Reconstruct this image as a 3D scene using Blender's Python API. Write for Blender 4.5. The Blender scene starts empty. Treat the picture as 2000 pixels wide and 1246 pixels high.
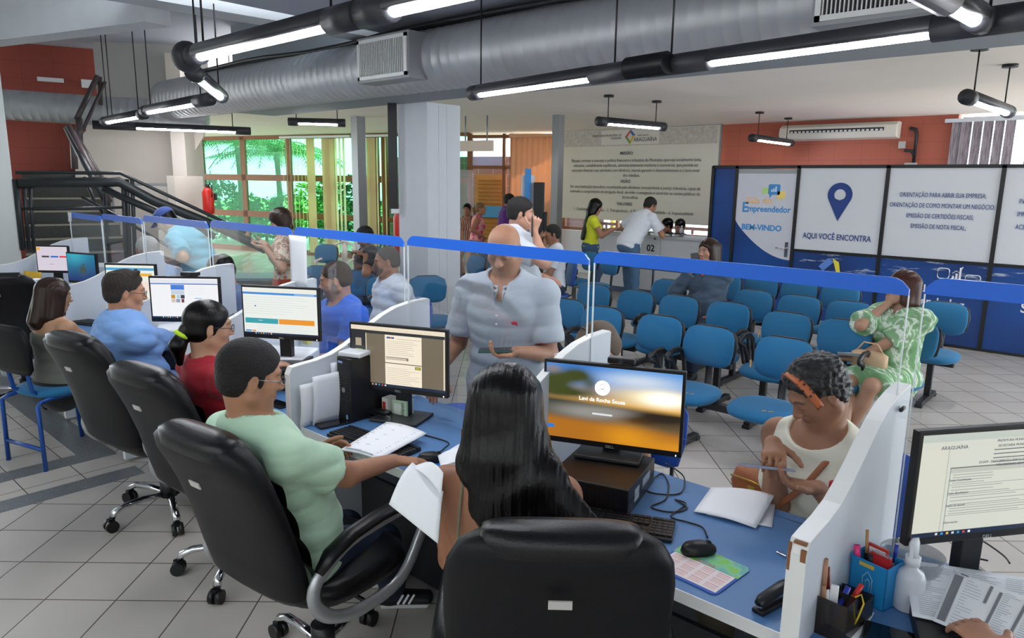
import bpy, bmesh, math, random
import numpy as np
from mathutils import Vector, Matrix, Euler
SC = bpy.context.scene
COL = SC.collection
rad = math.radians
# ---------------------------------------------------------------- camera
FPX, CZ, PITCH, ROLL, YAW = 1395.5, 1.85, .1904, -.0142, rad(42)
_c, _s, _cr, _sr, _cy, _sy = math.cos(PITCH), math.sin(PITCH), math.cos(ROLL), math.sin(ROLL), math.cos(YAW), math.sin(YAW)
def _yw(v): return Vector((v[0]*_cy - v[1]*_sy, v[0]*_sy + v[1]*_cy, v[2]))
_R, _U, _F = _yw((_cr, -_sr*_s, -_sr*_c)), _yw((_sr, _cr*_s, _cr*_c)), _yw((0, _c, -_s))
cam_data = bpy.data.cameras.new('camera'); cam = bpy.data.objects.new('camera', cam_data); COL.objects.link(cam)
cam_data.sensor_width = 36; cam_data.lens = FPX/2000*36; cam_data.clip_start = .05; cam_data.clip_end = 200
cam.matrix_world = Matrix(((_R.x, _U.x, -_F.x, 0), (_R.y, _U.y, -_F.y, 0), (_R.z, _U.z, -_F.z, CZ), (0, 0, 0, 1)))
SC.camera = cam
def ray(x, y): return _F*FPX + _R*(x - 1000) - _U*(y - 623)
def atZ(x, y, z):                      # survey helpers: where a sight line meets a height, a wall, or a distance
    r = ray(x, y); return r*((z - CZ)/r.z) + Vector((0, 0, CZ))
def atY(x, y, v):
    r = ray(x, y); return r*(v/r.y) + Vector((0, 0, CZ))
def atX(x, y, v):
    r = ray(x, y); return r*(v/r.x) + Vector((0, 0, CZ))
def atD(x, y, d):
    r = ray(x, y); return r*(d/math.hypot(r.x, r.y)) + Vector((0, 0, CZ))
# ---------------------------------------------------------------- view, sky, sun
SC.view_settings.view_transform = 'Standard'; SC.view_settings.look = 'None'
SC.view_settings.gamma = 1; SC.view_settings.use_curve_mapping = False
SC.view_settings.exposure = .55
world = bpy.data.worlds.new('daylight'); SC.world = world; world.use_nodes = True
_bg = world.node_tree.nodes['Background']; _bg.inputs[0].default_value = (.86, .94, 1.0, 1); _bg.inputs[1].default_value = 4.2
_sun = bpy.data.lights.new('sun', 'SUN'); _sun.energy = 4.5; _sun.angle = .01; _sun.color = (1, .95, .85)
sun = bpy.data.objects.new('sun', _sun); COL.objects.link(sun)
sun.rotation_euler = Vector((.35, -.75, -.95)).to_track_quat('-Z', 'Y').to_euler()
TUBE_W = 56.0; SCREEN_W = .62
# ---------------------------------------------------------------- helpers
def lin(h):
    if isinstance(h, str):
        h = h.lstrip('#'); v = [int(h[i:i+2], 16)/255 for i in (0, 2, 4)]
    else: v = [c/255 for c in h]
    return tuple(((c + .055)/1.055)**2.4 if c > .04045 else c/12.92 for c in v) + (1,)
MATS = {}
def mat(name, col=None, rough=.5, metal=0., bump=0., bscale=80., var=.06, spec=.5, alpha=1., trans=0., ior=1.45, emit=0., coat=0., stretch=None, sss=0., attr=False, vscale=6., sheen=0.):
    if name in MATS: return MATS[name]
    m = bpy.data.materials.new(name); m.use_nodes = True; nt = m.node_tree; N = nt.nodes; L = nt.links
    b = N['Principled BSDF']; MATS[name] = m
    c = lin(col) if col is not None else (1, 1, 1, 1)
    b.inputs['Roughness'].default_value = rough; b.inputs['Metallic'].default_value = metal
    b.inputs['Specular IOR Level'].default_value = spec; b.inputs['IOR'].default_value = ior
    b.inputs['Transmission Weight'].default_value = trans; b.inputs['Alpha'].default_value = alpha
    b.inputs['Coat Weight'].default_value = coat; b.inputs['Sheen Weight'].default_value = sheen
    if sss: b.inputs['Subsurface Weight'].default_value = sss; b.inputs['Subsurface Radius'].default_value = (.02, .008, .004)
    tc = N.new('ShaderNodeTexCoord'); mp = N.new('ShaderNodeMapping'); L.new(tc.outputs['Object'], mp.inputs[0])
    if stretch: mp.inputs['Scale'].default_value = stretch
    src = None
    if attr:
        a = N.new('ShaderNodeAttribute'); a.attribute_name = 'Col'; src = a.outputs['Color']
    if var:
        n = N.new('ShaderNodeTexNoise'); n.inputs['Scale'].default_value = vscale; n.inputs['Detail'].default_value = 3; L.new(mp.outputs[0], n.inputs['Vector'])
        r = N.new('ShaderNodeMapRange'); r.inputs[3].default_value = 1 - var; r.inputs[4].default_value = 1 + var; L.new(n.outputs[0], r.inputs[0])
        mx = N.new('ShaderNodeVectorMath'); mx.operation = 'SCALE'; mx.inputs[0].default_value = c[:3]
        if src: L.new(src, mx.inputs[0])
        L.new(r.outputs[0], mx.inputs['Scale']); L.new(mx.outputs[0], b.inputs['Base Color']); src = mx.outputs[0]
    elif src: L.new(src, b.inputs['Base Color'])
    else: b.inputs['Base Color'].default_value = c
    if emit:
        b.inputs['Emission Strength'].default_value = emit
        if src: L.new(src, b.inputs['Emission Color'])
        else: b.inputs['Emission Color'].default_value = c
    if bump:
        n = N.new('ShaderNodeTexNoise'); n.inputs['Scale'].default_value = bscale; n.inputs['Detail'].default_value = 4; L.new(mp.outputs[0], n.inputs['Vector'])
        bp = N.new('ShaderNodeBump'); bp.inputs['Strength'].default_value = bump; bp.inputs['Distance'].default_value = .01
        L.new(n.outputs[0], bp.inputs['Height']); L.new(bp.outputs[0], b.inputs['Normal'])
    return m
def ramp(nt, fac, stops):
    r = nt.nodes.new('ShaderNodeValToRGB'); e = r.color_ramp.elements
    while len(e) < len(stops): e.new(.5)
    for i, (p, c) in enumerate(stops): e[i].position = p; e[i].color = lin(c)
    nt.links.new(fac, r.inputs[0]); return r.outputs[0]
def patmat(name, kind, scale, stops, rough=.7, stretch=(1, 1, 1), bump=0., emit=0., detail=3.):
    if name in MATS: return MATS[name]
    m = mat(name, '#ffffff', rough, var=0); nt = m.node_tree; N, L = nt.nodes, nt.links
    mp = [n for n in N if n.type == 'MAPPING'][0]; mp.inputs['Scale'].default_value = stretch
    t = N.new({'noise': 'ShaderNodeTexNoise', 'voronoi': 'ShaderNodeTexVoronoi', 'wave': 'ShaderNodeTexWave'}[kind]); t.inputs['Scale'].default_value = scale
    if kind == 'noise': t.inputs['Detail'].default_value = detail
    if kind == 'wave': t.inputs['Distortion'].default_value = detail
    L.new(mp.outputs[0], t.inputs['Vector']); b = N['Principled BSDF']
    o = ramp(nt, t.outputs['Fac'] if kind != 'voronoi' else t.outputs['Distance'], stops); L.new(o, b.inputs['Base Color'])
    if emit: L.new(o, b.inputs['Emission Color']); b.inputs['Emission Strength'].default_value = emit
    if bump:
        bp = N.new('ShaderNodeBump'); bp.inputs['Strength'].default_value = bump; bp.inputs['Distance'].default_value = .01
        L.new(t.outputs[0], bp.inputs['Height']); L.new(bp.outputs[0], b.inputs['Normal'])
    return m
V3 = Vector
class MB:
    def __init__(s): s.v = []; s.f = []; s.m = []; s.c = None; s.sm = []
    def add(s, vs, fs, mi=0, smooth=False):
        o = len(s.v); s.v += [tuple(v) for v in vs]
        for f in fs: s.f.append(tuple(i + o for i in f)); s.m.append(mi); s.sm.append(smooth)
        return s
    def box(s, c, d, R=None, mi=0, ch=0.):
        x, y, z = d[0]/2, d[1]/2, d[2]/2
        vs = [V3((a, b, e)) for e in (-z, z) for b in (-y, y) for a in (-x, x)]
        M = R.to_matrix() if isinstance(R, Euler) else (R or Matrix.Identity(3))
        return s.add([M @ v + V3(c) for v in vs], [(0, 2, 3, 1), (4, 5, 7, 6), (0, 1, 5, 4), (2, 6, 7, 3), (0, 4, 6, 2), (1, 3, 7, 5)], mi)
    def span(s, a, b, mi=0):
        return s.box([(a[i] + b[i])/2 for i in range(3)], [abs(a[i] - b[i]) for i in range(3)], mi=mi)
    def beam(s, a, b, w, h, mi=0, up=(0, 0, 1)):
        a, b = V3(a), V3(b); n = (b - a).normalized(); sd = n.cross(V3(up))
        if sd.length < 1e-4: sd = V3((1, 0, 0))
        sd.normalize(); u = sd.cross(n)
        vs = [p + sd*(w/2*i) + u*(h/2*j) for p in (a, b) for i, j in ((-1, -1), (1, -1), (1, 1), (-1, 1))]
        return s.add(vs, [(0, 1, 2, 3), (7, 6, 5, 4), (0, 4, 5, 1), (1, 5, 6, 2), (2, 6, 7, 3), (3, 7, 4, 0)], mi)
    def sweep(s, path, rx, ry=None, n=10, closed=False, mi=0, up=(0, 0, 1), cap=True, radii=None):
        ry = ry or rx; P = [V3(p) for p in path]; k = len(P); vs = []; pu = V3(up)
        for i, p in enumerate(P):
            a = P[(i - 1) % k] if (closed or i) else p; b = P[(i + 1) % k] if (closed or i < k - 1) else p
            t = (b - a).normalized(); sd = t.cross(pu)
            if sd.length < 1e-3: sd = t.cross(V3((0, 1, 0)) if abs(t.y) < .9 else V3((1, 0, 0)))
            sd.normalize(); u = sd.cross(t).normalized(); q = radii[i] if radii else 1
            vs += [p + sd*(rx*q*math.cos(2*math.pi*j/n)) + u*(ry*q*math.sin(2*math.pi*j/n)) for j in range(n)]
        fs = []
        for i in range(k if closed else k - 1):
            for j in range(n):
                a, b = i*n + j, i*n + (j + 1) % n; c, d = ((i + 1) % k)*n + (j + 1) % n, ((i + 1) % k)*n + j
                fs.append((a, b, c, d))
        o = len(s.v); s.add(vs, fs, mi, True)
        if cap and not closed:
            for e in (list(range(n))[::-1], [(k - 1)*n + j for j in range(n)]): s.f.append(tuple(o + i for i in e)); s.m.append(mi); s.sm.append(False)
        return s
    def cyl(s, a, b, r, r2=None, n=16, mi=0): return s.sweep([a, b], r, n=n, mi=mi, radii=[1, (r2 if r2 is not None else r)/r])
    def loft(s, rings, cap=True, mi=0, smooth=True):
        n = len(rings[0]); vs = [p for r in rings for p in r]; fs = []
        for i in range(len(rings) - 1):
            for j in range(n): fs.append((i*n + j, i*n + (j + 1) % n, (i + 1)*n + (j + 1) % n, (i + 1)*n + j))
        if cap: fs += [tuple(range(n))[::-1], tuple((len(rings) - 1)*n + j for j in range(n))]
        return s.add(vs, fs, mi, smooth)
    def lathe(s, prof, c=(0, 0, 0), n=24, mi=0):
        return s.loft([[V3((c[0] + r*math.cos(2*math.pi*j/n), c[1] + r*math.sin(2*math.pi*j/n), c[2] + z)) for j in range(n)] for r, z in prof], mi=mi)
    def ell(s, c, r, nu=16, nv=10, R=None, mi=0):
        M = R.to_matrix() if R else Matrix.Identity(3)
        rings = []
        for i in range(nv + 1):
            t = math.pi*(i + .02*(i == 0) - .02*(i == nv))/nv
            rings.append([V3(c) + M @ V3((r[0]*math.sin(t)*math.cos(2*math.pi*j/nu), r[1]*math.sin(t)*math.sin(2*math.pi*j/nu), -r[2]*math.cos(t))) for j in range(nu)])
        return s.loft(rings, mi=mi)
    def prism(s, poly, fr, h, mi=0, smooth=False):       # poly 2-D, fr = (origin, ux, uy), thickness along ux x uy
        o, ux, uy = V3(fr[0]), V3(fr[1]), V3(fr[2]); n = ux.cross(uy).normalized()
        a = [o + ux*p[0] + uy*p[1] for p in poly]; b = [p + n*h for p in a]; k = len(a)
        s.add(a + b, [tuple(range(k))[::-1], tuple(range(k, 2*k))] + [(i, (i + 1) % k, k + (i + 1) % k, k + i) for i in range(k)], mi); return s
    def grid(s, fn, nu, nv, mi=0, smooth=True):
        vs = [fn(i/nu, j/nv) for j in range(nv + 1) for i in range(nu + 1)]
        return s.add(vs, [(j*(nu+1) + i, j*(nu+1) + i + 1, (j+1)*(nu+1) + i + 1, (j+1)*(nu+1) + i) for j in range(nv) for i in range(nu)], mi, smooth)
    def build(s, name, mats, parent=None, loc=None, bev=0., sub=0, solid=0., label=None, rot=None, cols=None, wn=False):
        me = bpy.data.meshes.new(name); me.from_pydata(s.v, [], s.f); me.update()
        for m in (mats if isinstance(mats, (list, tuple)) else [mats]): me.materials.append(m)
        me.polygons.foreach_set('material_index', s.m); me.polygons.foreach_set('use_smooth', s.sm)
        if cols is not None:
            a = me.color_attributes.new('Col', 'FLOAT_COLOR', 'POINT'); a.data.foreach_set('color', np.asarray(cols, 'f').ravel())
        o = bpy.data.objects.new(name, me); COL.objects.link(o)
        if parent: o.parent = parent
        if loc: o.location = loc
        if rot: o.rotation_euler = rot
        if solid: md = o.modifiers.new('s', 'SOLIDIFY'); md.thickness = solid; md.offset = 0
        if bev: md = o.modifiers.new('b', 'BEVEL'); md.width = bev; md.segments = 2; md.limit_method = 'ANGLE'; md.angle_limit = rad(40); md.harden_normals = False
        if sub: md = o.modifiers.new('u', 'SUBSURF'); md.levels = md.render_levels = sub
        if label: o['label'] = label
        return o
def thing(name, label, cat, loc=(0, 0, 0), rz=0., group=None, rot=None):
    o = bpy.data.objects.new(name, None); COL.objects.link(o); o.location = loc; o.rotation_euler = rot or (0, 0, rz)
    o.empty_display_size = .05
    return tag(o, label, cat, group)
def tag(o, label=None, cat=None, group=None, kind=None):
    if label: o['label'] = label
    if cat: o['category'] = cat
    if group: o['group'] = group
    if kind: o['kind'] = kind
    return o
def struct(o): o['kind'] = 'structure'; return o
def copy_tree(o, parent=None):
    c = o.copy(); COL.objects.link(c)
    if parent: c.parent = parent
    for ch in list(KIDS(o)): copy_tree(ch, c)
    return c
def KIDS(o): return [x for x in o.children]
def rrect(w, h, r, n=5, cx=0., cy=0.):
    out = []
    for k, (sx, sy) in enumerate(((1, 1), (-1, 1), (-1, -1), (1, -1))):
        for i in range(n + 1):
            a = math.pi/2*(k + i/n); out.append((cx + sx*(w/2 - r) + r*math.cos(a), cy + sy*(h/2 - r) + r*math.sin(a)))
    return out
def text(s, size, loc, m, parent=None, rot=(math.pi/2, 0, 0), align='CENTER', ext=.0008, name='lettering', space=1.0, xs=1.0, off=0.):
    cu = bpy.data.curves.new('t', 'FONT'); cu.body = s; cu.size = size; cu.align_x = align; cu.extrude = ext; cu.space_line = space; cu.offset = off; cu.resolution_u = 3
    t = bpy.data.objects.new('t', cu); COL.objects.link(t); dg = bpy.context.evaluated_depsgraph_get(); dg.update()
    me = bpy.data.meshes.new_from_object(t.evaluated_get(dg)); bpy.data.objects.remove(t); bpy.data.curves.remove(cu)
    me.materials.clear(); me.materials.append(m); o = bpy.data.objects.new(name, me); COL.objects.link(o)
    o.location = loc; o.rotation_euler = rot; o.scale = (xs, 1, 1)
    if parent: o.parent = parent
    return o
# ================================================================ materials of the room
W_WALL = mat('white_paint', '#dfe0e2', .6, bump=.05, bscale=60, var=.03)
M_CEIL = mat('ceiling_paint', '#f7efe6', .8, var=.03, vscale=2)
M_CEIL2 = mat('slab_paint', '#a9aebb', .8, var=.05, vscale=2)
M_BEAMG = mat('beam_grey', '#8f969c', .7, var=.06, vscale=2)
M_BLACK = mat('black_paint', '#17191c', .4, var=.1)
M_BLKPL = mat('black_plastic', '#141416', .38, var=.08, bump=.04, bscale=300)
M_DKGREY = mat('dark_plastic', '#2a2c30', .45, var=.08)
M_STEEL = mat('grey_steel', '#8d9193', .35, metal=.6, var=.05)
M_CHROME = mat('chrome', '#d8d8da', .12, metal=1, var=.04)
M_WHITE = mat('white_laminate', '#dadde2', .35, var=.03)
M_EDGE = mat('edge_band', '#e9eae8', .35, var=.04)
M_PAPER = mat('paper', '#f2f4f8', .7, var=.02)
M_CREAM = mat('cream_paint', '#d9cfc4', .7, var=.04)
def transl(name, c, w=.45):
    m = mat(name, c, .9, var=.06); nt = m.node_tree; b = nt.nodes['Principled BSDF']; t = nt.nodes.new('ShaderNodeBsdfTranslucent'); t.inputs[0].default_value = lin(c); x = nt.nodes.new('ShaderNodeMixShader'); x.inputs[0].default_value = w
    nt.links.new(b.outputs[0], x.inputs[1]); nt.links.new(t.outputs[0], x.inputs[2]); nt.links.new(x.outputs[0], nt.nodes['Material Output'].inputs[0]); return m
def tile_floor(name, rot, t, off, col, col2):
    m = bpy.data.materials.new(name); m.use_nodes = True; nt = m.node_tree; N, L = nt.nodes, nt.links; b = N['Principled BSDF']
    tc = N.new('ShaderNodeTexCoord'); mp = N.new('ShaderNodeMapping'); L.new(tc.outputs['Object'], mp.inputs[0])
    mp.inputs['Scale'].default_value = (1/t[0], 1/t[1], 1)
    r0 = N.new('ShaderNodeMapping'); r0.inputs['Rotation'].default_value = (0, 0, -rot); L.new(tc.outputs['Object'], r0.inputs[0]); L.new(r0.outputs[0], mp.inputs[0])
    mp.inputs['Location'].default_value = (-off[0], -off[1], 0)
    br = N.new('ShaderNodeTexBrick'); br.offset = 0; br.squash = 1; L.new(mp.outputs[0], br.inputs[0])
    for k, v in (('Scale', 1), ('Brick Width', 1), ('Row Height', 1), ('Mortar Size', .011), ('Mortar Smooth', .25), ('Bias', 0)): br.inputs[k].default_value = v
    br.inputs['Color1'].default_value = lin(col); br.inputs['Color2'].default_value = lin(col2); br.inputs['Mortar'].default_value = lin('#5e524a')
    n = N.new('ShaderNodeTexNoise'); n.inputs['Scale'].default_value = 2.5; n.inputs['Detail'].default_value = 5; L.new(tc.outputs['Object'], n.inputs[0])
    mr = N.new('ShaderNodeMapRange'); mr.inputs[3].default_value = .86; mr.inputs[4].default_value = 1.08; L.new(n.outputs[0], mr.inputs[0])
    mx = N.new('ShaderNodeVectorMath'); mx.operation = 'SCALE'; L.new(br.outputs['Color'], mx.inputs[0]); L.new(mr.outputs[0], mx.inputs['Scale']); L.new(mx.outputs[0], b.inputs['Base Color'])
    b.inputs['Roughness'].default_value = .27; b.inputs['Specular IOR Level'].default_value = .45
    bp = N.new('ShaderNodeBump'); bp.inputs['Strength'].default_value = .35; bp.inputs['Distance'].default_value = .004; bp.invert = True
    L.new(br.outputs['Fac'], bp.inputs['Height']); L.new(bp.outputs[0], b.inputs['Normal']); return m
T = .3143
M_TILE = tile_floor('floor_tile', YAW + .0069, (T, T), (.528, .177), '#c3bdb6', '#bab4ad')
M_TILE2 = tile_floor('floor_tile_square', 0, (.31, .31), (.4, .3), '#c9c3ba', '#c0bab1')
M_GRAN = patmat('granite', 'noise', 160, [(.35, '#55575a'), (.6, '#83868a')], .35)
# floor
def slab(name, a, b, m, **k): return struct(MB().span(a, b).build(name, m, **k))
slab('floor', (-4.57, -3, -.1), (6, 12, 0), M_TILE)
slab('floor_far', (-30, 1.62, -.1), (-4.57, 14, 0), M_TILE)
slab('floor_left', (-30, -3, -.1), (-4.57, 1.62, 0), M_TILE2)
for i, (a, b) in enumerate((((-4.74, -1), (-4.57, 1.62)), ((-5.21, -1), (-5.04, 1.62)), ((-12, 1.42), (-5.21, 1.62)))):
    slab('trim_%d' % (i + 1), (a[0], a[1], -.01), (b[0], b[1], .0012), M_GRAN)
# ceilings and beam
slab('wall_front_unseen', (-36, -3.2, 0), (6.2, -3, 3.9), mat('unseen_wall_paint', '#b9bab8', .8, var=.03))  # unseen wall added to block sky light and its reflection in the acrylic
slab('wall_right_unseen', (6, -3, 0), (6.2, 5.3, 3.9), mat('unseen_wall_paint', '#b9bab8', .8, var=.03))  # unseen side wall, also added to close off the sky light
slab('ceiling', (-12.5, 4.75, 2.87), (4, 12.2, 3.0), M_CEIL)
_pts = [(-23, 5.5), (-12.5, 5.5), (-12.5, 12.2), (-9.0, 12.2), (-9.3, 11.9), (-19.3, 8.9), (-23, 8)]
struct(MB().prism([(-23, 4.2), (-12.5, 4.2), (-12.5, 10.75), (-13.25, 10.4), (-19.2, 8.72), (-23, 7.6)], ((0, 0, 2.87), (1, 0, 0), (0, 1, 0)), .13).build('ceiling_west', M_CEIL))
slab('ceiling_near', (-5.6, -1.6, 3.18), (5, 4.75, 3.3), M_CEIL2)
slab('ceiling_left', (-16, -3, 3.75), (-5.6, 6.2, 3.9), M_CEIL2)
slab('beam_long', (-9.2, 4.75, 2.68), (5, 5.3, 3.75), M_BEAMG)
struct(MB().beam((-6.3, -2, 3.22), (-5.75, 4.75, 3.22), .28, .16).build('beam_cross', mat('beam_pale', '#c9ccd0', .7)))
struct(MB().beam((-12.5, 1.3, 3.35), (-6.1, 2.55, 3.2), .22, .34).build('beam_diagonal', mat('beam_pale', '#c9ccd0', .7)))
# central column
cc = atD(836, 500, 8.05)
M_COLM = mat('column_paint', '#ccd1d8', .55, var=.04)
cb = MB().span((cc.x, cc.y, 0), (cc.x - .5, cc.y + .5, 2.68)); 
for dx in (.17, .29): cb.box((cc.x + 0.0, cc.y + dx, 1.3), (.014, .012, 2.7))
struct(cb.build('column_central', M_COLM, bev=.006))
# left foreground column
lc = atD(41, 490, 9.0)
struct(MB().span((lc.x, lc.y, 0), (lc.x - 1.2, lc.y - 1.0, 3.75)).build('column_left', mat('column_left_paint', '#c4c8c6', .55, var=.04), bev=.006))
def steel_pillar(name, px, y, d, w, h=2.87):
    p = atD(px, y, d); o = MB().span((p.x - w/2, p.y - w/2, 0), (p.x + w/2, p.y + w/2, h)).build(name, M_STEEL); struct(o); return p
steel_pillar('column_window', 702, 350, 12.6, .17)
p88 = steel_pillar('column_banner', 1088, 350, 11.5, .135)
# red wall behind the booth, and banner wall
M_RED = tile_floor('red_wall_blocks', 0, (.6, .24), (0, 0), '#b9664a', '#b4614a')
def redwall(name, a, b, n=(0, -1, 0), m=None):
    a, b = V3(a), V3(b); L = (b - a).length; o = MB().box((L/2, .1, 1.5), (L, .2, 3.0)).build(name, m or M_REDW); o.location = (a.x, a.y, 0); o.rotation_euler = (0, 0, math.atan2(b.y - a.y, b.x - a.x)); return struct(o)
M_REDW = bpy.data.materials.new('red_block_wall'); M_REDW.use_nodes = True
def _redw(m, c1, c2):
    nt = m.node_tree; N, L = nt.nodes, nt.links; b = N['Principled BSDF']; tc = N.new('ShaderNodeTexCoord'); sx = N.new('ShaderNodeSeparateXYZ'); cx = N.new('ShaderNodeCombineXYZ')
    L.new(tc.outputs['Object'], sx.inputs[0]); L.new(sx.outputs[0], cx.inputs[0]); L.new(sx.outputs[2], cx.inputs[1])
    br = N.new('ShaderNodeTexBrick'); br.offset = 0; L.new(cx.outputs[0], br.inputs[0])
    for k, v in (('Scale', 1), ('Brick Width', .4), ('Row Height', .25), ('Mortar Size', .004), ('Mortar Smooth', .4)): br.inputs[k].default_value = v
    br.inputs['Color1'].default_value = lin(c1); br.inputs['Color2'].default_value = lin(c1); br.inputs['Mortar'].default_value = lin(c2)
    L.new(br.outputs[0], b.inputs['Base Color']); b.inputs['Roughness'].default_value = .6
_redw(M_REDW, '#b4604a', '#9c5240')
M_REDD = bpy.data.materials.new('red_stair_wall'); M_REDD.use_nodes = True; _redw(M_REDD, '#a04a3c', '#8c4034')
YB = 12.0
redwall('wall_back', (-6.0, YB, 0), (-2.35, YB, 0))
# bright window strip under the banner: low parapet + glazing
wl = atX  # noqa
struct(MB().span((-9.45, YB, 0), (-6.0, YB + .15, .86)).build('wall_parapet', W_WALL))
struct(MB().span((-9.45, YB + .02, 2.82), (-6.0, YB + .15, 3.0)).build('wall_lintel', W_WALL))
def window(name, x0, x1, z0, z1, y, nx, fm, gm, fw=.06, bars=(), rot=0, org=None, xs=None):
    w = MB()
    for x in xs or [x0 + (x1 - x0)*k/nx for k in range(nx + 1)]:
        w.box((x, 0, (z0 + z1)/2), (fw, .07, z1 - z0))
    for z in (z0, z1) + tuple(bars): w.box(((x0 + x1)/2, 0, z), (x1 - x0, .07, fw))
    o = struct(w.build(name, fm)); o.location = (org[0], org[1], 0) if org else (0, y, 0); o.rotation_euler = (0, 0, rot)
    g = MB().box(((x0 + x1)/2, 0, (z0 + z1)/2), (x1 - x0, .008, z1 - z0)).build('pane', gm, parent=o)
    return o
M_WOODFR = mat('brown_frame', '#8a5a3c', .45, var=.1)
def thinglass(name, col, mix, rough=.0):
    m = bpy.data.materials.new(name); m.use_nodes = True; nt = m.node_tree; N, L = nt.nodes, nt.links; N.remove(N['Principled BSDF'])
    t = N.new('ShaderNodeBsdfTransparent'); t.inputs[0].default_value = lin(col); g = N.new('ShaderNodeBsdfGlossy'); g.inputs['Roughness'].default_value = rough
    f = N.new('ShaderNodeFresnel'); f.inputs[0].default_value = 1.45; mu = N.new('ShaderNodeMath'); mu.operation = 'MULTIPLY'; mu.inputs[1].default_value = mix; mx = N.new('ShaderNodeMixShader')
    L.new(f.outputs[0], mu.inputs[0]); L.new(mu.outputs[0], mx.inputs[0]); L.new(t.outputs[0], mx.inputs[1]); L.new(g.outputs[0], mx.inputs[2]); L.new(mx.outputs[0], N['Material Output'].inputs[0]); return m
M_GLASS = thinglass('clear_acrylic', '#fbfcfd', .16)
M_WGLASS = thinglass('green_window_glass', '#aee0c8', .3)
M_CGLASS = thinglass('clear_window_glass', '#eef4f8', .4)
window('window_1', -9.4, -6.05, .9, 2.8, YB + .06, 5, M_WOODFR, M_CGLASS)
# right window with vertical blinds
window('window_2', -2.3, 2.5, .6, 2.8, YB + .06, 4, mat('white_frame', '#e8e8ec', .4), M_CGLASS)
bl = thing('vertical_blinds', 'grey vertical slat blinds in the window right of the red wall', 'blinds', (-2.0, YB - .05, 2.78))
bm_ = MB().box((1.6, 0, 0), (4.2, .05, .05)).build('headrail', M_WHITE, bl)
M_SLAT = patmat('grey_slat_fabric', 'noise', 60, [(.3, '#6e6468'), (.7, '#a59ba0')], .9, (1, 1, .1))
for k in range(22):
    x = -.35 + k*.128
    if k in (6,): continue
    MB().box((x, 0, -.95), (.115, .004, 1.85), Euler((0, 0, .35))).build('slat', M_SLAT, bl)
# far-left window wall (oblique)
WA, WB_, WC = V3((-19.2, 8.6, 0)), V3((-13.2, 10.3, 0)), V3((-9.45, 12.0, 0))
ang1 = math.atan2(WB_.y - WA.y, WB_.x - WA.x); L1 = (WB_ - WA).length; ang2 = math.atan2(WC.y - WB_.y, WC.x - WB_.x); L2 = (WC - WB_).length
def _wx(px):
    r = ray(px, 350); d = (WB_ - WA)/L1; return (WA.x*r.y - WA.y*r.x)/(d.y*r.x - d.x*r.y)
window('window_3', 0, L1, .05, 2.85, 0, 5, M_WOODFR, M_WGLASS, .15, (.95, 1.85), ang1, WA, xs=[0, _wx(396), _wx(478), _wx(566), _wx(650), _wx(735), L1])
# entrance: doors and panes on second stretch
window('window_4', 0, L2*.5, .05, 2.85, 0, 3, M_WOODFR, M_WGLASS, .11, (.95, 1.85), ang2, WB_)
struct(MB().span((-30, 9.6, 2.85), (-9.3, 9.61, 2.86)).build('trim_9', M_WOODFR)) if 0 else None
# ================================================================ entrance opening, curtains, blinds
def on2(t, off=0.):   # point along the entrance wall
    d = (WC - WB_)/L2; return WB_ + d*t + V3((d.y, -d.x, 0))*off
def onl(t, off=0.):
    d = (WB_ - WA)/L1; return WA + d*t + V3((d.y, -d.x, 0))*off
M_SKYB = mat('purple_glass_film', '#c9c8ee', .3, var=.05)
dw = thing('entrance_frame', 'brown framed entrance with open glass door and transom behind the bald man', 'doorway', on2(L2*.5), ang2)
f_ = MB()
for x in (0, .78, .95): f_.box((x, 0, 1.42), (.06, .08, 2.84))
for z in (2.78, 2.14): f_.box((.475, 0, z), (1.0, .08, .07))
f_.build('frame', M_WOODFR, dw)
MB().box((.4, 0, 2.45), (.72, .01, .55)).build('transom_pane', mat('transom_glass', '#cfd2f2', .3, alpha=.55), dw)
dl = MB().box((.06, -.34, 1.05), (.03, .68, 2.05)); dl.build('door_leaf', mat('door_glass', '#e8ecf5', .1, alpha=.25), dw)
M_PEACH = transl('peach_curtain', '#f0c8a4', .35)
def curtain(name, label, p0, p1, z0, z1, m, n=40, amp=.02, folds=12):
    t = thing(name, label, 'curtain', (p0.x, p0.y, 0), math.atan2(p1.y - p0.y, p1.x - p0.x)); L = (p1 - p0).length
    MB().grid(lambda u, v: (u*L, amp*math.sin(u*folds*2*math.pi), z0 + (z1 - z0)*v), n*3, 1).build('fabric', m, t, solid=.004)
    MB().box((L/2, 0, z1 + .03), (L + .06, .07, .07)).build('rail', mat('peach_rail', '#d9a783', .6), t); return t
curtain('peach_curtain', 'pleated peach curtain between the entrance door and the grey pillar', on2(L2*.5 + .97, .15), on2(L2 - .02, .15), .06, 2.76, M_PEACH, folds=9)
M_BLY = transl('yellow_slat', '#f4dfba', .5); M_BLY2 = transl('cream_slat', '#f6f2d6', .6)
def vblinds(label, t0, t1, gaps, tilt, seed):
    p = onl(t0, .22); t = thing('vertical_blinds', label, 'blinds', (p.x, p.y, 0), ang1); R = random.Random(seed)
    MB().box(((t1 - t0)/2, 0, 2.80), (t1 - t0, .06, .05)).build('headrail', M_WHITE, t)
    n = int((t1 - t0)/.115)
    for k in range(n):
        x = .06 + k*.115; u = k/n
        if any(a < u < b for a, b in gaps): continue
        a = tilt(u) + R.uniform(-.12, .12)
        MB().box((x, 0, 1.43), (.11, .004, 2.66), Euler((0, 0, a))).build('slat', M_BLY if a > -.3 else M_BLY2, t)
vblinds('pale yellow vertical blinds left of the thin grey pillar', 3.35, 5.45, [(.47, .56), (.93, 1)], lambda u: -.78 if u < .36 else (.35 if u < .74 else -.5), 3)
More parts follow.
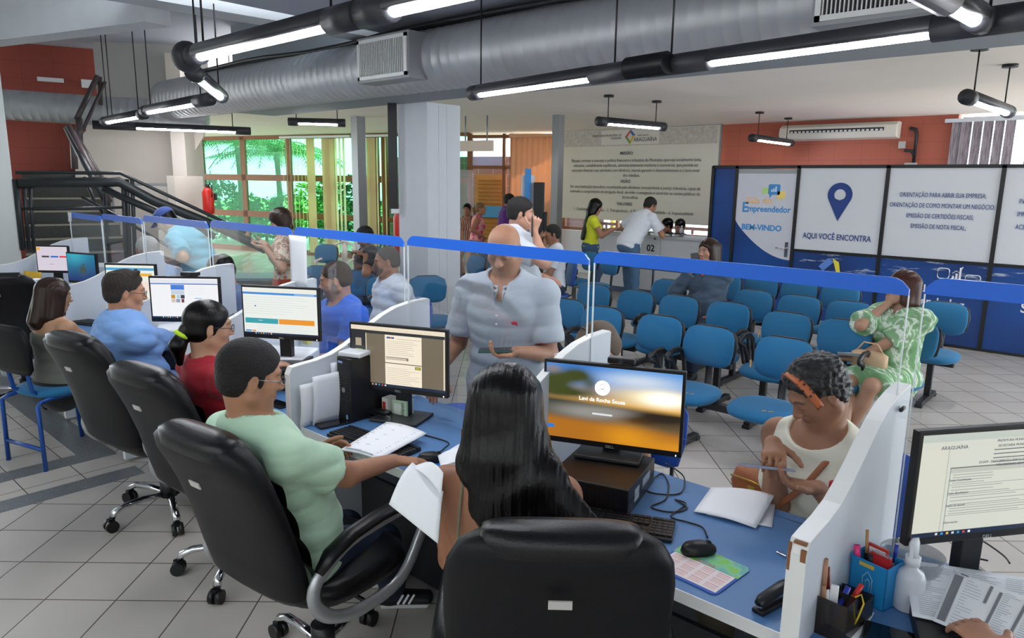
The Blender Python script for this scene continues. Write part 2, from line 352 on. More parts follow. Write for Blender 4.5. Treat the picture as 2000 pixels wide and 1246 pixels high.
vblinds('pale yellow vertical blinds between the thin grey pillar and white column', 5.55, 6.55, [], lambda u: -.75 if (u < .35 or u > .6) else .35, 5)
# ================================================================ booth of printed panels
YP = 9.6
M_NAVY = patmat('blue_print', 'noise', 1.3, [(.3, '#0b3270'), (.7, '#12509e')], .38)
M_NAVY2 = mat('navy_print', '#173a80', .38, var=.1)
M_PWHITE = mat('panel_white', '#d5dae2', .3, var=.02)
M_TXTN = mat('navy_ink', '#1d3f86', .5, var=0); M_TXTB = mat('sky_ink', '#3f8fd2', .5, var=0); M_TXTO = mat('amber_ink', '#f2c186', .5, var=0)
M_TXTW = mat('white_ink', '#eef2fa', .5, var=0); M_TXTG = mat('grey_ink', '#5b5d60', .6, var=0); M_GREENI = mat('lime_ink', '#b5dc8a', .5, var=0); M_YELI = mat('yellow_ink', '#f0d878', .5, var=0)
M_CLOUD = bpy.data.materials.new('cloud_print'); M_CLOUD.use_nodes = True
def _cloud(m):
    nt = m.node_tree; N, L = nt.nodes, nt.links; b = N['Principled BSDF']; tc = N.new('ShaderNodeTexCoord'); mp = N.new('ShaderNodeMapping'); mp.inputs['Scale'].default_value = (1.6, 1, 11); L.new(tc.outputs['Object'], mp.inputs[0])
    n = N.new('ShaderNodeTexNoise'); n.inputs['Scale'].default_value = 1.6; n.inputs['Detail'].default_value = 6; n.inputs['Roughness'].default_value = .62; L.new(mp.outputs[0], n.inputs[0])
    sx = N.new('ShaderNodeSeparateXYZ'); L.new(tc.outputs['Object'], sx.inputs[0])
    mr = N.new('ShaderNodeMapRange'); mr.inputs[1].default_value = .62; mr.inputs[2].default_value = .78; L.new(sx.outputs[2], mr.inputs[0])
    mu = N.new('ShaderNodeMath'); mu.operation = 'MULTIPLY'; L.new(n.outputs[0], mu.inputs[0]); L.new(mr.outputs[0], mu.inputs[1])
    r = N.new('ShaderNodeValToRGB'); e = r.color_ramp.elements; e[0].position = .565; e[0].color = (0, 0, 0, 1); e[1].position = .66; e[1].color = (1, 1, 1, 1); L.new(mu.outputs[0], r.inputs[0])
    w = N.new('ShaderNodeTexNoise'); w.inputs['Scale'].default_value = .9; L.new(tc.outputs['Object'], w.inputs[0]); base = ramp(nt, w.outputs[0], [(.35, '#0a2e68'), (.65, '#124a96')])
    mx = N.new('ShaderNodeMix'); mx.data_type = 'RGBA'; L.new(r.outputs[0], mx.inputs['Factor']); L.new(base, mx.inputs['A']); mx.inputs['B'].default_value = lin('#c3cfe2')
    L.new(mx.outputs['Result'], b.inputs['Base Color']); b.inputs['Roughness'].default_value = .38
_cloud(M_CLOUD)
booth = thing('exhibition_booth', 'blue and white printed panel booth with black frame along the back wall', 'booth', (-4.5, YP, 0))
def bx(a, b, name, m, lab=None, **k):
    return MB().span((a[0] + 4.5, a[1] - YP, a[2]), (b[0] + 4.5, b[1] - YP, b[2])).build(name, m, booth, label=lab, **k)
XS = [-3.62, -2.545, -1.375, -.2, .97]
fr = MB()
for x in [-4.83, -4.475] + XS: fr.span((x + 4.5 - .022, -.022, 0), (x + 4.5 + .022, .022, 2.1))
fr.span((-4.83 + 4.5, -.022, 2.07), (XS[-1] + 4.5, .022, 2.11)); fr.span((XS[0] + 4.5, -.02, .985), (XS[-1] + 4.5, .02, 1.02)); fr.span((-.35, -.02, 0), (XS[-1] + 4.5, .02, .03))
for yy in (1.0, 2.3): fr.span((-.35, yy, 0), (-.31, yy + .04, 2.1))
fr.span((-.35, 0, 2.07), (-.31, 2.35, 2.11))
fr.build('frame', M_BLACK, booth)
bx((-4.82, YP + .01, .02), (-4.48, YP + .03, 2.08), 'panel', M_NAVY, 'narrow blue panel')
bx((-4.84, YP + .03, .02), (-4.825, YP + 2.3, 2.08), 'panel', M_NAVY, 'blue side panel')
for i in range(len(XS) - 1):
    bx((XS[i] + .02, YP - .005, 1.02), (XS[i+1] - .02, YP + .015, 2.07), 'panel', M_PWHITE, 'white upper panel')
    bx((XS[i] + .02, YP - .005, .03), (XS[i+1] - .02, YP + .015, .985), 'panel', M_CLOUD, 'blue lower panel with printed clouds')
# door leaf with curved print
dr = bx((-4.45, YP - .005, .02), (-3.64, YP + .02, 2.0), 'door', M_NAVY, 'printed door leaf')
arc = [(-4.45, 2.0)] + [(-4.45 + .81*t, 1.36 - .5*math.sin(t*math.pi/2)**.85) for t in [i/14 for i in range(15)]] + [(-3.64, 2.0)]
MB().prism([(x + 4.5, z) for x, z in arc], ((0, -.006, 0), (1, 0, 0), (0, 0, 1)), .003).build('door_print', mat('door_white', '#ccd0dc', .35), dr)
MB().span((.05, -.012, 2.0), (.86, .02, 2.06)).build('header', M_STEEL, booth)
hd = MB().box((-3.70 + 4.5, -.012, 1.0), (.045, .01, .2)).cyl((-3.70 + 4.5, -.015, 1.02), (-3.70 + 4.5, -.06, 1.02), .009).cyl((-3.70 + 4.5, -.055, 1.02), (-3.83 + 4.5, -.055, 1.02), .009); hd.build('handle', M_CHROME, dr)
TR = (math.pi/2, 0, 0)
def btext(s, size, x, z, m, al='CENTER', xs=1., off=0., p=None): return text(s, size, (x + 4.5, -.010, z), m, p or booth, TR, al, xs=xs, off=off, space=1.0)
btext('Sala do', .13, -4.13, 1.60, M_TXTO, off=.002, p=dr); btext('E', .19, -4.32, 1.48, M_TXTB, off=.004, p=dr); btext('mpreendedor', .115, -3.985, 1.49, M_TXTB, off=.003, xs=.93, p=dr)
btext('BEM-VINDO', .105, -4.07, 1.24, M_TXTB, off=.004, p=dr)
def bubble(x, z, w, h, m, par, tail=-1): 
    MB().prism(rrect(w, h, .02, 3) + [], ((x + 4.5, -.009, z), (1, 0, 0), (0, 0, 1)), .002).prism([(tail*w*.1, -h*.45), (tail*w*.35, -h*.8), (tail*w*.4, -h*.4)][::-1], ((x + 4.5, -.0095, z), (1, 0, 0), (0, 0, 1)), .002).build('speech_icon', m, par)
bubble(-3.93, 1.79, .16, .14, M_TXTB, dr); bubble(-4.05, 1.775, .09, .08, M_GREENI, dr); bubble(-3.83, 1.72, .11, .1, M_YELI, dr)
ch = MB()
for k, hh in enumerate((.03, .045, .07)): ch.box((-3.96 + 4.5 + k*.027, -.0125, 1.76 + hh/2), (.016, .002, hh))
ch.build('chart_icon', M_TXTW, dr)
pin = [(.16*math.cos(a), .16*math.sin(a)) for a in [rad(-28 + i*236/24) for i in range(25)]] + [(0, -.34)]
px_ = (-3.08 + 4.5, -.009, 1.74)
pm = MB(); ring_o = [V3((px_[0] + .15*math.cos(a), 0, px_[2] + .15*math.sin(a))) for a in [rad(-25 + i*230/30) for i in range(31)]]; ring_i = [V3((px_[0] + .07*math.cos(a), 0, px_[2] + .07*math.sin(a))) for a in [rad(-25 + i*230/30) for i in range(31)]]
vs = [V3((p.x, -.011, p.z)) for p in ring_o] + [V3((p.x, -.011, p.z)) for p in ring_i]; pm.add(vs, [(i, 31 + i, 32 + i, i + 1) for i in range(30)])
vs = [V3((p.x, -.011, p.z)) for p in (ring_o[0], ring_i[0], ring_i[-1], ring_o[-1])] + [V3((px_[0], -.011, px_[2] - .33)), V3((px_[0], -.011, px_[2] - .07)), V3((px_[0] + .05, -.011, px_[2] - .05)), V3((px_[0] - .05, -.011, px_[2] - .05))]
pm.add(vs, [(0, 4, 5, 6, 1)[::-1], (3, 2, 7, 5, 4)[::-1]]); pm.build('location_pin', M_TXTN, booth, solid=.002)
btext('AQUI VOCÊ ENCONTRA', .105, -3.08, 1.17, M_TXTN, xs=.72, off=.001)
for k, s in enumerate(('ORIENTAÇÃO PARA ABRIR SUA EMPRESA;', 'ORIENTAÇÃO DE COMO MONTAR UM NEGÓCIO;', 'EMISSÃO DE CERTIDÕES FISCAIS;', 'EMISSÃO DE NOTA FISCAL;')): btext(s, .074, -1.95, 1.735 - k*.122, M_TXTN, xs=.64)
for k, s in enumerate(('INFORMAÇÕES', 'IMPRESSÃO', 'ACESSO')): btext(s, .074, -1.2, 1.69 - k*.14, M_TXTN, 'LEFT', xs=.64)
btext('PREFEITURA DE', .035, -3.12, .735, M_TXTW, 'LEFT'); btext('ARAGUAÍNA', .11, -3.14, .63, M_TXTW, 'LEFT', off=.001); btext('CAPITAL ECONÔMICA', .03, -3.14, .59, M_TXTW, 'LEFT')
MB().prism([(0, .0), (.13, .13), (.05, .17), (-.06, .06)], ((-3.2 + 4.5, -.011, .76), (1, 0, 0), (0, 0, 1)), .002).build('logo_piece', mat('logo_blue', '#5c86d6', .5), booth)
MB().prism([(.13, .13), (.05, .17), (.12, -.04), (.16, -.02)][::-1], ((-3.14 + 4.5, -.013, .76), (1, 0, 0), (0, 0, 1)), .002).build('logo_piece', mat('logo_yellow', '#e8dc4a', .5), booth)
btext('Sala do', .13, -1.95, .62, M_TXTW, off=.002); btext('Empreendedor', .15, -1.99, .46, M_TXTW, off=.002, xs=.9); btext('Sala do', .15, -.83, .5, M_TXTW, off=.002)
ic = MB()
for cx, cz, w, h in ((-1.83, .86, .12, .12), (-1.53, .80, .15, .13)):
    ic.sweep([(cx + 4.5 + x, -.012, cz + z) for x, z in rrect(w, h, .03, 3)], .006, closed=True, n=5)
for k, hh in enumerate((.05, .08, .15)): ic.box((-1.73 + 4.5 + k*.035, -.012, .79 + hh/2), (.02, .004, hh))
ic.sweep([(-1.74 + 4.5, -.012, .87), (-1.70 + 4.5, -.012, .9), (-1.67 + 4.5, -.012, .88), (-1.64 + 4.5, -.012, .95)], .005, n=5); ic.build('chart_icon', M_TXTW, booth)
# ================================================================ banner
bn = thing('mission_banner', 'large beige printed mission banner hung above the service counter', 'banner', (-9.35, YB - .12, 0))
M_BANN = patmat('banner_vinyl', 'noise', 1.1, [(.3, '#d9d7c6'), (.7, '#dfdccf')], .5)
bn_sheet = MB().span((0, 0, 1.12), (3.45, .012, 2.86)).build('sheet', M_BANN, bn)
MB().span((.02, -.004, 2.55), (3.4, 0, 2.85)).build('photo_strip', patmat('grey_photo_print', 'noise', 14, [(.3, '#b5aea6'), (.7, '#cfcabf')], .5), bn)
MB().span((.95, -.006, 2.57), (2.25, -.003, 2.84)).build('title_patch', mat('banner_patch', '#dcd9d0', .5), bn)
MB().span((3.45, -.01, 1.1), (3.48, .02, 2.88)).span((0, -.01, 2.86), (3.48, .02, 2.885)).build('frame_strip', M_STEEL, bn)
def ntext(s, size, x, z, **k): return text(s, size, (x, -.009, z), k.pop('m', M_TXTG), bn, TR, k.pop('al', 'CENTER'), **k)
ntext('SECRETARIA MUNICIPAL DE\nFAZENDA', .055, 1.42, 2.73, al='RIGHT'); ntext('ARAGUAÍNA', .11, 1.95, 2.62, xs=.8); ntext('PREFEITURA DE', .035, 1.9, 2.72)
for pts, c in (([(0, .14), (-.12, .0), (-.07, 0), (0, .08)], '#c94a3e'), ([(0, .14), (.0, .08), (.05, .02), (.11, .03)], '#3c6ab0'), ([(-.12, 0), (0, -.14), (0, -.08), (-.07, 0)], '#6c9a3c'), ([(.11, .03), (.05, .02), (0, -.08), (0, -.14)], '#e0b83a')):
    MB().prism(pts[::-1], ((1.62, -.008, 2.71), (1, 0, 0), (0, 0, 1)), .002).build('logo_piece', mat('logo' + c, c, .5), bn)
ntext('MISSÃO', .085, 1.55, 2.38, off=.001); ntext('VISÃO', .085, 1.55, 1.85, off=.001); ntext('VALORES', .085, 1.55, 1.42, off=.001)
ntext('Planejar, orientar e executar a política financeira e tributária do Município, que seja socialmente justa,\neducativa, contabilmente equilibrada, administrativamente moderna e transversal, que permita ao\nmunicípio financiar suas atividades com eficiência, visando garantir o desenvolvimento e o bem-estar\ndos cidadãos.', .082, 1.68, 2.25, xs=.86, space=1.15)
ntext('Ser uma instituição fazendária reconhecida pela eficiência, transparência e justiça tributária, capaz de\nestimular o cumprimento da obrigação fiscal, de inibir a sonegação e controlar as contas públicas de\nforma eficaz.', .082, 1.68, 1.74, xs=.88, space=1.15)
ntext('1. Confiabilidade - 2. Ética - 3. Transparência - 4. Respeito - 5. Legalidade - 6. Impessoalidade', .082, 1.68, 1.29, xs=.88)
# ================================================================ air conditioners
def aircon(label, loc, rz, w, slat):
    t = thing('air_conditioner', label, 'air conditioner', loc, rz)
    prof = [(-.0, .0), (-.20, .02), (-.24, .10), (-.22, .2), (-.12, .25), (0, .25)]
    MB().prism([(p[0], p[1]) for p in prof][::-1], ((-w/2, 0, 0), (0, 1, 0), (0, 0, 1)), w).build('body', mat('aircon_cream', '#e6e1d4', .4, var=.03), t, bev=.012)
    MB().box((0, -.222, .13), (w*.8, .03, .07)).build('outlet', M_DKGREY, t)
    s = MB()
    for k in range(22): s.box((-w*.38 + k*w*.76/21, -.238, .13), (w*.022, .008, .025))
    s.build('louvre', M_EDGE, t); return t
aircon('long cream wall air conditioner high on the red wall', (-3.95, YB - .0, 2.55), 0, 1.75, 1)
pa = onl(.95, .35); aircon('cream ceiling air conditioner above the far left window', (pa.x + .9, pa.y - 1.6, 2.58), ang1 + .05, 1.75, 1)
ap = thing('conduit', 'dark pipe and junction box beside the air conditioner on the red wall', 'pipe', (-2.95, YB - .02, 2.1))
MB().sweep([(0, 0, .6), (.08, -.02, .58), (.1, -.02, .5), (.1, -.02, .1)], .025).sweep([(.1, -.02, .2), (.06, -.02, .27), (-.04, -.02, .28)], .022).build('pipe', M_DKGREY, ap)
MB().box((.07, -.03, .05), (.16, .06, .1)).box((-.08, -.02, .36), (.09, .04, .1)).build('junction_box', mat('grey_box', '#b9b9b6', .5), ap)
# ================================================================ service counter
ct = thing('service_counter', 'white service counter numbered 02 with glass shelf in front of the banner', 'counter', (-7.3, 10.3, 0))
MB().span((0, 0, .1), (2.5, .5, .98)).build('body', mat('counter_white', '#d7dae0', .4), ct)
MB().span((0, -.006, .44), (2.5, .5, .475)).span((0, -.004, .0), (2.5, .5, .1)).span((1.14, -.008, .1), (1.17, 0, .98)).build('trim_band', mat('counter_band', '#4b5a72', .4), ct)
MB().span((-.02, -.05, .98), (2.55, .5, 1.01)).build('top', M_WHITE, ct)
MB().span((.05, -.16, 1.06), (1.6, .12, 1.072)).build('glass_shelf', mat('dark_green_glass', '#2f4a44', .08, alpha=.85), ct)
sp_ = MB()
for x in (.15, .55, 1.05, 1.45): sp_.cyl((x, -.02, 1.01), (x, -.02, 1.06), .025)
sp_.build('standoff', M_CHROME, ct)
MB().span((.92, -.012, .66), (1.26, -.004, .94)).build('number_plate', M_PWHITE, ct); text('02', .15, (1.09, -.015, .75), M_BLACK, ct, TR, off=.003)
# counter-top bits
def bottle(label, loc, h, r, m, capm, group=None):
    t = thing('bottle', label, 'bottle', loc, group=group); MB().lathe([(r, 0), (r, h*.6), (r*.8, h*.72), (r*.35, h*.8), (r*.35, h*.9)], n=16).build('body', m, t)
    MB().lathe([(r*.42, h*.86), (r*.42, h), (r*.1, h + .002)], n=12).build('cap', capm, t); return t
bottle('small white bottle on the right part of the service counter', (-5.75, 10.45, 1.012), .17, .035, M_WHITE, M_WHITE)
# kiosk / fittings near the entrance
kp = atD(1052, 420, 11.0)
kb = thing('info_totem', 'tall black and blue kiosk totem left of the grey banner pillar', 'kiosk', (kp.x, kp.y, 0), .75)
MB().box((0, 0, .92), (.16, .12, 1.84)).build('body', M_BLKPL, kb, bev=.01); MB().box((-.17, .05, 1.02), (.09, .05, 2.04)).build('blue_post', mat('totem_blue', '#3d8fd8', .4), kb); MB().box((-.17, .09, .97), (.2, .03, 1.95)).build('white_board', M_WHITE, kb)
MB().box((0, -.02, .02), (.4, .3, .04)).build('base', M_BLKPL, kb); MB().box((.1, -.02, 1.2), (.06, .1, .4)).build('reader', M_BLKPL, kb, bev=.01)
# ================================================================ duct
M_GALV = mat('galvanised_sheet', '#b4b7ba', .45, metal=.5, var=.1, vscale=3, bump=.05, bscale=15)
def duct(label, a, b, r, pitch=.11):
    a, b = V3(a), V3(b); L = (b - a).length; n = int(L/pitch); t = thing('air_duct', label, 'duct', a); d = (b - a).normalized(); path = []; rr = []
    for i in range(n): 
        for q, e in ((.0, 1), (.86, 1), (.93, 1.018)): path.append(d*(pitch*(i + q))); rr.append(e)
    MB().sweep(path, r, n=32, radii=rr).build('tube', M_GALV, t); return t
DY, DZ, DR = 4.32, 2.86, .25
d1 = duct('large spiral galvanised duct running across under the ceiling beam', (-10.2, DY, DZ), (4, DY, DZ), DR)
def grille(par, x, w, h, nb):
    y0 = -DR - .12; bxm = MB().span((x - w/2 - .02, y0 + .01, -h/2 - .02), (x + w/2 + .02, -.05, h/2 + .02)); bxm.build('grille_box', mat('galv_flat', '#9a9da0', .5, metal=.4), par)
    f = MB(); t = .028
    for s in (-1, 1): f.box((x + s*(w/2 - t/2), y0, 0), (t, .015, h)).box((x, y0, s*(h/2 - t/2)), (w, .015, t))
    g = f.build('grille', M_EDGE, par); s = MB()
    for k in range(nb): s.box((x - w/2 + t + (w - 2*t)*(k + .5)/nb, y0, 0), (.006, .012, h - 2*t))
    s.build('fins', M_EDGE, g); MB().span((x - w/2 + t, y0 + .004, -h/2 + t), (x + w/2 - t, y0 + .009, h/2 - t)).build('cavity_shade', M_BLACK, g)  # black sheet behind the fins paints the shade inside the grille box
_g1 = atY(745, 134, DY - DR - .12); grille(d1, _g1.x + 10.2, .66, .33, 26)
_g2a, _g2b = atY(1590, 45, DY - DR - .12), atY(1850, 8, DY - DR - .12); grille(d1, (_g2a.x + _g2b.x)/2 + 10.2, abs(_g2b.x - _g2a.x), .36, 26)
da, db_ = atD(-60, 200, 12.3), atD(412, 230, 11.55); duct('smaller galvanised duct crossing in front of the red stair wall', da, db_, .2)
cdt = thing('cable_conduit', 'black cable conduits lying along the top of the large duct', 'conduit', (-9, DY - .12, DZ + .25))
MB().sweep([(x, .02*math.sin(x*3), .02*math.sin(x*1.7)) for x in [i*.4 for i in range(33)]], .022).sweep([(x, .07 + .015*math.sin(x*2), .01) for x in [i*.4 for i in range(33)]], .012, n=6).build('pipe', M_BLACK, cdt)
# ================================================================ tube lights
M_TUBE = bpy.data.materials.new('lit_tube'); M_TUBE.use_nodes = True
_nt = M_TUBE.node_tree; _e = _nt.nodes.new('ShaderNodeEmission'); _e.inputs[0].default_value = (.93, .95, 1, 1); _e.inputs[1].default_value = TUBE_W; _nt.links.new(_e.outputs[0], _nt.nodes['Material Output'].inputs[0])
M_TRACK = mat('charcoal_tube', '#2d2e33', .45, var=.12)
def lightbar(label, a, b, ext=(.12, .12), rods=(.12, .88), top=3.18, joint=None, disc=False, group=None):
    a, b = V3(a), V3(b); d = (b - a).normalized(); L = (b - a).length; t = thing('tube_light', label, 'ceiling light', (a + b)/2, math.atan2(d.y, d.x), group)
    x0, x1 = -L/2 - ext[0], L/2 + ext[1]; r = .055; hs = MB(); k = 14
    # open half shell over the tube, full tube at both ends
    def sec(x, open_):
        a0, a1 = (rad(-15), rad(195)) if open_ else (rad(-90), rad(270)); return [V3((x, r*math.cos(a0 + (a1 - a0)*j/k), r*math.sin(a0 + (a1 - a0)*j/k))) for j in range(k + 1)]
    for xa, xb, op in ((x0, -L/2, False), (-L/2, L/2, True), (L/2, x1, False)):
        if xb - xa > .005: hs.loft([sec(xa, op), sec(xb, op)], cap=not op)
    hs.build('housing', M_TRACK, t, solid=.003)
    MB().cyl((-L/2 + .01, 0, -.012), (L/2 - .01, 0, -.014), .026, n=14).build('lamp_tube', M_TUBE, t)
    MB().cyl((-L/2 - .01, 0, -.012), (-L/2 + .03, 0, -.012), .018).cyl((L/2 + .01, 0, -.012), (L/2 - .03, 0, -.012), .018).build('socket', M_EDGE, t)
    for q in rods:
        x = x0 + (x1 - x0)*q; MB().cyl((x, 0, r*.9), (x, 0, top - t.location.z), .006, n=8).build('hanger_rod', M_BLACK, t)
        if disc: MB().cyl((x, 0, top - t.location.z - .025), (x, 0, top - t.location.z), .06, n=16).build('ceiling_rose', M_BLACK, t)
    return t
ZL = 2.5
def zz(x, y): return atZ(x, y, ZL)
LT = lightbar('nearest lit tube of the left light run, ending at the black elbow', zz(390, 105), zz(645, 42), (.14, .2)); _l = (zz(390, 105) - zz(645, 42)).length; MB().ell((-_l/2 - .16, 0, 0), (.08, .08, .085)).build('elbow', M_TRACK, LT)
lightbar('lit tube at the top edge of the picture, continuing the left run', zz(765, 14), zz(1010, -45), (.2, .3), group=None)
lightbar('short lit tube slanting down from the black elbow', zz(383, 146), zz(430, 186), (.1, .1))
lightbar('lit tube of the left run just right of the far corner', zz(290, 216), zz(385, 198), (.14, .3), top=3.75)
lightbar('leftmost small lit tube of the far corner', zz(210, 236), zz(275, 224), (.16, .12), top=3.75)
lightbar('horizontal lit tube below the small duct at far left', zz(265, 247), zz(460, 255), (.5, .2), top=3.75)
lightbar('lit tube hanging before the central column top', zz(937, 180), zz(1158, 147), (.1, .6), (.06, .78))
lightbar('long lit tube crossing the upper right under the duct', zz(1388, 116), zz(1824, 56), (.42, .5), (.08, .85))
lightbar('lit tube cut by the top right corner', zz(1850, 0), zz(1905, 32), (.9, .1), (.1,))
cp = MB(); t_ = thing('corrugated_sleeve', 'ribbed black sleeve joining two light tubes under the duct', 'pipe joint', zz(1265, 128))
q0, q1 = zz(1225, 134) - t_.location, zz(1305, 122) - t_.location; n_ = 24
cp.sweep([q0.lerp(q1, i/(n_*2)) for i in range(n_*2 + 1)], .062, n=16, radii=[1 if i % 2 else .92 for i in range(n_*2 + 1)]); cp.build('sleeve', M_BLKPL, t_)

def pend(label, pts, z=2.5): a, b = atZ(*pts[:2], z), atZ(*pts[2:], z); return lightbar(label, a, b, (.13, .1), (.14, .86), 2.87, disc=True, group=None)
pend('pendant tube light in front of the mission banner', (1183, 238, 1287, 247), 2.56)
pend('small pendant tube light before the air conditioner', (1475, 270, 1541, 279), 2.5)
pend('pendant tube light in front of the right window', (1896, 192, 1966, 217), 2.5)
pend('distant tube light left of the thin grey pillar', (582, 238, 660, 240), 2.62)
# ================================================================ stairs and west side
M_STEP = patmat('speckled_step', 'noise', 120, [(.35, '#2c2e2c'), (.65, '#454843')], .5)
M_NOSE = mat('step_nosing', '#8f8a7c', .6)
sd = (atD(170, 420, 10) - atD(60, 420, 10)); sd.z = 0; sd.normalize(); sb = V3((-sd.y, sd.x, 0))
if sb.dot(_F) < 0: sb = -sb
s0 = atD(40, 480, 9.9); s0.z = 0; sang = math.atan2(sd.y, sd.x)
st = thing('staircase', 'dark speckled stairs rising behind the left desks, black railing alongside', 'staircase', s0, sang)
loc_b = 1 if V3((0, 1, 0)).dot(Matrix.Rotation(-sang, 3, 'Z') @ sb) > 0 else -1
sm = MB(); sn = MB()
for k in range(11):
    z = .17*(k + 1); y = loc_b*.28*k; sm.span((0, y, 0 if k < 2 else z - .5), (1.18 - .03*max(0, k - 4), y + loc_b*.3, z)); sn.span((.0, y - loc_b*.004, z - .022), (1.17 - .03*max(0, k - 4), y + loc_b*.03, z + .003))
sm.build('steps', M_STEP, st); sn.build('nosings', M_NOSE, st)
def Rl(*pts): return [Matrix.Rotation(-sang, 3, 'Z') @ (p - s0) for p in pts]
M_RAILB = mat('rail_black', '#24282a', .4, var=.05)
rl = MB()
def rails(pts, r): rl.sweep(Rl(*[atD(x, y, d) for x, y, d in pts]), r, n=10)
rails([(30, 337, 9), (235, 338, 9), (420, 425, 9.0), (480, 455, 9)], .02)
rails([(35, 358, 9), (232, 355, 9), (300, 392, 9.0), (430, 445, 9), (520, 488, 9)], .055)
rails([(200, 368, 9), (330, 425, 9), (420, 462, 9)], .04)
rails([(30, 408, 9), (240, 405, 9)], .016); rails([(160, 385, 9.3), (240, 428, 9.2), (330, 482, 9.1), (390, 515, 9)], .018); rails([(130, 250, 10.5), (165, 320, 10), (210, 400, 9.7)], .035); rails([(165, 345, 9.4), (185, 395, 9.4), (205, 420, 9.4)], .02)
for x0, x1 in ((30, 45), (45, 57), (57, 67)): rails([(x0, 350, 9), (x1, 488, 9)], .03 if x0 == 30 else .018)
for x in (240, 248, 258): rails([(x, 350, 9), (x + 6, 505, 9)], .022)
for x in (204, ): rails([(x, 360, 9.2), (x + 5, 480, 9.2)], .02)
rl.build('railing', M_RAILB, st, label='black tubular railing')
r2 = thing('upper_railing', 'grey brown inclined handrail of the upper stair flight', 'railing', atD(150, 200, 11)); lo = V3(r2.location)
m2 = MB()
for a, b, rr in (((133, 245, 10.2), (215, 395, 10.0), .035), ((140, 250, 10.4), (222, 385, 10.2), .028), ((150, 232, 11), (190, 150, 11.5), .035), ((158, 262, 11), (205, 160, 11.5), .022), ((154, 230, 11), (156, 290, 11), .04), ((195, 150, 11.5), (196, 205, 11.5), .03), ((143, 268, 10.8), (146, 330, 10.8), .04)): m2.cyl(atD(*a) - lo, atD(*b) - lo, rr, n=8)
m2.build('handrail', mat('rail_brown', '#4a4041', .4), r2)
# red stair wall, pale wall with sawtooth flight, soffit
def panel3(name, pts, th, m, kind=1):
    P = [atD(*p) for p in pts]; o = P[0]; ux = (P[1] - P[0]); ux.z = 0; ux.normalize(); uy = V3((0, 0, 1)); poly = [((p - o).dot(ux), p.z - o.z) for p in P]
    ob = MB().prism(poly, (o, ux, uy), th).build(name, m); return struct(ob)
def wallpx(name, x0, d0, x1, d1, z0, z1, th, m):
    a, b = atD(x0, 350, d0), atD(x1, 350, d1); L = math.hypot(b.x - a.x, b.y - a.y); an = math.atan2(b.y - a.y, b.x - a.x)
    ob = MB().span((0, 0, z0), (L, th, z1)).build(name, m); ob.location = (a.x, a.y, 0); ob.rotation_euler = (0, 0, an); return struct(ob)
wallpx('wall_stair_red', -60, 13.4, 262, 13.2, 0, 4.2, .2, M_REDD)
# pale flight seen from its side: stepped polygon
fa, fb = atD(150, 350, 12.7), atD(400, 350, 12.4); fx = V3((fb.x - fa.x, fb.y - fa.y, 0)); FL = fx.length; fx.normalize()
def f2(x, y):
    r = ray(x, y); n = V3((-fx.y, fx.x, 0)); t = (fa - V3((0, 0, CZ))).dot(n)/r.dot(n); p = r*t + V3((0, 0, CZ)); return ((p - fa).dot(fx), p.z)
poly = [f2(*p) for p in ((150, 430), (152, 300), (163, 275), (163, 258), (172, 258), (172, 240), (182, 240), (182, 222), (193, 222), (193, 205), (203, 205), (203, 188), (212, 188), (212, 158), (400, 165), (400, 265), (368, 322), (368, 470))]
struct(MB().prism([(a, b) for a, b in poly], (V3((fa.x, fa.y, 0)), fx, V3((0, 0, 1))), .12).build('wall_stair_flight', M_CREAM))
wallpx('wall_stair_side', 340, 11.3, 396, 11.8, 0, 1.86, .12, M_CREAM)
wallpx('wall_west_end', 366, 11.9, 400, 12.6, 0, 3.6, .2, M_CREAM)
wallpx('wall_upper_west', 205, 12.5, 420, 12.0, 2.87, 3.78, .3, mat('upper_wall', '#b9b6b2', .7))
dk = thing('small_door', 'grey small door under the stair flight', 'door', atD(283, 470, 11.7), math.atan2(fx.y, fx.x)); dk.location.z = 0
MB().box((0, 0, .85), (.7, .05, 1.7)).build('leaf', mat('pale_grey_door', '#b5aca4', .5), dk); MB().span((-.38, -.03, 0), (-.35, .03, 1.75)).span((.35, -.03, 0), (.38, .03, 1.75)).span((-.38, -.03, 1.71), (.38, .03, 1.75)).build('frame', M_STEEL, dk)
def extinguisher(label, p, h, rings=False):
    t = thing('fire_extinguisher', label, 'fire extinguisher', p); MB().lathe([(.02, 0), (.075, .02), (.08, .05), (.08, h*.75), (.05, h*.88), (.02, h*.93)], n=20).build('cylinder', mat('extinguisher_red', '#c8281e', .3), t)
    MB().box((0, 0, h*.97), (.09, .03, .04)).sweep([(0, 0, h*.95), (.08, 0, h*1.05), (.14, 0, h*.95), (.12, .0, h*.6)], .01, n=8).build('valve_hose', M_BLACK, t)
    MB().box((0, .1, h*.6), (.06, .04, .1)).build('bracket', M_BLACK, t); return t
p_ = atD(409, 425, 11.4); extinguisher('red fire extinguisher hung beside the stair wall corner', (p_.x, p_.y, p_.z + .04), .43)
p_ = atD(782, 482, 8.9); extinguisher('orange red fire extinguisher left of the central column', (cc.x - .6, cc.y + .1, .95), .62)
ps = thing('projector_screen', 'black rolled projection cloth hanging beside the central column', 'screen', atD(768, 350, 8.3), YAW); z1 = 2.68 - ps.location.z; z0 = atD(778, 408, 8.3).z - ps.location.z
MB().span((-.05, 0, z0), (.05, .02, z1)).build('cloth', M_BLACK, ps); MB().span((-.03, 0, z0 - .05), (.06, .03, z0)).build('weight_bar', M_WHITE, ps)
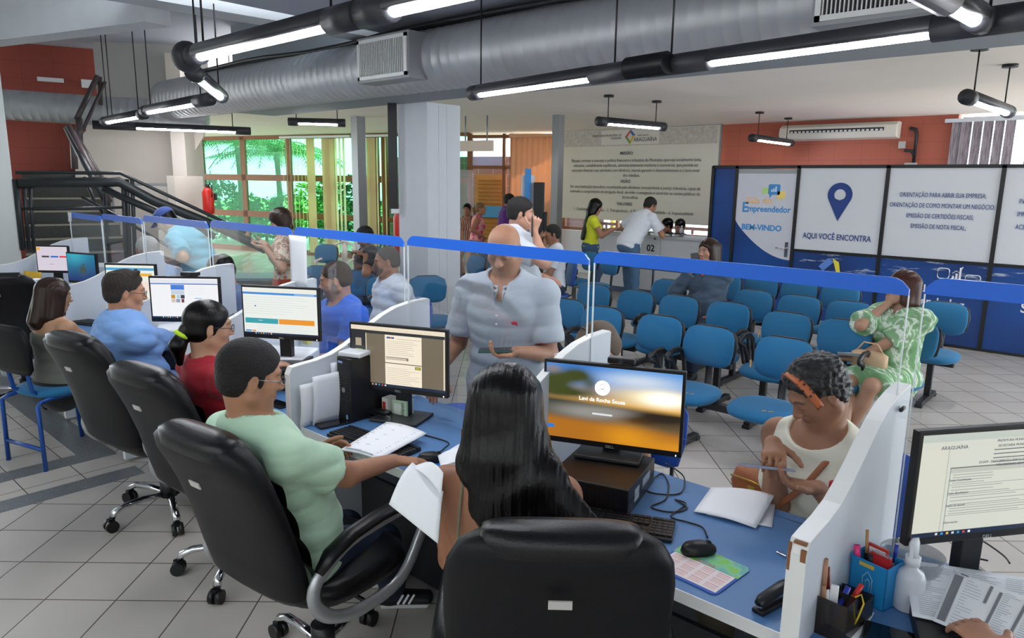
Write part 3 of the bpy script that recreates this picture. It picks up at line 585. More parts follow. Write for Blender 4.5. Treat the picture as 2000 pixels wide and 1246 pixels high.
for i, (x0, y0, x1, y1) in enumerate(((72, 150, 125, 162), (158, 155, 185, 173))):
    a = atD(x0, y0, 13.2); b = atD(x1, y1, 13.2); t = thing('paper_notice', ('white' if i == 0 else 'small white') + ' paper notice high on the red stair wall' + ('' if i == 0 else ', beside the handrail'), 'notice', (a + b)/2, sang); MB().box((0, -.02, 0), (math.hypot(b.x - a.x, b.y - a.y), .01, a.z - b.z)).build('sheet', M_PAPER, t)
# ================================================================ desks
M_BLUETOP = mat('blue_laminate', '#5580b2', .42, var=.05, vscale=3, bump=.02, bscale=200)
M_DIV = mat('divider_laminate', '#ccd2da', .38, var=.03)
M_CHIP = mat('chipboard', '#8a5c3e', .8, var=.2)
DX = [-7.8, -6.03, -4.85, -3.81, -2.77, -1.645, -.53, .62]
Y0, Y1 = 1.65, 2.33
dl_ = ['at the far left end of the row', 'of the station with the turtle screen', 'behind the man in the blue shirt', 'in front of the woman in red', 'in front of the man in the mint shirt', 'in front of the long haired woman', 'at the right edge of the picture']
for i in range(7):
    a, b = DX[i] + .018, DX[i+1] - .018
    t = thing('desk', 'blue topped white service desk ' + dl_[i], 'desk', (a, Y0, 0), group='service desks in the long row')
    w = b - a
    MB().span((0, 0, .722), (w, Y1 - Y0, .75)).build('worktop', M_BLUETOP, t)
    MB().span((-.0, -.004, .715), (w, -.0, .7515)).build('edge_strip', M_EDGE, t)
    MB().span((0, Y1 - Y0 - .06, .02), (w, Y1 - Y0 - .03, .722)).build('front_panel', M_DIV, t)
    MB().span((0.02, .3, .05), (w - .02, .32, .45)).build('modesty_panel', M_DKGREY, t) if i > 2 else None
prof = [(1.60, .02), (1.60, 1.0), (1.615, 1.03), (1.66, 1.035), (1.74, 1.04), (1.82, 1.055), (1.9, 1.085), (1.97, 1.12), (2.04, 1.16), (2.12, 1.2), (2.2, 1.228), (2.3, 1.245), (2.41, 1.25), (2.42, 1.24), (2.42, .02)]
dn = ['at the far left end of the desk row', 'left of the desk with the turtle screen', 'left of the blue shirted man\'s monitor', 'between the woman in red and the blue shirted man', 'left of the upright black computer tower', 'between the mint shirted man and the long haired woman', 'nearest, chipped, with pen cup and blue box behind', 'past the right edge monitor']
for i, x in enumerate(DX[:-1]):
    t = thing('desk_divider', 'white wavy topped desk divider ' + dn[i], 'divider', (x, 0, 0), group='dividers between the desks')
    th = .042 if i == 6 else .034
    MB().prism([(p[0], p[1]) for p in prof][::-1], ((-th/2, 0, 0), (0, 1, 0), (0, 0, 1)), th).build('board', M_DIV, t)
    rib = MB(); P = prof[1:-1]; rib.sweep([(0, y, z) for y, z in P], th/2 + .001, .004, n=8, up=(1, 0, 0)); 
    rib2 = MB()
    for (y0, z0), (y1, z1) in zip(P[:-1], P[1:]): rib2.beam((0, y0, z0), (0, y1, z1), th + .002, .004)
    rib2.span((-th/2 - .001, 1.5985, .02), (th/2 + .001, 1.602, 1.0)).build('edge_band', M_EDGE, t)
    if i in (5, 6):
        MB().box((th/2*.7, 1.6, 1.0), (th*.3, .006, .03)).box((-th/2*.85, 1.6, .99), (th*.16, .006, .07)).box((th*.1, 1.606, 1.028), (th*.7, .012, .006)).build('chipped_patch', M_CHIP, t)
M_BSTRIP = mat('blue_edge_tape', '#1d6ae0', .3, var=.03, spec=.6)
PX = [(-7.78, -6.95, 1.5), (-6.93, -6.05, 1.52), (-6.01, -4.9, 1.545), (-4.86, -3.82, 1.56), (-3.79, -2.785, 1.57), (-2.755, -1.65, 1.58), (-1.625, -.515, 1.59), (-.475, .6, 1.6)]
pn = ['leftmost, with a small paper note', 'second from the left, before the stairs', 'before the man in the turquoise shirt', 'before the dark haired customer', 'with a long paper taped on it', 'before the bald man in the grey polo', 'before the woman with the headband', 'last one at the right edge']
for i, (a, b, h) in enumerate(PX):
    t = thing('acrylic_screen', 'clear acrylic counter screen with blue top edge, ' + pn[i], 'screen', (a, 2.285, 0), group='acrylic screens along the desks')
    w = b - a; r = .05; c = .5*w
    pts = [(0, .75), (c - .2, .75), (c - .2, .93), (c + .2, .93), (c + .2, .75), (w, .75), (w, h - r)] + [(w - r + r*math.cos(q), h - r + r*math.sin(q)) for q in (rad(25), rad(50), rad(75))] + [(w - r, h), (r, h)] + [(r - r*math.sin(q), h - r + r*math.cos(q)) for q in (rad(25), rad(50), rad(75))] + [(0, h - r)]
    if i == 0: pts = [(0, .75), (w, .75), (w, h), (0, h)]
    MB().prism(pts, ((0, 0, 0), (1, 0, 0), (0, 0, 1)), .006).build('sheet', M_GLASS, t)
    e = MB(); z = h - .048; q = r - .004
    tp = [(.0, z), (w, z), (w, h - r + .02)] + [(w - r + (r+.001)*math.cos(q), h - r + (r+.001)*math.sin(q)) for q in (rad(35), rad(55), rad(75))] + [(w - r, h + .001), (r, h + .001)] + [(r - (r+.001)*math.sin(q), h - r + (r+.001)*math.cos(q)) for q in (rad(15), rad(35), rad(55))] + [(0, h - r + .02)]
    e.prism(tp, ((0, .002, 0), (1, 0, 0), (0, 0, 1)), .010).build('top_strip', M_BSTRIP, t)
    for x in (0, w): MB().box((x, -.003, (z + .75)/2), (.003, .008, z - .75)).build('pale_edge', mat('acrylic_edge', '#e8eef2', .2, alpha=.6), t)  # pale see-through strip along each side edge of the sheet
def papr(name, label, c, w, h, rz=0, rot=None, par=None, m=None):
    t = thing(name, label, 'paper', c, rz, rot=rot); MB().grid(lambda u, v: ((u - .5)*w, .003*math.sin(u*5 + v*3), (v - .5)*h), 6, 8).build('sheet', m or M_PAPER, t, solid=.0012); return t
a, b = atY(565, 462, 2.27), atY(600, 560, 2.27)
papr('taped_paper', 'long white paper taped on the acrylic screen left of the blue T-shirt man', ((a.x + b.x)/2, 2.27, (a.z + b.z)/2), b.x - a.x + .01, a.z - b.z + .02)
a, b = atY(130, 417, 2.27), atY(142, 431, 2.27); papr('taped_note', 'small white note stuck on the leftmost acrylic screen corner', ((a.x + b.x)/2, 2.27, (a.z + b.z)/2 - .0), .1, .09)
# acrylic clips at the near divider
for i, (x, lab) in enumerate(((-.5, 'small clear acrylic clip holding the screen at the nearest divider'),)):
    t = thing('acrylic_clip', lab, 'clip', (x, 2.3, 1.2)); MB().box((0, 0, 0), (.1, .03, .05)).build('clip', M_GLASS, t); MB().cyl((0, -.018, 0), (0, .018, 0), .006).build('screw', M_DKGREY, t)
# ================================================================ screens and monitors
M_SCR = bpy.data.materials.new('lit_screen'); M_SCR.use_nodes = True
_nt = M_SCR.node_tree; _a = _nt.nodes.new('ShaderNodeAttribute'); _a.attribute_name = 'Col'; _b = _nt.nodes['Principled BSDF']; _b.inputs['Base Color'].default_value = (.01, .01, .01, 1); _b.inputs['Roughness'].default_value = .25
_nt.links.new(_a.outputs['Color'], _b.inputs['Emission Color']); _b.inputs['Emission Strength'].default_value = SCREEN_W
def screen(par, w, h, rects, bg='#f4f6fb', img=None, y=-.002):
    m = MB(); cols = []
    if img:
        nx, ny = 64, 40; m.grid(lambda u, v: ((u - .5)*w, y, (v - .5)*h), nx, ny, smooth=False)
        for j in range(ny + 1):
            for i in range(nx + 1): cols.append(tuple(img(i/nx, j/ny)) + (1,))
    else:
        m.add([(-w/2, y, -h/2), (w/2, y, -h/2), (w/2, y, h/2), (-w/2, y, h/2)], [(0, 1, 2, 3)]); cols += [lin(bg)]*4
    for k, (x0, y0, x1, y1, c) in enumerate(rects):
        yy = y - .00012*(k + 1) - (.0005 if img else 0); X0, X1, Z0, Z1 = (x0 - .5)*w, (x1 - .5)*w, (y0 - .5)*h, (y1 - .5)*h
        m.add([(X0, yy, Z0), (X1, yy, Z0), (X1, yy, Z1), (X0, yy, Z1)], [(0, 1, 2, 3)]); cols += [lin(c)]*4
    return m.build('display', M_SCR, par, cols=cols)
def emat(name, c, e=.9):
    m = mat(name, c, .5, var=0, emit=e); return m
MPOS = []
def monitor(label, cx, cy, ztop, w, h, ang, base_z, content, tilt=-3, logo=True, stand=True):
    MPOS.append((cx, cy, ang)); t = thing('monitor', label, 'monitor', (cx, cy, base_z), rad(ang)); zc = ztop - h/2 - base_z
    hd = MB().box((0, .012, zc), (w, .024, h)).box((0, .035, zc), (w*.7, .03, h*.6)); hd.build('housing', M_BLKPL, t, bev=.003)
    s = screen(t, w - .022, h - .034, content[0], content[1], content[2] if len(content) > 2 else None); s.location = (0, -.001, zc + .006)
    if logo: text('DELL', .014, (0, -.0025, zc - h/2 + .003), mat('silver_ink', '#b8babd', .4, var=0), t, TR, ext=.0003)
    MB().box((w/2 - .02, -.001, zc - h/2 + .007), (.003, .002, .005)).build('power_light', emat('led_white', '#ffffff', 2.), t)
    if stand:
        MB().box((0, .055, (zc - .02)/2 + .0), (.07, .035, zc - .02 + .02)).build('stand_post', M_BLKPL, t, bev=.004)
        MB().box((0, .03, .007), (.24, .19, .014)).build('stand_base', mat('base_grey', '#2f3135', .35), t, bev=.004)
    return t
def blob(p, c, r): return math.exp(-(((p[0] - c[0])/r[0])**2 + ((p[1] - c[1])/r[1])**2))
def mixc(a, b, t): t = max(0, min(1, t)); return tuple(a[i]*(1 - t) + b[i]*t for i in range(3))
def img_login(u, v):
    c = mixc(lin('#f3b544')[:3], lin('#4d9be6')[:3], (v - .52)/.3)
    c = mixc(c, lin('#2f7fd8')[:3], blob((u, v), (.25, 1.0), (.25, .2))); c = mixc(c, lin('#ffe9a8')[:3], 1.0*blob((u, v), (.8, .66), (.3, .12))); c = mixc(c, (1.6, 1.5, 1.25), 1.2*blob((u, v), (.88, .66), (.16, .09)))
    c = mixc(c, lin('#e9f2fa')[:3], .8*blob((u, v), (.7, .86), (.3, .1)))
    c = mixc(c, lin('#3f4a1c')[:3], 1.2*blob((u, v), (.08, .78), (.15, .13)) + 1.2*blob((u, v), (.24, .87), (.09, .08)) + 1.2*blob((u, v), (.1, .62), (.3, .07)) + .7*blob((u, v), (.34, .76), (.06, .1))); c = mixc(c, lin('#b08a3c')[:3], .6*blob((u, v), (.05, .92), (.06, .05)))
    g = max(0, min(1, (.58 - .06*u - v)/.07)); low = mixc(lin('#3b4330')[:3], lin('#6d5a3a')[:3], u)
    low = mixc(low, lin('#1f2a18')[:3], 1.1*blob((u, v), (.15, .53), (.35, .09))); low = mixc(low, lin('#9c9a95')[:3], blob((u, v), (.32, .38), (.28, .1)) + .8*blob((u, v), (.6, .42), (.2, .06))); low = mixc(low, lin('#2c231a')[:3], 1.2*blob((u, v), (.88, .42), (.26, .1)) + .8*blob((u, v), (.7, .33), (.12, .05)))
    low = mixc(low, lin('#b87420')[:3], max(0, min(1, (.26 - v + .08*(1 - u))/.1))); low = mixc(low, lin('#e69a1e')[:3], blob((u, v), (.62, .1), (.18, .16)) + .9*blob((u, v), (1, .03), (.25, .1)))
    return mixc(c, low, g)
def img_turtle(u, v):
    c = mixc(lin('#0b2f6e')[:3], lin('#1b7fa6')[:3], v*1.1 - .2*u); c = mixc(c, lin('#37b0c4')[:3], .9*blob((u, v), (.3, .95), (.35, .3)))
    for (a, b), r in (((.55, .45), (.1, .12)), ((.48, .38), (.03, .12)), ((.63, .37), (.03, .12)), ((.58, .6), (.04, .06))): c = mixc(c, lin('#3d4a34')[:3], 1.1*blob((u, v), (a, b), r))
    return c
def win(extra, tb='#10233f'):
    r = random.Random(4); base = [(0, 0, 1, .045, tb)] + [(.15 + i*.035, .012, .165 + i*.035, .034, c) for i, c in enumerate(('#e8e8e8', '#4aa0e0', '#f0c040', '#e0e0e0', '#40a0d0', '#d05040', '#ffffff'))]
    return base + extra
R5 = random.Random(11)
def lines(x0, x1, y0, y1, n, c='#8b9098', th=.006, jit=.4):
    return [(x0, y, x0 + (x1 - x0)*(1 - R5.random()*jit), y + th, c) for y in [y0 + (y1 - y0)*i/max(1, n - 1) for i in range(n)]]
def between(pl, pr_, z): a, b = atZ(*pl, z), atZ(*pr_, z); return (a.x + b.x)/2, (a.y + b.y)/2, math.degrees(math.atan2(b.y - a.y, b.x - a.x)), math.hypot(b.x - a.x, b.y - a.y)
cx, cy, an, w = between((1063, 700), (1341, 727), 1.2)
M1 = monitor('monitor showing a blurred sunset sign-in picture, right of the long haired woman', cx, cy, 1.2, w, .32, an, .852, ([(.36, .36, .51, .385, '#e9edf2'), (.02, .12, .07, .17, '#2f7fe0')], '#000000', img_login))
scl = [c for c in M1.children if c.name.startswith('display')][0]
text('Levi da Rocha Sousa', .021, (-.035, -.006, .012), emat('screen_white', '#ffffff', 1.0), scl, TR, ext=.0002)
ico = MB().prism([(.028*math.cos(i*math.pi/12), .028*math.sin(i*math.pi/12)) for i in range(24)], ((-.035, -.0045, .065), (1, 0, 0), (0, 0, 1)), .0006); ico.build('user_icon', emat('screen_white', '#ffffff', 1.0), scl)
MB().sweep([(-.035 + .009*math.cos(a), -.0055, .071 + .009*math.sin(a)) for a in [i*math.pi/6 for i in range(12)]], .0008, closed=True, n=4).sweep([(-.035 + .014*math.cos(a), -.0055, .049 + .012*math.sin(a)) for a in [i*math.pi/8 for i in range(9)]], .0008, n=4).build('user_outline', M_BLACK, scl)
cx, cy, an, w = between((682, 628), (874, 645), 1.2)
rc = win([(0, .045, 1, .93, '#2a2c30'), (0, .93, 1, 1, '#f6e7cf'), (.16, .05, .985, .88, '#786c5a'), (.16, .05, .168, .88, '#fff2d8'), (.985, .05, 1, .88, '#e9dcc4'), (.37, .42, .76, .88, '#fff3dd'), (.37, .05, .76, .405, '#fff3dd'), (.39, .82, .47, .85, '#3a5f9c'), (.43, .82, .445, .85, '#e08030'), (.38, .47, .62, .52, '#8a7f70'), (.69, .34, .75, .39, '#5c8a3c'), (.70, .35, .74, .38, '#d9b24a'), (.5, .82, .75, .826, '#a89b88')] +
   [(.05, y, .115, y + .13, '#b5a892') for y in (.12, .3, .48, .66)] + lines(.39, .75, .56, .78, 8, '#c4b69e') + lines(.39, .75, .08, .33, 9, '#c9bba4') + [(.385 + i*.008, .475, .389 + i*.008, .515, '#fff3dd') for i in range(28)] + [(.41 + i*.03, .96, .415 + i*.03, .97, '#b8a890') for i in range(15)])
monitor('monitor showing a brown bordered bill page, before the bald man', cx, cy, 1.2, w, .315, an, .752, (rc, '#fff3dd'))
cx, cy, an, w = between((470, 556), (622, 563), 1.28)
rc = win([(0, .86, 1, .905, '#3d8fe0'), (.7, .87, .97, .895, '#9cc6f2'), (.02, .24, .47, .35, '#3aa6b0'), (.48, .24, .96, .35, '#f39c2e'), (.2, .30, .26, .31, '#d8f0f2'), (.02, .06, .1, .09, '#3d8fe0'), (.11, .06, .16, .09, '#f08a3c'), (.0, .905, 1, 1, '#f3f5ec')] + lines(.02, .9, .45, .8, 8, '#d3dadd') + lines(.18, .95, .07, .2, 4, '#cfd6da') + [(.16, .6, .18, .625, '#2f6ea8')])
monitor('monitor showing a page with one teal and one orange bar', cx, cy, 1.28, w, .29, an, .862, (rc, '#f4f8f2'))
cx, cy, an, w = between((289, 539), (428, 541), 1.28)
rc = win([(0, .85, 1, .875, '#4a78c8'), (0, .875, 1, .97, '#eceff6'), (.3, .72, .5, .84, '#4a82dc'), (.3, .6, .5, .71, '#cfd8e6'), (.3, .5, .36, .59, '#c79a2e'), (.38, .5, .43, .59, '#b8d4e8'), (.44, .5, .5, .59, '#3b3f48'), (.3, .4, .36, .49, '#e0c8c0'), (.37, .4, .43, .49, '#9aa6b8'), (.45, .4, .49, .49, '#7a3040'), (.65, .5, .75, .515, '#5aa0dc'), (.65, .34, .76, .37, '#d8c0b8')] + lines(.55, .9, .6, .8, 5, '#e2e5ea'))
monitor('monitor showing a white page with a picture column, behind the woman in red', cx, cy, 1.28, w, .27, an, .862, (rc, '#fbfcff'))
cx, cy, an, w = between((203, 514), (303, 516), 1.26)
rc = win([(0, .86, 1, .93, '#4aa8dc'), (.05, .7, .48, .78, '#d84040'), (.5, .7, .95, .78, '#f0b23c'), (.5, .3, .95, .55, '#fbe8dc')] + lines(.05, .45, .3, .6, 5, '#d8d8d0'))
monitor('monitor with red and yellow bars, partly behind the balding man\'s head', cx, cy, 1.26, w, .28, an, .752, (rc, '#f4f8ea'))
cx, cy, an, w = between((128, 492), (186, 496), 1.2)
monitor('monitor showing a sea turtle in blue water', cx, cy, 1.2, w, .265, an, .752, ([], '#000000', img_turtle), logo=False)
cx, cy, an, w = between((71, 479), (129, 480), 1.22)
monitor('leftmost monitor, lilac page with black, blue and red buttons', cx, cy, 1.22, w + .03, .25, an, .752, ([(0, .85, .12, .97, '#f0b43c'), (.16, .55, .4, .62, '#3b3b44'), (.45, .55, .7, .62, '#3a6cc8'), (.74, .55, 1, .62, '#e0404c'), (.4, .26, .5, .275, '#6a6a8a'), (.5, .26, .56, .275, '#e07070')], '#ded4e2'), logo=False)
ra = atZ(1768, 1068, .93); RD = V3((math.cos(rad(54)), math.sin(rad(54)), 0)); w = .5; cx, cy = ra.x + RD.x*w/2, ra.y + RD.y*w/2
rc = win([(0, .93, 1, 1, '#c6cfc6'), (0, .86, 1, .93, '#dcded2'), (.17, .05, 1, .86, '#dcdfd2'), (.19, .66, 1, .675, '#6a6e6c'), (.19, .62, 1, .665, '#c4c8bd'), (.19, .5, 1, .504, '#8a8e88'), (.19, .4, 1, .404, '#8a8e88'), (.19, .29, 1, .294, '#8a8e88'), (.19, .2, 1, .204, '#8a8e88'), (.19, .05, .195, .67, '#9a9e98'), (.165, .05, .17, .86, '#b9bdb2')] + lines(.21, .5, .52, .6, 4, '#9a9e9a', .006) + lines(.21, .6, .42, .48, 3, '#9a9e9a', .006) + lines(.21, .9, .31, .38, 3, '#9a9e9a', .006) + lines(.21, .9, .22, .27, 3, '#9a9e9a', .006) + lines(.45, .95, .7, .82, 4, '#70747a', .01))
MR = monitor('large monitor at the right edge showing a municipal tax document', cx, cy, .93 + .315, w, .315, 54, .752, (rc, '#dfe0d0'))
sc_ = [c for c in MR.children if c.name.startswith('display')][0]
for s, c in (('ARAGUAÍNA', '#3f4250'),): text(s, .014, (-.2 + .055, -.0055, .1), emat('screen_ink', c, .6), sc_, TR, ext=.0002)
for k, s in enumerate(('PREFEITURA MUNICIPAL DE ARAGUAÍNA', 'SECRETARIA MUNICIPAL DA FAZENDA', 'DUAM - DOCUMENTO ÚNICO DE ARRECADAÇÃO MUNICIPAL', 'HONORÁRIOS ADVOCATÍCIOS - 4667')): text(s, .0095, (.07, -.0055, (.112, .098, .056, .045)[k]), emat('screen_ink', '#3f4250', .6), sc_, TR, ext=.0002)
for k, s in enumerate(('Dados Contribuinte', 'Dados Beneficiário', 'Dados do Imóvel', 'Observações')): text(s, .0085, (-.15, -.0055, (.012, -.024, -.058, -.105)[k]), emat('screen_ink', '#3f4250', .6), sc_, TR, 'LEFT', ext=.0002)
# ================================================================ executive chairs
M_LEATH = mat('black_leather', '#0b0c0e', .3, var=.12, bump=.12, bscale=220, spec=.4)
M_LEATH2 = mat('black_leather_back', '#0f1012', .45, var=.1, bump=.08, bscale=260, spec=.25)
M_SILV = mat('silver_plastic', '#a6a8ab', .3, metal=.55, var=.05)
def superel(w, d, cx, cy, z, n=28, e=2.8, skew=0.):
    out = []
    for j in range(n):
        a = 2*math.pi*j/n; ca, sa = math.cos(a), math.sin(a); out.append(V3((cx + w*math.copysign(abs(ca)**(2/e), ca), cy + d*math.copysign(abs(sa)**(2/e), sa), z + skew*sa)))
    return out
def exec_chair(label, loc, face, tilt=0., star=0.):
    t = thing('office_chair', label, 'chair', loc, face - math.pi/2, 'black leather office chairs behind the desks')
    zs = [(.49, .215, .05, -.235), (.53, .24, .06, -.25), (.62, .258, .055, -.262), (.75, .262, .05, -.277), (.88, .264, .05, -.302), (.97, .262, .055, -.325), (1.03, .252, .062, -.343), (1.075, .228, .06, -.355), (1.10, .19, .045, -.36), (1.108, .14, .02, -.362)]
    bk = MB().loft([superel(w, d, 0, y, z) for z, w, d, y in zs]); b = bk.build('backrest', M_LEATH2, t)
    pl = MB().loft([superel(w, d, 0, y, z, e=3.4) for z, w, d, y in [(.955, .15, .05, -.292), (.96, .185, .058, -.294), (1.02, .187, .064, -.31), (1.07, .184, .074, -.345), (1.112, .174, .054, -.358), (1.121, .15, .02, -.359)]]); pl.build('headrest_pillow', M_LEATH, b)
    MB().grid(lambda u, v: ((u - .5)*.5*(1 - .25*(v > .9)), -.19 - .1*v + .022*math.cos((u - .5)*3.1)*1 + .012*abs(math.sin(v*math.pi*4)), .5 + .5*v), 12, 40).build('cushion_front', M_LEATH, b)
    MB().box((0.0, -.4, .955), (.052, .004, .022), Euler((rad(12), 0, 0))).build('asset_label', mat('asset_sticker', '#b9b5b2', .4), b)
    if tilt:
        b.rotation_euler = (rad(tilt), 0, 0); pv = V3((0, -.2, .48)); b.location = pv - Euler((rad(tilt), 0, 0)).to_matrix() @ pv
    MB().loft([superel(w, d, 0, .02, z, e=3.2) for z, w, d in [(.41, .2, .2), (.425, .245, .24), (.46, .26, .255), (.49, .255, .25), (.505, .22, .22), (.51, .1, .1)]]).build('seat', M_LEATH, t)
    for s in (-1, 1):
        loop = [(-.25, .50), (-.19, .44), (-.08, .405), (.08, .41), (.16, .45), (.22, .53), (.26, .60), (.255, .66), (.2, .69), (.05, .69), (-.1, .675), (-.2, .63), (-.26, .57)]
        P = []; k = len(loop)
        for i in range(k):
            a, b2, c, d = (V3((0, *loop[(i + q) % k])) for q in (-1, 0, 1, 2))
            for q in (0, .33, .66): P.append(.5*((2*b2) + (c - a)*q + (2*a - 5*b2 + 4*c - d)*q*q + (3*b2 - a - 3*c + d)*q**3))
        P = [V3((s*.285, p.y, p.z)) for p in P]
        ar = MB().sweep(P, .024, .017, n=10, closed=True, up=(1, 0, 0)).build('armrest', M_SILV, t)
        top = [V3((s*.285, y, z)) for y, z in ((-.24, .615), (-.19, .66), (-.1, .695), (.02, .71), (.14, .712), (.22, .70), (.26, .665))]
        MB().sweep(top, .032, .02, n=12, radii=[.6, 1, 1, 1, 1, 1, .6]).build('arm_pad', M_LEATH, ar)
    MB().cyl((0, 0, .12), (0, 0, .42), .028).cyl((0, 0, .1), (0, 0, .2), .045).build('gas_column', M_BLACK, t)
    MB().box((0, 0, .4), (.2, .22, .03)).cyl((.08, .0, .39), (.25, .02, .36), .008).build('mechanism', M_BLACK, t)
    for k in range(5):
        a = star + 2*math.pi*k/5; d = V3((math.cos(a), math.sin(a), 0))
        MB().sweep([d*.03 + V3((0, 0, .115)), d*.14 + V3((0, 0, .125)), d*.24 + V3((0, 0, .12)), d*.29 + V3((0, 0, .1)), d*.30 + V3((0, 0, .075))], .02, .016, n=8).build('star_leg', M_CHROME, t)
        q = d.cross(V3((0, 0, 1))); c = d*.31 + V3((0, 0, .033))
        MB().cyl(c - q*.028, c - q*.006, .032, n=14).cyl(c + q*.006, c + q*.028, .032, n=14).box(c + V3((0, 0, .03)), (.03, .03, .02)).build('caster', M_BLKPL, t)
    return t
def chair_at(label, px, py, z, face, star=0., tilt=0.):
    p = atZ(px, py, z); f = V3((math.cos(rad(face)), math.sin(rad(face)), 0)); o = p + f*(.33 + .5*math.sin(rad(tilt))); return exec_chair(label, (o.x, o.y, 0), rad(face), star=star, tilt=tilt)
CH1 = chair_at('nearest black leather office chair, holding the long haired woman', 1095, 1022, 1.11, 131, .3)
CH2 = chair_at('black leather office chair of the man in the mint shirt', 412, 846, 1.07, 97, .55, 8)
CH3 = chair_at('black leather office chair of the woman in red', 292, 722, 1.07, 98, .2, 8)
CH4 = chair_at('black leather office chair of the man in the blue shirt', 155, 660, 1.07, 100, .8, 7)
CH5 = chair_at('black leather office chair cut by the left edge of the picture', -5, 540, 1.09, 150, .4)
# blue framed chair of P5
def p5chair(o, rz):
  t = thing('visitor_chair', 'chair with bent blue tube legs holding the dark haired woman at left', 'chair', o, rz)
  p5build(t)
def p5build(t):
    f = MB()
    for s in (-1, 1): f.sweep([(s*.2, -.0, .0), (s*.19, .0, .42), (s*.17, .03, .44), (s*.17, .12, .45), (s*.17, .45, .44), (s*.19, .47, .4), (s*.2, .5, 0)], .014)
    f.sweep([(-.2, 0, .14), (.2, 0, .14)], .013).sweep([(-.09, .12, .44), (-.1, .03, .5), (-.1, -.0, .68), (-.06, -.0, .76), (.06, 0, .76), (.1, 0, .68), (.1, .03, .5), (.09, .12, .44)], .014); f.build('leg_frame', mat('blue_tube', '#1d4f9e', .3), t)
    MB().loft([superel(w, d, 0, .26, z) for z, w, d in [(.45, .2, .2), (.46, .22, .22), (.49, .22, .22), (.505, .18, .18)]]).build('seat', mat('blue_fabric', '#1b6894', .85, var=.1, vscale=9, bump=.1, bscale=350, sheen=.1), t)
    MB().loft([superel(w, d, 0, y, z) for z, w, d, y in [(.62, .15, .02, .0), (.66, .2, .03, -.01), (.8, .21, .03, -.02), (.9, .2, .03, -.03), (.93, .15, .015, -.03)]]).build('backrest', M_LEATH2, t)
# ================================================================ waiting benches
M_BFAB = mat('blue_fabric', '#1b6894', .85, var=.1, vscale=9, bump=.1, bscale=350, sheen=.1)
M_BENCH = mat('bench_black', '#1b1c1f', .4, var=.08)
PAD_B = PAD_S = None
def pad_back():
    m = MB(); rings = []
    prof = [(.0, .10, .008), (.012, .145, .02), (.04, .178, .032), (.1, .194, .036), (.16, .196, .036), (.22, .188, .032), (.258, .165, .024), (.277, .125, .013), (.283, .08, .004)]
    m.loft([superel(w, d, 0, -.02*math.sin(z/.283*math.pi), z, e=2.4) for z, w, d in prof]); return m
def pad_seat():
    m = MB(); m.loft([superel(w, d, 0, 0, z, e=2.6) for z, w, d in [(0, .18, .18), (.012, .21, .205), (.035, .218, .212), (.055, .206, .2), (.066, .155, .15), (.069, .07, .07)]]); return m
me_b = me_s = None
def bench(label, x0, y, n, pitch=.53, rz=0., arms=(True, True), z=0, backs=True, tear=()):
    """seats along +X, facing -Y; x0,y = floor position under the first back"""
    global me_b, me_s
    t = thing('waiting_bench', label, 'bench', (x0, y, 0), rz, 'blue waiting benches')
    L = pitch*(n - 1)
    fr_ = MB().box((L/2, -.24, .36), (L + .35, .06, .05))
    for x in ((-.05, L + .05) if n > 1 else (0,)):
        fr_.box((x, -.24, .2), (.05, .045, .34)).box((x, -.26, .03), (.05, .5, .045)).box((x + .0, -.5, .014), (.06, .05, .028)).box((x, -.02, .014), (.06, .05, .028))
    fr_.build('frame', M_BENCH, t, bev=.004)
    for k in range(n):
        x = k*pitch
        if me_s is None:
            o = pad_seat().build('seat', M_BFAB, t); me_s = o.data
        else: o = bpy.data.objects.new('seat', me_s); COL.objects.link(o); o.parent = t
        o.location = (x, -.27, .39); o.rotation_euler = (rad(3), 0, 0)
        if me_b is None:
            b = pad_back().build('backrest', M_BFAB, t); me_b = b.data
        else: b = bpy.data.objects.new('backrest', me_b); COL.objects.link(b); b.parent = t
        b.location = (x, -.02, .57); b.rotation_euler = (rad(-9), 0, 0)
        MB().sweep([(x, -.2, .375), (x, -.04, .37), (x, .02, .42), (x, .035, .6), (x, .05, .75)], .028, .01, n=8).build('back_bracket', M_BENCH, t)
        MB().loft([[V3((x + q.x*1.03, -.02 + (q.z)*.16 + q.y*1.0 + .018, .57 + q.z)) for q in superel(w, .02, 0, 0, zz_, e=2.4)] for zz_, w in [(.005, .11), (.04, .184), (.16, .202), (.24, .184), (.284, .10)]]).build('back_shell', M_BENCH, t)
        if k in tear:
            MB().box((x - .19, -.075, .66), (.008, .004, .05), Euler((0, .1, 0))).box((x + .1, -.4, .462), (.03, .004, .003), Euler((0, 0, .8))).box((x + .06, -.41, .462), (.03, .004, .003), Euler((0, 0, .9))).build('torn_spot', mat('foam_orange', '#d9a04a', .9), t)
    for s, x in ((0, -pitch/2), (1, L + pitch/2)):
        if not arms[s]: continue
        MB().sweep([(x, -.06, .4), (x, -.08, .52), (x, -.11, .62), (x, -.17, .665), (x, -.27, .67), (x, -.36, .645), (x, -.36, .63), (x, -.27, .6), (x, -.2, .5), (x, -.16, .4), (x, -.08, .37)], .024, .014, n=8, closed=False, up=(1, 0, 0)).build('armrest', M_BENCH, t)
    return t
def row(pts, z=.74): return [atZ(x, y, z) for x, y in pts]
A = row([(1182, 625), (1272, 650), (1385, 668), (1522, 697)]); B = row([(1237, 592), (1322, 603), (1418, 617), (1530, 640), (1648, 655)]); C = row([(1300, 568), (1378, 577), (1470, 590), (1557, 603), (1655, 615)]); Dr = row([(1485, 558), (1563, 568), (1640, 575)])
def brow(label, P, i, n, **k):
    x = P[i].x; p = (P[i + n - 1].x - P[i].x)/max(1, n - 1) if n > 1 else .53; yv = sum(q.y for q in P[i:i + n])/n + .04; return bench(label, x, yv, n, p, **k)
brow('blue two seat bench in the front row, left end, behind the headset customer', A, 0, 2)
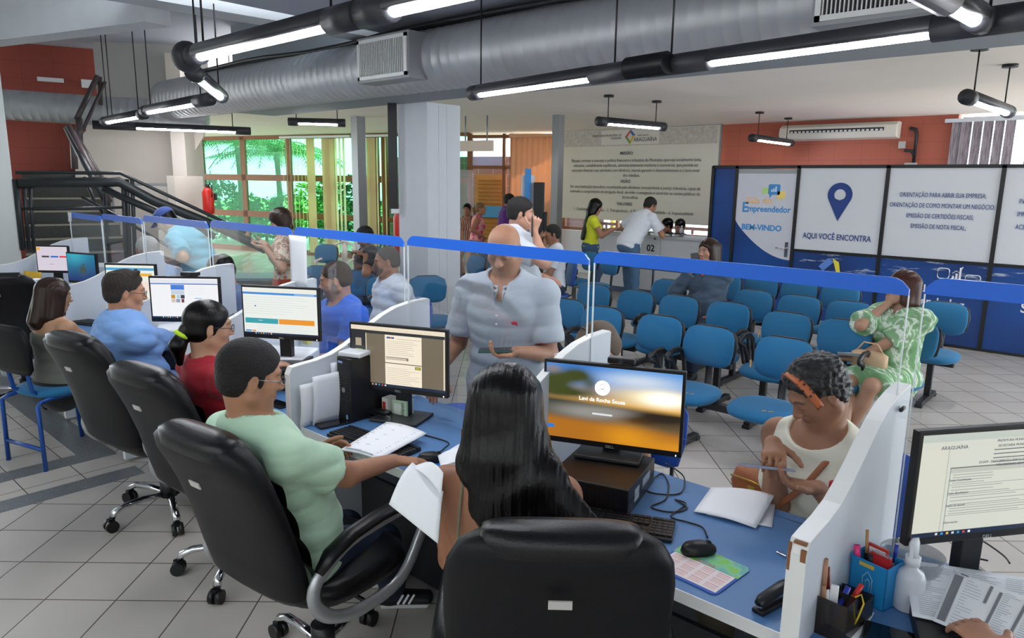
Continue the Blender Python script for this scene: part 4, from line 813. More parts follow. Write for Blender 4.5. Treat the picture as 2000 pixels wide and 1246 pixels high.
brow('blue two seat bench in the front row with torn seats, behind the headband woman', A, 2, 2, tear=(0, 1))
brow('blue single seat at the left end of the second row', B, 0, 1, arms=(False, True))
brow('blue two seat bench in the middle of the second row', B, 1, 2)
brow('blue two seat bench ending the second row, next to the leaf print dress', B, 3, 2, tear=(0,))
brow('blue two seat bench at the left of the third row, near the counter', C, 0, 2)
brow('blue three seat bench at the right of the third row', C, 2, 3)
brow('blue three seat bench in the back row against the printed booth', Dr, 0, 3, arms=(False, False))
q = atZ(1842, 615, .74); bench('empty blue side seat right of the woman in the leaf print dress', q.x, q.y, 1, arms=(False, False))
q = atZ(1160, 578, .74); bench('blue single seat with black arm right of the bald man\'s elbow', q.x, q.y, 1)
q = atZ(1106, 610, .74); bench('blue single seat just beside the bald man\'s sleeve', q.x, q.y, 1)
q = atZ(1412, 555, .74); bench('blue seat under the woman in the dark jacket', q.x, q.y + .05, 1, arms=(False, False))
q = atZ(1128, 548, .45); bench('blue seat carrying the black motorcycle helmet', q.x, q.y + .3, 2, .5, rz=rad(-20), arms=(False, False))
q = atZ(930, 515, .74); bench('dark blue seat left of the bald man\'s shoulder', q.x, q.y, 2, arms=(False, False), rz=rad(-10))
q = atZ(637, 492, .74); bench('blue bench near the pale window blinds, left seat with black arm', q.x, q.y, 2, .8, rz=rad(25))
q = atZ(625, 538, .74); bench('blue seat seen edge on behind the head of the blue T-shirt man', q.x, q.y, 1, rz=rad(50), arms=(False, False))
q = atZ(700, 548, .74); bench('blue seat between the blue T-shirt man and the masked man', q.x, q.y, 1, rz=rad(45), arms=(False, False))
q = atZ(797, 565, .74); bench('blue seat behind the masked man, in front of the central column', q.x - .25, q.y - .1, 2, .45, rz=rad(58), arms=(False, False))
# ================================================================ implicit-surface modeller for people and soft goods
def nvec(v): v = np.asarray(v, 'f8'); return v/(np.linalg.norm(v) + 1e-12)
A3 = lambda *v: np.array(v, 'f8')
class Field:
    def __init__(s): s.ops = []
    def _o(s, fn, lo, hi, k, op): s.ops.append((fn, np.asarray(lo) - .004, np.asarray(hi) + .004, k, op)); return s
    def cone(s, a, b, r1, r2=None, k=.02, op='u', clip=None):
        a, b = np.asarray(a, 'f8'), np.asarray(b, 'f8'); r2 = r1 if r2 is None else r2; ax = b - a; L2 = max(ax @ ax, 1e-9)
        def fn(X, Y, Z):
            x, y, z = X - a[0], Y - a[1], Z - a[2]; t = np.clip((x*ax[0] + y*ax[1] + z*ax[2])/L2, 0, 1)
            d = np.sqrt((x - t*ax[0])**2 + (y - t*ax[1])**2 + (z - t*ax[2])**2) - (r1 + t*(r2 - r1))
            for p, n in clip or (): d = np.maximum(d, (X - p[0])*n[0] + (Y - p[1])*n[1] + (Z - p[2])*n[2])
            return d
        r = max(r1, r2); return s._o(fn, np.minimum(a, b) - r, np.maximum(a, b) + r, k, op)
    def ec(s, a, b, w1, d1, w2, d2, side, k=.02, op='u', clip=None):   # elliptical cone
        a, b = np.asarray(a, 'f8'), np.asarray(b, 'f8'); ax = b - a; L = np.linalg.norm(ax); n = ax/L; sd = np.asarray(side, 'f8'); sd = nvec(sd - n*(sd @ n)); f = np.cross(n, sd)
        def fn(X, Y, Z):
            x, y, z = X - a[0], Y - a[1], Z - a[2]; h = x*n[0] + y*n[1] + z*n[2]; t = np.clip(h/L, 0, 1); e = h - t*L
            w = w1 + t*(w2 - w1); dd = d1 + t*(d2 - d1); m = np.minimum(w, dd)
            d = (np.sqrt(((x*sd[0] + y*sd[1] + z*sd[2])/w)**2 + ((x*f[0] + y*f[1] + z*f[2])/dd)**2 + (e/m)**2) - 1)*m
            for p, q in clip or (): d = np.maximum(d, (X - p[0])*q[0] + (Y - p[1])*q[1] + (Z - p[2])*q[2])
            return d
        r = max(w1, w2, d1, d2); return s._o(fn, np.minimum(a, b) - r, np.maximum(a, b) + r, k, op)
    def ell(s, c, r, R=None, k=.015, op='u', clip=None):
        c = np.asarray(c, 'f8'); M = np.eye(3) if R is None else np.asarray(R, 'f8')      # rows = axes
        def fn(X, Y, Z):
            x, y, z = X - c[0], Y - c[1], Z - c[2]; q = sum(((x*M[i][0] + y*M[i][1] + z*M[i][2])/r[i])**2 for i in range(3)); q = np.sqrt(q)
            d = (q - 1)*min(r)*1.0 if op == 'u' else (q - 1)*min(r)
            for p, n in clip or (): d = np.maximum(d, (X - p[0])*n[0] + (Y - p[1])*n[1] + (Z - p[2])*n[2])
            return d
        e = np.sqrt(sum((M[i]*r[i])**2 for i in range(3))); return s._o(fn, c - e, c + e, k, op)
    def halfspace(s, p, n, k=.004):
        p = np.asarray(p, 'f8'); n = nvec(n)
        return s._o(lambda X, Y, Z: -((X - p[0])*n[0] + (Y - p[1])*n[1] + (Z - p[2])*n[2]), A3(-9, -9, -9), A3(9, 9, 9), k, 's')
    def mesh(s, h):
        lo = np.min([o[1] for o in s.ops if o[4] == 'u'], 0) - 3*h - .02; hi = np.max([o[2] for o in s.ops if o[4] == 'u'], 0) + 3*h + .02
        n = np.ceil((hi - lo)/h).astype(int) + 1; F = np.full(n, .08, 'f4'); ax = [lo[i] + h*np.arange(n[i]) for i in range(3)]
        for fn, a, b, k, op in s.ops:
            m = k + 2*h if op == 'u' else k + h
            i0 = np.clip(np.floor((a - m - lo)/h).astype(int), 0, n - 1); i1 = np.clip(np.ceil((b + m - lo)/h).astype(int) + 1, 1, n)
            if (i1 <= i0).any(): continue
            sl = tuple(slice(i0[q], i1[q]) for q in range(3)); X = ax[0][sl[0]].astype('f4')[:, None, None]; Y = ax[1][sl[1]].astype('f4')[None, :, None]; Z = ax[2][sl[2]].astype('f4')[None, None, :]
            d = fn(X, Y, Z); f = F[sl]
            if op == 'u': hh = np.clip(.5 + .5*(f - d)/k, 0, 1); F[sl] = f*(1 - hh) + d*hh - k*hh*(1 - hh)
            else: d = -d; hh = np.clip(.5 - .5*(f - d)/k, 0, 1); F[sl] = f*(1 - hh) + d*hh + k*hh*(1 - hh)
        return nets(F, lo, h)
def nets(F, lo, h):
    S = F < 0; n = F.shape; c = np.zeros(tuple(q - 1 for q in n), np.uint8)
    for i in (0, 1):
        for j in (0, 1):
            for k in (0, 1): c += S[i:n[0]-1+i, j:n[1]-1+j, k:n[2]-1+k]
    I = np.argwhere((c > 0) & (c < 8)); idx = np.full(c.shape, -1, np.int32); idx[tuple(I.T)] = np.arange(len(I)); P = np.zeros((len(I), 3)); W = np.zeros(len(I))
    cr = [(i, j, k) for i in (0, 1) for j in (0, 1) for k in (0, 1)]; v = {q: F[I[:, 0] + q[0], I[:, 1] + q[1], I[:, 2] + q[2]] for q in cr}
    for q in cr:
        for a in range(3):
            if q[a]: continue
            r = list(q); r[a] = 1; r = tuple(r); x, y = v[q], v[r]; m = (x < 0) != (y < 0); t = np.where(m, x/np.where(m, x - y, 1), 0)
            p = np.tile(np.array(q, 'f8'), (len(I), 1)); p[:, a] += t; P[m] += p[m]; W[m] += 1
    P = lo + h*(I + P/W[:, None]); Q = []
    for a in range(3):
        b, d = (a + 1) % 3, (a + 2) % 3; sl0 = [slice(None)]*3; sl1 = [slice(None)]*3; sl0[a] = slice(0, -1); sl1[a] = slice(1, None)
        s0, s1 = S[tuple(sl0)], S[tuple(sl1)]; E = np.argwhere(s0 != s1); E = E[(E[:, b] > 0) & (E[:, d] > 0) & (E[:, b] < n[b] - 1) & (E[:, d] < n[d] - 1)]
        o = []
        for db, dd in ((-1, -1), (0, -1), (0, 0), (-1, 0)): e = E.copy(); e[:, b] += db; e[:, d] += dd; o.append(idx[tuple(e.T)])
        o = np.array(o).T; fl = s0[tuple(E.T)]; o[~fl] = o[~fl][:, ::-1]; Q.append(o)
    return P, np.concatenate(Q)
def soft(name, F, h, m, parent, wr=0., wf=(9, 9, 42), seed=0, paint=None, label=None, fn=None):
    P, Q = F.mesh(h); me = bpy.data.meshes.new(name); me.vertices.add(len(P)); me.vertices.foreach_set('co', P.ravel()); me.loops.add(Q.size); me.loops.foreach_set('vertex_index', Q.ravel())
    me.polygons.add(len(Q)); me.polygons.foreach_set('loop_start', np.arange(0, Q.size, 4)); me.polygons.foreach_set('loop_total', np.full(len(Q), 4)); me.update(calc_edges=True); me.polygons.foreach_set('use_smooth', np.ones(len(Q), bool))
    if wr or fn:
        N = np.zeros(len(P)*3); me.vertices.foreach_get('normal', N); N = N.reshape(-1, 3); r = np.random.RandomState(seed); d = np.zeros(len(P))
        if wr:
            for i in range(7):
                w = (r.rand(3) - .5)*2*np.array(wf); w2 = (r.rand(3) - .5)*14; q = np.sin(P @ w + r.rand()*6 + 1.8*np.sin(P @ w2 + r.rand()*6)); d += (np.abs(q) - .5)*wr*.55
        if fn: d += fn(P, N)
        P = P + N*d[:, None]; me.vertices.foreach_set('co', P.ravel()); me.update()
    me.materials.append(m); o = bpy.data.objects.new(name, me); COL.objects.link(o); o.parent = parent
    if paint is not None: a = me.color_attributes.new('Col', 'FLOAT_COLOR', 'POINT'); a.data.foreach_set('color', np.concatenate([paint(P), np.ones((len(P), 1))], 1).astype('f4').ravel())
    if label: o['label'] = label
    return o
M_SKIN = mat('skin', None, .48, var=.06, vscale=25, sss=.08, attr=True, bump=.05, bscale=300, spec=.4)
def hairmat(name, c, rough=.32, st=(90, 90, 5)): return mat(name, c, rough, var=.35, vscale=1, bump=.18, bscale=1.6, stretch=st, spec=.32)
M_HBLK = hairmat('black_hair', '#040303', .3); M_HBRN = hairmat('brown_hair', '#2c1d16'); M_HGRY = hairmat('grey_hair', '#b3b1ad', .6, (60, 60, 60)); M_HSHORT = mat('short_black_hair', '#100d0c', .6, var=.3, vscale=120, bump=.7, bscale=240)
M_HLBR = mat('short_brown_hair', '#3a2a20', .65, var=.3, vscale=120, bump=.6, bscale=240); M_HCURL = mat('curly_black_hair', '#1b1818', .42, var=.5, vscale=60, bump=1., bscale=45); M_HBLD = hairmat('fair_hair', '#7d5c3c')
def cloth(name, c, bump=.12, bs=400, rough=.85, **k): return mat('cloth_' + name, c, rough, var=.05, bump=bump, bscale=bs, sheen=.15, **k)
M_DENIM = mat('denim', '#43617f', .85, var=.22, vscale=7, bump=.15, bscale=500); M_DKDEN = mat('dark_denim', '#1c2a40', .85, var=.15, bump=.1, bscale=500); M_BLKCL = cloth('black', '#16171a')
def ik(a, b, l1, l2, pole):
    a, b = np.asarray(a, 'f8'), np.asarray(b, 'f8'); d = b - a; L = np.linalg.norm(d); L_ = min(L, (l1 + l2)*.999); u = d/L; b = a + u*L_; x = (L_**2 + l1**2 - l2**2)/(2*L_); hgt = math.sqrt(max(l1**2 - x*x, 0)); p = np.asarray(pole, 'f8') - a; p = nvec(p - u*(p @ u)); return a + u*x + p*hgt, b
def hand(F, w, d, nrm, side, curl=.35, s=1., spread=.012, k=.006, tcurl=.3):
    d = nvec(d); nrm = nvec(np.asarray(nrm) - d*(np.asarray(nrm) @ d)); lat = np.cross(d, nrm)*side        # lat = thumb side
    pc = w + d*.085*s; F.ec(w, pc, .026*s, .019*s, .039*s, .014*s, lat, k=.012)
    F.ell(w + d*.03*s + lat*.026*s + nrm*.01*s, (.02*s, .03*s, .015*s), [lat, d, nrm], k=.012)
    for i, (off, ln, r) in enumerate(((.031, .072, .0088), (.0105, .08, .009), (-.0105, .074, .0086), (-.031, .058, .0076))):
        p = pc + lat*off*s; dr = nvec(d + lat*off*spread*20); c0 = curl*(1 + .12*i)
        for q, f in enumerate((.45, .32, .23)):
            a = c0*(.8 if q == 0 else 1.0); dr = nvec(dr*math.cos(a) + (nrm - dr*(nrm @ dr))*math.sin(a)); e = p + dr*ln*f*s*1.05; F.cone(p, e, r*s*(1 - .08*q), r*s*(.92 - .08*q), k=k*.6); p = e
    p = w + d*.028*s + lat*.03*s; dr = nvec(d*.65 + lat*.75 + nrm*.25)
    for q, (ln, r) in enumerate(((.036, .0115), (.03, .0105), (.024, .0095))): e = p + dr*ln*s; F.cone(p, e, r*s, r*s*.93, k=.007); p = e; dr = nvec(dr + d*tcurl + nrm*tcurl*.5)
PERS = {}
class Person:
    """body joints in a local frame: +Y forward, +X the person's right; the thing stands at the pelvis' floor point"""
    def __init__(s, label, hx, yaw, hz=None, pose='sit', lean=5, side=0, sc=1., girth=1., hyaw=0., pitch=0., roll=0., tall=None, fem=False, nk=14, hip_z=None, twist=0., bust=1.):
        s.label = label; s.sc = sc; s.g = girth; s.fem = fem; s.bust = bust; s.pose = pose
        U = A3(math.sin(rad(side)), math.sin(rad(lean))*math.cos(rad(side)), math.cos(rad(lean))*math.cos(rad(side))); s.U = nvec(U); n_ = rad(lean*.6 + nk); NU = nvec(A3(math.sin(rad(side))*.6, math.sin(n_), math.cos(n_)))
        hz = hx[2]; s.nb = A3(0, 0, hz) - NU*.165*sc; s.H = s.nb - s.U*.50*sc; off = A3(s.H[0], s.H[1], 0); s.nb = s.nb - off; s.H = s.H - off; s.C = A3(0, 0, hz) - off
        c, q = math.cos(yaw - math.pi/2), math.sin(yaw - math.pi/2); o = A3(off[0]*c - off[1]*q, off[0]*q + off[1]*c, 0); s.org = A3(hx[0], hx[1], 0) + o; s.rz = yaw - math.pi/2; s.c, s.q = c, q
        PERS[label] = s
        s.t = thing('person', label, 'person', tuple(s.org), s.rz)
        tw = rad(twist); R0 = A3(math.cos(tw), -math.sin(tw), -math.sin(rad(side))); s.R = nvec(R0 - s.U*(R0 @ s.U)); s.Fw = np.cross(s.U, s.R)
        s.Rp = A3(1, 0, 0); sw = (.178 if not fem else .158)*sc*(.6 + .4*girth); s.sh = {d: s.nb - s.U*.055*sc + s.R*(sw*d) for d in (1, -1)}
        E = Euler((rad(-pitch), 0, 0)).to_matrix(); Z_ = Euler((0, 0, -rad(hyaw))).to_matrix(); Rr = Euler((0, rad(roll), 0)).to_matrix(); M = np.array(Z_ @ E @ Rr); s.h = [M[:, 0], M[:, 1], M[:, 2]]
        s.arms = {}; s.legs = {}
        for d in (1, -1): s.arm(d, s.l2w(s.sh[d] + A3(.05*d, .12, -.5*sc) if pose == 'stand' else s.H + A3(.12*d, .34, .12)), None)
        for d in (1, -1): s.leg(d)
    def l2w(s, p): return A3(p[0]*s.c - p[1]*s.q, p[0]*s.q + p[1]*s.c, p[2]) + s.org
    def w2l(s, p): x, y = p[0] - s.org[0], p[1] - s.org[1]; return A3(x*s.c + y*s.q, -x*s.q + y*s.c, p[2])
    def d2l(s, v): return A3(v[0]*s.c + v[1]*s.q, -v[0]*s.q + v[1]*s.c, v[2])
    def hp(s, x, y, z): k = s.sc*.97; return s.C + (s.h[0]*x + s.h[1]*y + s.h[2]*z)*k
    def arm(s, d, wrist, pole=None, hd=None, hn=None, curl=.35, world=True, hs=1.):
        w = s.w2l(wrist) if world else np.asarray(wrist, 'f8'); pole = s.sh[d] + A3(.35*d, -.25, -.5) if pole is None else s.sh[d] + np.asarray(pole, 'f8')
        e, w2 = ik(s.sh[d], w, .285*s.sc, .255*s.sc, pole); s.arms[d] = (e, w2, nvec(w2 - e) if hd is None else nvec(hd), A3(0, 0, -1) if hn is None else A3(*hn), curl, hs); return s
    def leg(s, d, foot=None, pole=None, fdir=None):
        hip = s.H + s.Rp*.088*d*s.sc; 
        if foot is None: foot = A3(.11*d, s.H[1] + .02, .075) if s.pose == 'stand' else A3(.12*d, s.H[1] + .44, .075)
        else: foot = np.asarray(foot, 'f8')
        k, f = ik(hip, foot, .43*s.sc, .42*s.sc, hip + (A3(.05*d, 1, .2) if pole is None else np.asarray(pole))); s.legs[d] = (hip, k, f, nvec(A3(.12*d, 1, 0) if fdir is None else fdir)); return s
    def tor(s, F, e=0., lo=-.07, hi=.5, k=.03, clip=None):
        N = [(-.07, .15, .105), (0., .168, .122), (.11, .148, .112), (.24, .148, .112), (.35, .165, .118), (.43, .162, .104), (.485, .10, .078)]
        if s.fem: N = [(-.07, .155, .11), (0., .175, .125), (.11, .142, .102), (.22, .132, .098), (.34, .146, .108), (.43, .142, .094), (.485, .088, .07)]
        for (t0, w0, d0), (t1, w1, d1) in zip(N[:-1], N[1:]):
            if t1 <= lo or t0 >= hi: continue
            f0 = min(1, max(0, .3 + 1.2*t0/.5)); SD = nvec(s.Rp*(1 - f0) + s.R*f0); g = s.g
            F.ec(s.H + s.U*t0*s.sc, s.H + s.U*t1*s.sc, w0*g*s.sc + e, d0*g*s.sc + e, w1*(.4 + .6*g)*s.sc + e if t1 > .4 else w1*g*s.sc + e, d1*(.4 + .6*g)*s.sc + e if t1 > .4 else d1*g*s.sc + e, SD, k=k, clip=clip)
        if s.fem and hi > .3:
            for d in (1, -1): F.ell(s.H + s.U*.335*s.sc + s.R*.07*d*s.sc + s.Fw*.085*s.g*s.sc, np.array((.062, .058, .062))*s.g*s.bust + e, [s.R, s.Fw, s.U], k=.03, clip=clip)
        if s.g > 1.08: F.ell(s.H + s.U*.12*s.sc + s.Fw*.05*s.g, np.array((.15, .115, .15))*s.g + e, [s.R, s.Fw, s.U], k=.04, clip=clip)
        for d in (1, -1):
            if hi > .4: F.cone(s.nb - s.U*.01, s.sh[d] - s.U*.002, .05*s.sc + e, .05*s.sc + e, k=.03, clip=clip)
    def arms_(s, F, e=0., frac=2., k=.018, flare=0.):
        for d in (1, -1):
            el, w = s.arms[d][:2]; g = .5 + .5*s.g; F.ell(s.sh[d] - s.U*.008, (.056*g + e,)*3, k=.025)
            if frac >= 1: F.cone(s.sh[d], el, .05*g*s.sc + e, .041*g*s.sc + e, k=k)
            else: q = s.sh[d] + (el - s.sh[d])*frac; n = nvec(el - s.sh[d]); F.cone(s.sh[d], q + n*.03, .05*g*s.sc + e, .048*g*s.sc + e + flare, k=k, clip=[(q, n)])
            if frac > 1:
                f = frac - 1; q = el + (w - el)*f; n = nvec(w - el); F.cone(el, q if f >= 1 else q + n*.02, .041*g*s.sc + e, (.026 + .016*(1 - f))*s.sc + e + flare, k=k, clip=None if f >= 1 else [(q, n)])
    def legs_(s, F, e=0., frac=2., k=.02, flare=0.):
        for d in (1, -1):
            h_, kn, f, _ = s.legs[d]; g = s.g
            if frac >= 1: F.cone(h_, kn, .083*g*s.sc + e, .056*s.sc + e, k=.03)
            else: q = h_ + (kn - h_)*frac; n = nvec(kn - h_); F.cone(h_, q + n*.03, .083*g*s.sc + e, .066*s.sc + e + flare, k=.03, clip=[(q, n)])
            if frac > 1:
                fr = frac - 1; q = kn + (f - kn)*fr; n = nvec(f - kn); F.cone(kn, kn + (f - kn)*.35, .053*s.sc + e, .052*s.sc + e, k=k); F.cone(kn + (f - kn)*.35, q, .052*s.sc + e, (.036 + .02*(1 - fr))*s.sc + e + flare, k=k, clip=None if fr >= 1 else [(q, n)])
    def head(s, F, jaw=1., nose=1.):
        p, h = s.hp, s.h; k = s.sc*.97
        F.ell(p(0, -.012, .035), np.array((.076, .096, .084))*k, h, k=.02); F.ell(p(0, .022, -.03), np.array((.062*jaw, .07, .082))*k, h, k=.03)
        F.ell(p(0, .066, -.09), np.array((.027*jaw, .022, .02))*k, h, k=.025)
        for d in (1, -1):
            F.ell(p(.04*d, .055, -.018), np.array((.026, .024, .026))*k, h, k=.02); F.cone(p(.058*d*jaw, -.005, -.055), p(.03*d, .05, -.09), .02*k, .019*k, k=.03)
            F.ell(p(.033*d, .1, .012), np.array((.017, .014, .012))*k, h, k=.012, op='s'); F.ell(p(.032*d, .078, .011), np.array((.0165, .014, .012))*k, h, k=.006)
            F.cone(p(.012*d, .088, .034), p(.048*d, .074, .034), .0085*k, .007*k, k=.012)
            F.ell(p(.078*d, -.012, -.002), np.array((.009, .02, .032))*k, [h[0]*math.cos(.35) + h[1]*math.sin(.35)*-d, h[1]*math.cos(.35) + h[0]*math.sin(.35)*d, h[2]], k=.008); F.ell(p(.087*d, -.006, .004), np.array((.006, .010, .017))*k, h, k=.004, op='s')
            F.ell(p(.012*d*nose, .099, -.024), np.array((.0085, .011, .008))*k, h, k=.006)
        F.cone(p(0, .086, .02), p(0, .104, -.014), .0075*k, .0105*k*nose, k=.010); F.ell(p(0, .108, -.02), np.array((.0115*nose, .011, .010))*k, h, k=.006)
        F.ell(p(0, .087, -.0505), np.array((.023, .011, .0058))*k, h, k=.005); F.ell(p(0, .086, -.0615), np.array((.02, .0115, .0068))*k, h, k=.005); F.cone(p(-.019, .0985, -.056), p(.019, .0985, -.056), .0022*k, k=.003, op='s')
        F.cone(p(0, -.028, -.045), s.nb - s.U*.02, .055*k*(.7 + .3*s.g), .06*k*(.6 + .4*s.g), k=.025)
    def paint(s, skin, lips='#8a4a40', brow=None, beard=None, scalp=None, lashes=True, spots=None, eyeopen=0.):
        base = np.array(lin(skin)[:3]); base = base*.86 + base.mean()*.14; h = s.h; k = s.sc*.97
        def fn(P):
            col = np.tile(base, (len(P), 1)); q = P - s.C; L = np.stack([q @ h[0], q @ h[1], q @ h[2]], 1)/k
            def spot(c, r, cc, st=1., sharp=3.):
                nonlocal col
                d = np.sqrt((((L - np.array(c))/np.array(r))**2).sum(1)); w = np.clip((1.15 - d)*sharp, 0, 1)*st; col = col*(1 - w[:, None]) + np.array(lin(cc)[:3])*w[:, None]
            if beard: spot((0, .06, -.075), (.075, .06, .045), beard[0], beard[1], 2.); spot((0, .1, -.04), (.03, .02, .007), beard[0], beard[1]); [spot((.066*d, .01, -.045), (.02, .03, .05), beard[0], beard[1]*.8, 2.) for d in (1, -1)]
            spot((0, .092, -.056), (.024, .02, .011), lips, .75)
            for d in (1, -1):
                spot((.031*d, .085, .037), (.021, .02, .0048), brow or '#2a1c15', .85); spot((.05*d, .08, .032), (.008, .015, .004), brow or '#2a1c15', .6)
                spot((.031*d, .095, .012), (.02, .02, .014), '#5a3a2c', .18, 1.5)
                if eyeopen: spot((.031*d, .092, .012), (.015, .02, .006*eyeopen), '#d9d2c8', .95); spot((.031*d, .094, .012), (.0065, .02, .0065), '#1d130d', 1.); spot((.031*d, .094, .019), (.017, .02, .003), '#20140f', .9)
                else: spot((.031*d, .092, .0055), (.0165, .02, .0028), '#20140f', .9)
            spot((0, .11, -.0305), (.012, .02, .003), '#50302a', .5)
            if scalp: spot((0, -.03, .07), (.09, .115, .075), scalp[0], scalp[1], 2.)
            for a in spots or (): spot(*a)
            return col
        return fn
    def body(s, vox, skin, hands=(1, 1), shoes=True, jaw=1., nose=1., **pk):
        F = Field(); s.tor(F); s.arms_(F); s.legs_(F); s.head(F, jaw, nose)
        for d in (1, -1):
            if hands[0 if d == 1 else 1]: e, w, hd, hn, cu, hs = s.arms[d]; hand(F, w, hd, hn, d, cu, s.sc*hs)
            f, fd = s.legs[d][2], s.legs[d][3]; F.ec(f + A3(0, 0, -.035) - fd*.04, f + fd*.13 + A3(0, 0, -.05), .032, .03, .04, .02, np.cross(fd, A3(0, 0, 1)), k=.02)
        s.bobj = soft('body', F, vox, M_SKIN, s.t, paint=s.paint(skin, **pk)); return s
    def shirt(s, m, vox=.007, sleeve=.55, hem=-.09, e=.013, neck=.078, collar=None, name='shirt', wr=.004, tank=False, topcut=0, flare=.006, seed=1, openv=0., label=None, shell=None):
        F = Field(); s.tor(F, e); 
        if not tank: s.arms_(F, e*.9, sleeve, flare=flare)
        F.halfspace(s.H + s.U*hem, -s.U) if False else F._o(lambda X, Y, Z: ((X - (s.H + s.U*hem)[0])*s.U[0] + (Y - (s.H + s.U*hem)[1])*s.U[1] + (Z - (s.H + s.U*hem)[2])*s.U[2]), A3(-9, -9, -9), A3(9, 9, 9), .006, 's')
        nk = s.nb + s.Fw*.035*s.sc + s.U*.035*s.sc; F.ell(nk, (neck*1.05, neck, neck*.9), [s.R, s.Fw, s.U], k=.006, op='s'); F.cone(s.nb - s.U*.05, s.nb + s.U*.12, .058*s.sc, k=.004, op='s')
        if openv: F.cone(s.nb + s.Fw*.09 + s.U*.01, s.nb - s.U*openv + s.Fw*(.125*s.g + .02), .042, .01, k=.005, op='s')
        if tank:
            for d in (1, -1): F.ell(s.sh[d] + s.R*.028*d + s.U*.0, (.062, .12, .088), [s.R, s.Fw, s.U], k=.01, op='s')
        if topcut:
            tc = s.H + s.U*topcut; F._o(lambda X, Y, Z: -((X - tc[0])*s.U[0] + (Y - tc[1])*s.U[1] + (Z - tc[2])*s.U[2]), A3(-9, -9, -9), A3(9, 9, 9), .006, 's')
        o = soft(name, F, vox, m, s.t, wr=wr, seed=seed, label=label)
        if collar:
            G = Field(); n = 16; pts = []
            for i in range(n + 1):
                a = rad(-62 + (180 + 124)*(i/n)) if True else 0; a = rad(118 + 304*i/n - 0); rr = .066*s.sc*(.75 + .25*s.g); pts.append(s.nb + s.R*math.cos(a)*rr*1.08 + s.Fw*(math.sin(a)*rr*1.0 + .004) + s.U*(.022 - .034*max(0, math.sin(a))))
            pts = [s.nb + s.R*(math.cos(a)*.09) + s.Fw*(math.sin(a)*.088 + .012) + s.U*(.04 - .062*max(0, math.sin(a))) for a in [rad(100 + 340*i/n) for i in range(n + 1)]]
            for i in range(n): G.cone(pts[i] + s.U*.012, pts[i+1] + s.U*.012, .0065, k=.006); G.cone(pts[i] - s.U*.006 + (pts[i] - s.nb)*.12, pts[i+1] - s.U*.006 + (pts[i+1] - s.nb)*.12, .007, k=.008)
            for q in (pts[0], pts[-1]): G.cone(q, q - s.U*.035 + s.Fw*.02 + (q - s.nb)*.2, .006, .004, k=.006)
            soft('collar', G, .005, collar, o)
        return o
    def pants(s, m, vox=.008, frac=1.97, e=.014, top=.05, name='trousers', wr=.003, seed=3, flare=.004):
        F = Field(); s.tor(F, e, hi=.12); s.legs_(F, e, frac, flare=flare); c = s.H + s.U*top
        F._o(lambda X, Y, Z: -((X - c[0])*s.U[0] + (Y - c[1])*s.U[1] + (Z - c[2])*s.U[2]), A3(-9, -9, -9), A3(9, 9, 9), .006, 's'); return soft(name, F, vox, m, s.t, wr=wr, wf=(20, 20, 20), seed=seed)
    def skirt(s, m, frac=.95, vox=.008, e=.03, name='skirt', top=.1):
        F = Field(); s.tor(F, e*.6, hi=.2); hipc = (s.legs[1][0] + s.legs[-1][0])/2; kc = hipc + ((s.legs[1][1] + s.legs[-1][1])/2 - hipc)*frac; n = nvec(kc - hipc); F.ec(hipc, kc + n*.05, .17*s.g + e, .09*s.g + e, .17*s.g + e, .075 + e, s.Rp, k=.04, clip=[(kc, n)]); c = s.H + s.U*top
        F._o(lambda X, Y, Z: -((X - c[0])*s.U[0] + (Y - c[1])*s.U[1] + (Z - c[2])*s.U[2]), A3(-9, -9, -9), A3(9, 9, 9), .006, 's'); return soft(name, F, vox, m, s.t, wr=.006, wf=(25, 25, 12))
    def shoes(s, m, sole=None, vox=.007, stripes=None):
        for d in (1, -1):
            f, fd = s.legs[d][2], s.legs[d][3]; sd = np.cross(fd, A3(0, 0, 1)); G = Field(); z = f[2]
            a, b = f - fd*.045 + A3(0, 0, -z + .04), f + fd*.15 + A3(0, 0, -z + .032)
            G.ec(a, b, .043, .034, .045, .026, sd, k=.02); G.cone(a + fd*.03, f + A3(0, 0, .0), .043, .042, k=.02); o = soft('shoe', G, vox, m, s.t)
            if sole: K = Field(); K.ec(a*[1, 1, 0] + A3(0, 0, .012), b*[1, 1, 0] + A3(0, 0, .012), .049, .014, .051, .013, sd, k=.01); soft('sole', K, vox, sole, o)
            if stripes:
                q = MB(); fz = V3(fd); sz = V3(sd)
                for i in range(3): c = V3(f)*1 + fz*(.035 + .024*i) + sz*.047; c.z = .05; q.beam(c - fz*.012 - V3((0, 0, .018)) + sz*.004, c + fz*.012 + V3((0, 0, .02)) - sz*.006, .006, .009, up=tuple(fz))
                q.build('side_stripes', stripes, o); c = V3(f) - fz*.045 + sz*.044; c.z = .05; text('adidas', .02, tuple(c), stripes, o, (math.pi/2, 0, math.atan2(fz.y, fz.x)), ext=.0004)
    def cap(s, F, t=.010, front=.085, top=1., k=.012, nape=-.075, temple=.03, short=False):
        if short:
            p, h = s.hp, s.h; kk = s.sc*.97
            F.ell(p(0, -.016, .037 + t*.45), (np.array((.0775 + t*.5, .098 + t*.7, .084*top + t*.75)))*kk, h, k=k, clip=[(p(0, front - .004, .07), nvec(h[1] - h[2]*.62)), (p(0, -.02, .004), nvec(h[1]*.5 - h[2]))])
            F.ell(p(0, -.026, -.008), np.array((.0765 + t*.25, .085 + t*.3, .074))*kk, h, k=k, clip=[(p(0, 0, nape), -h[2]), (p(0, -.022, 0), nvec(h[1]*1. - h[2]*.3))])
            if temple > .015:
                for d in (1, -1): F.ell(p(.073*d, .016, .006), np.array((.006, .012, .026))*kk, h, k=.01)
            return
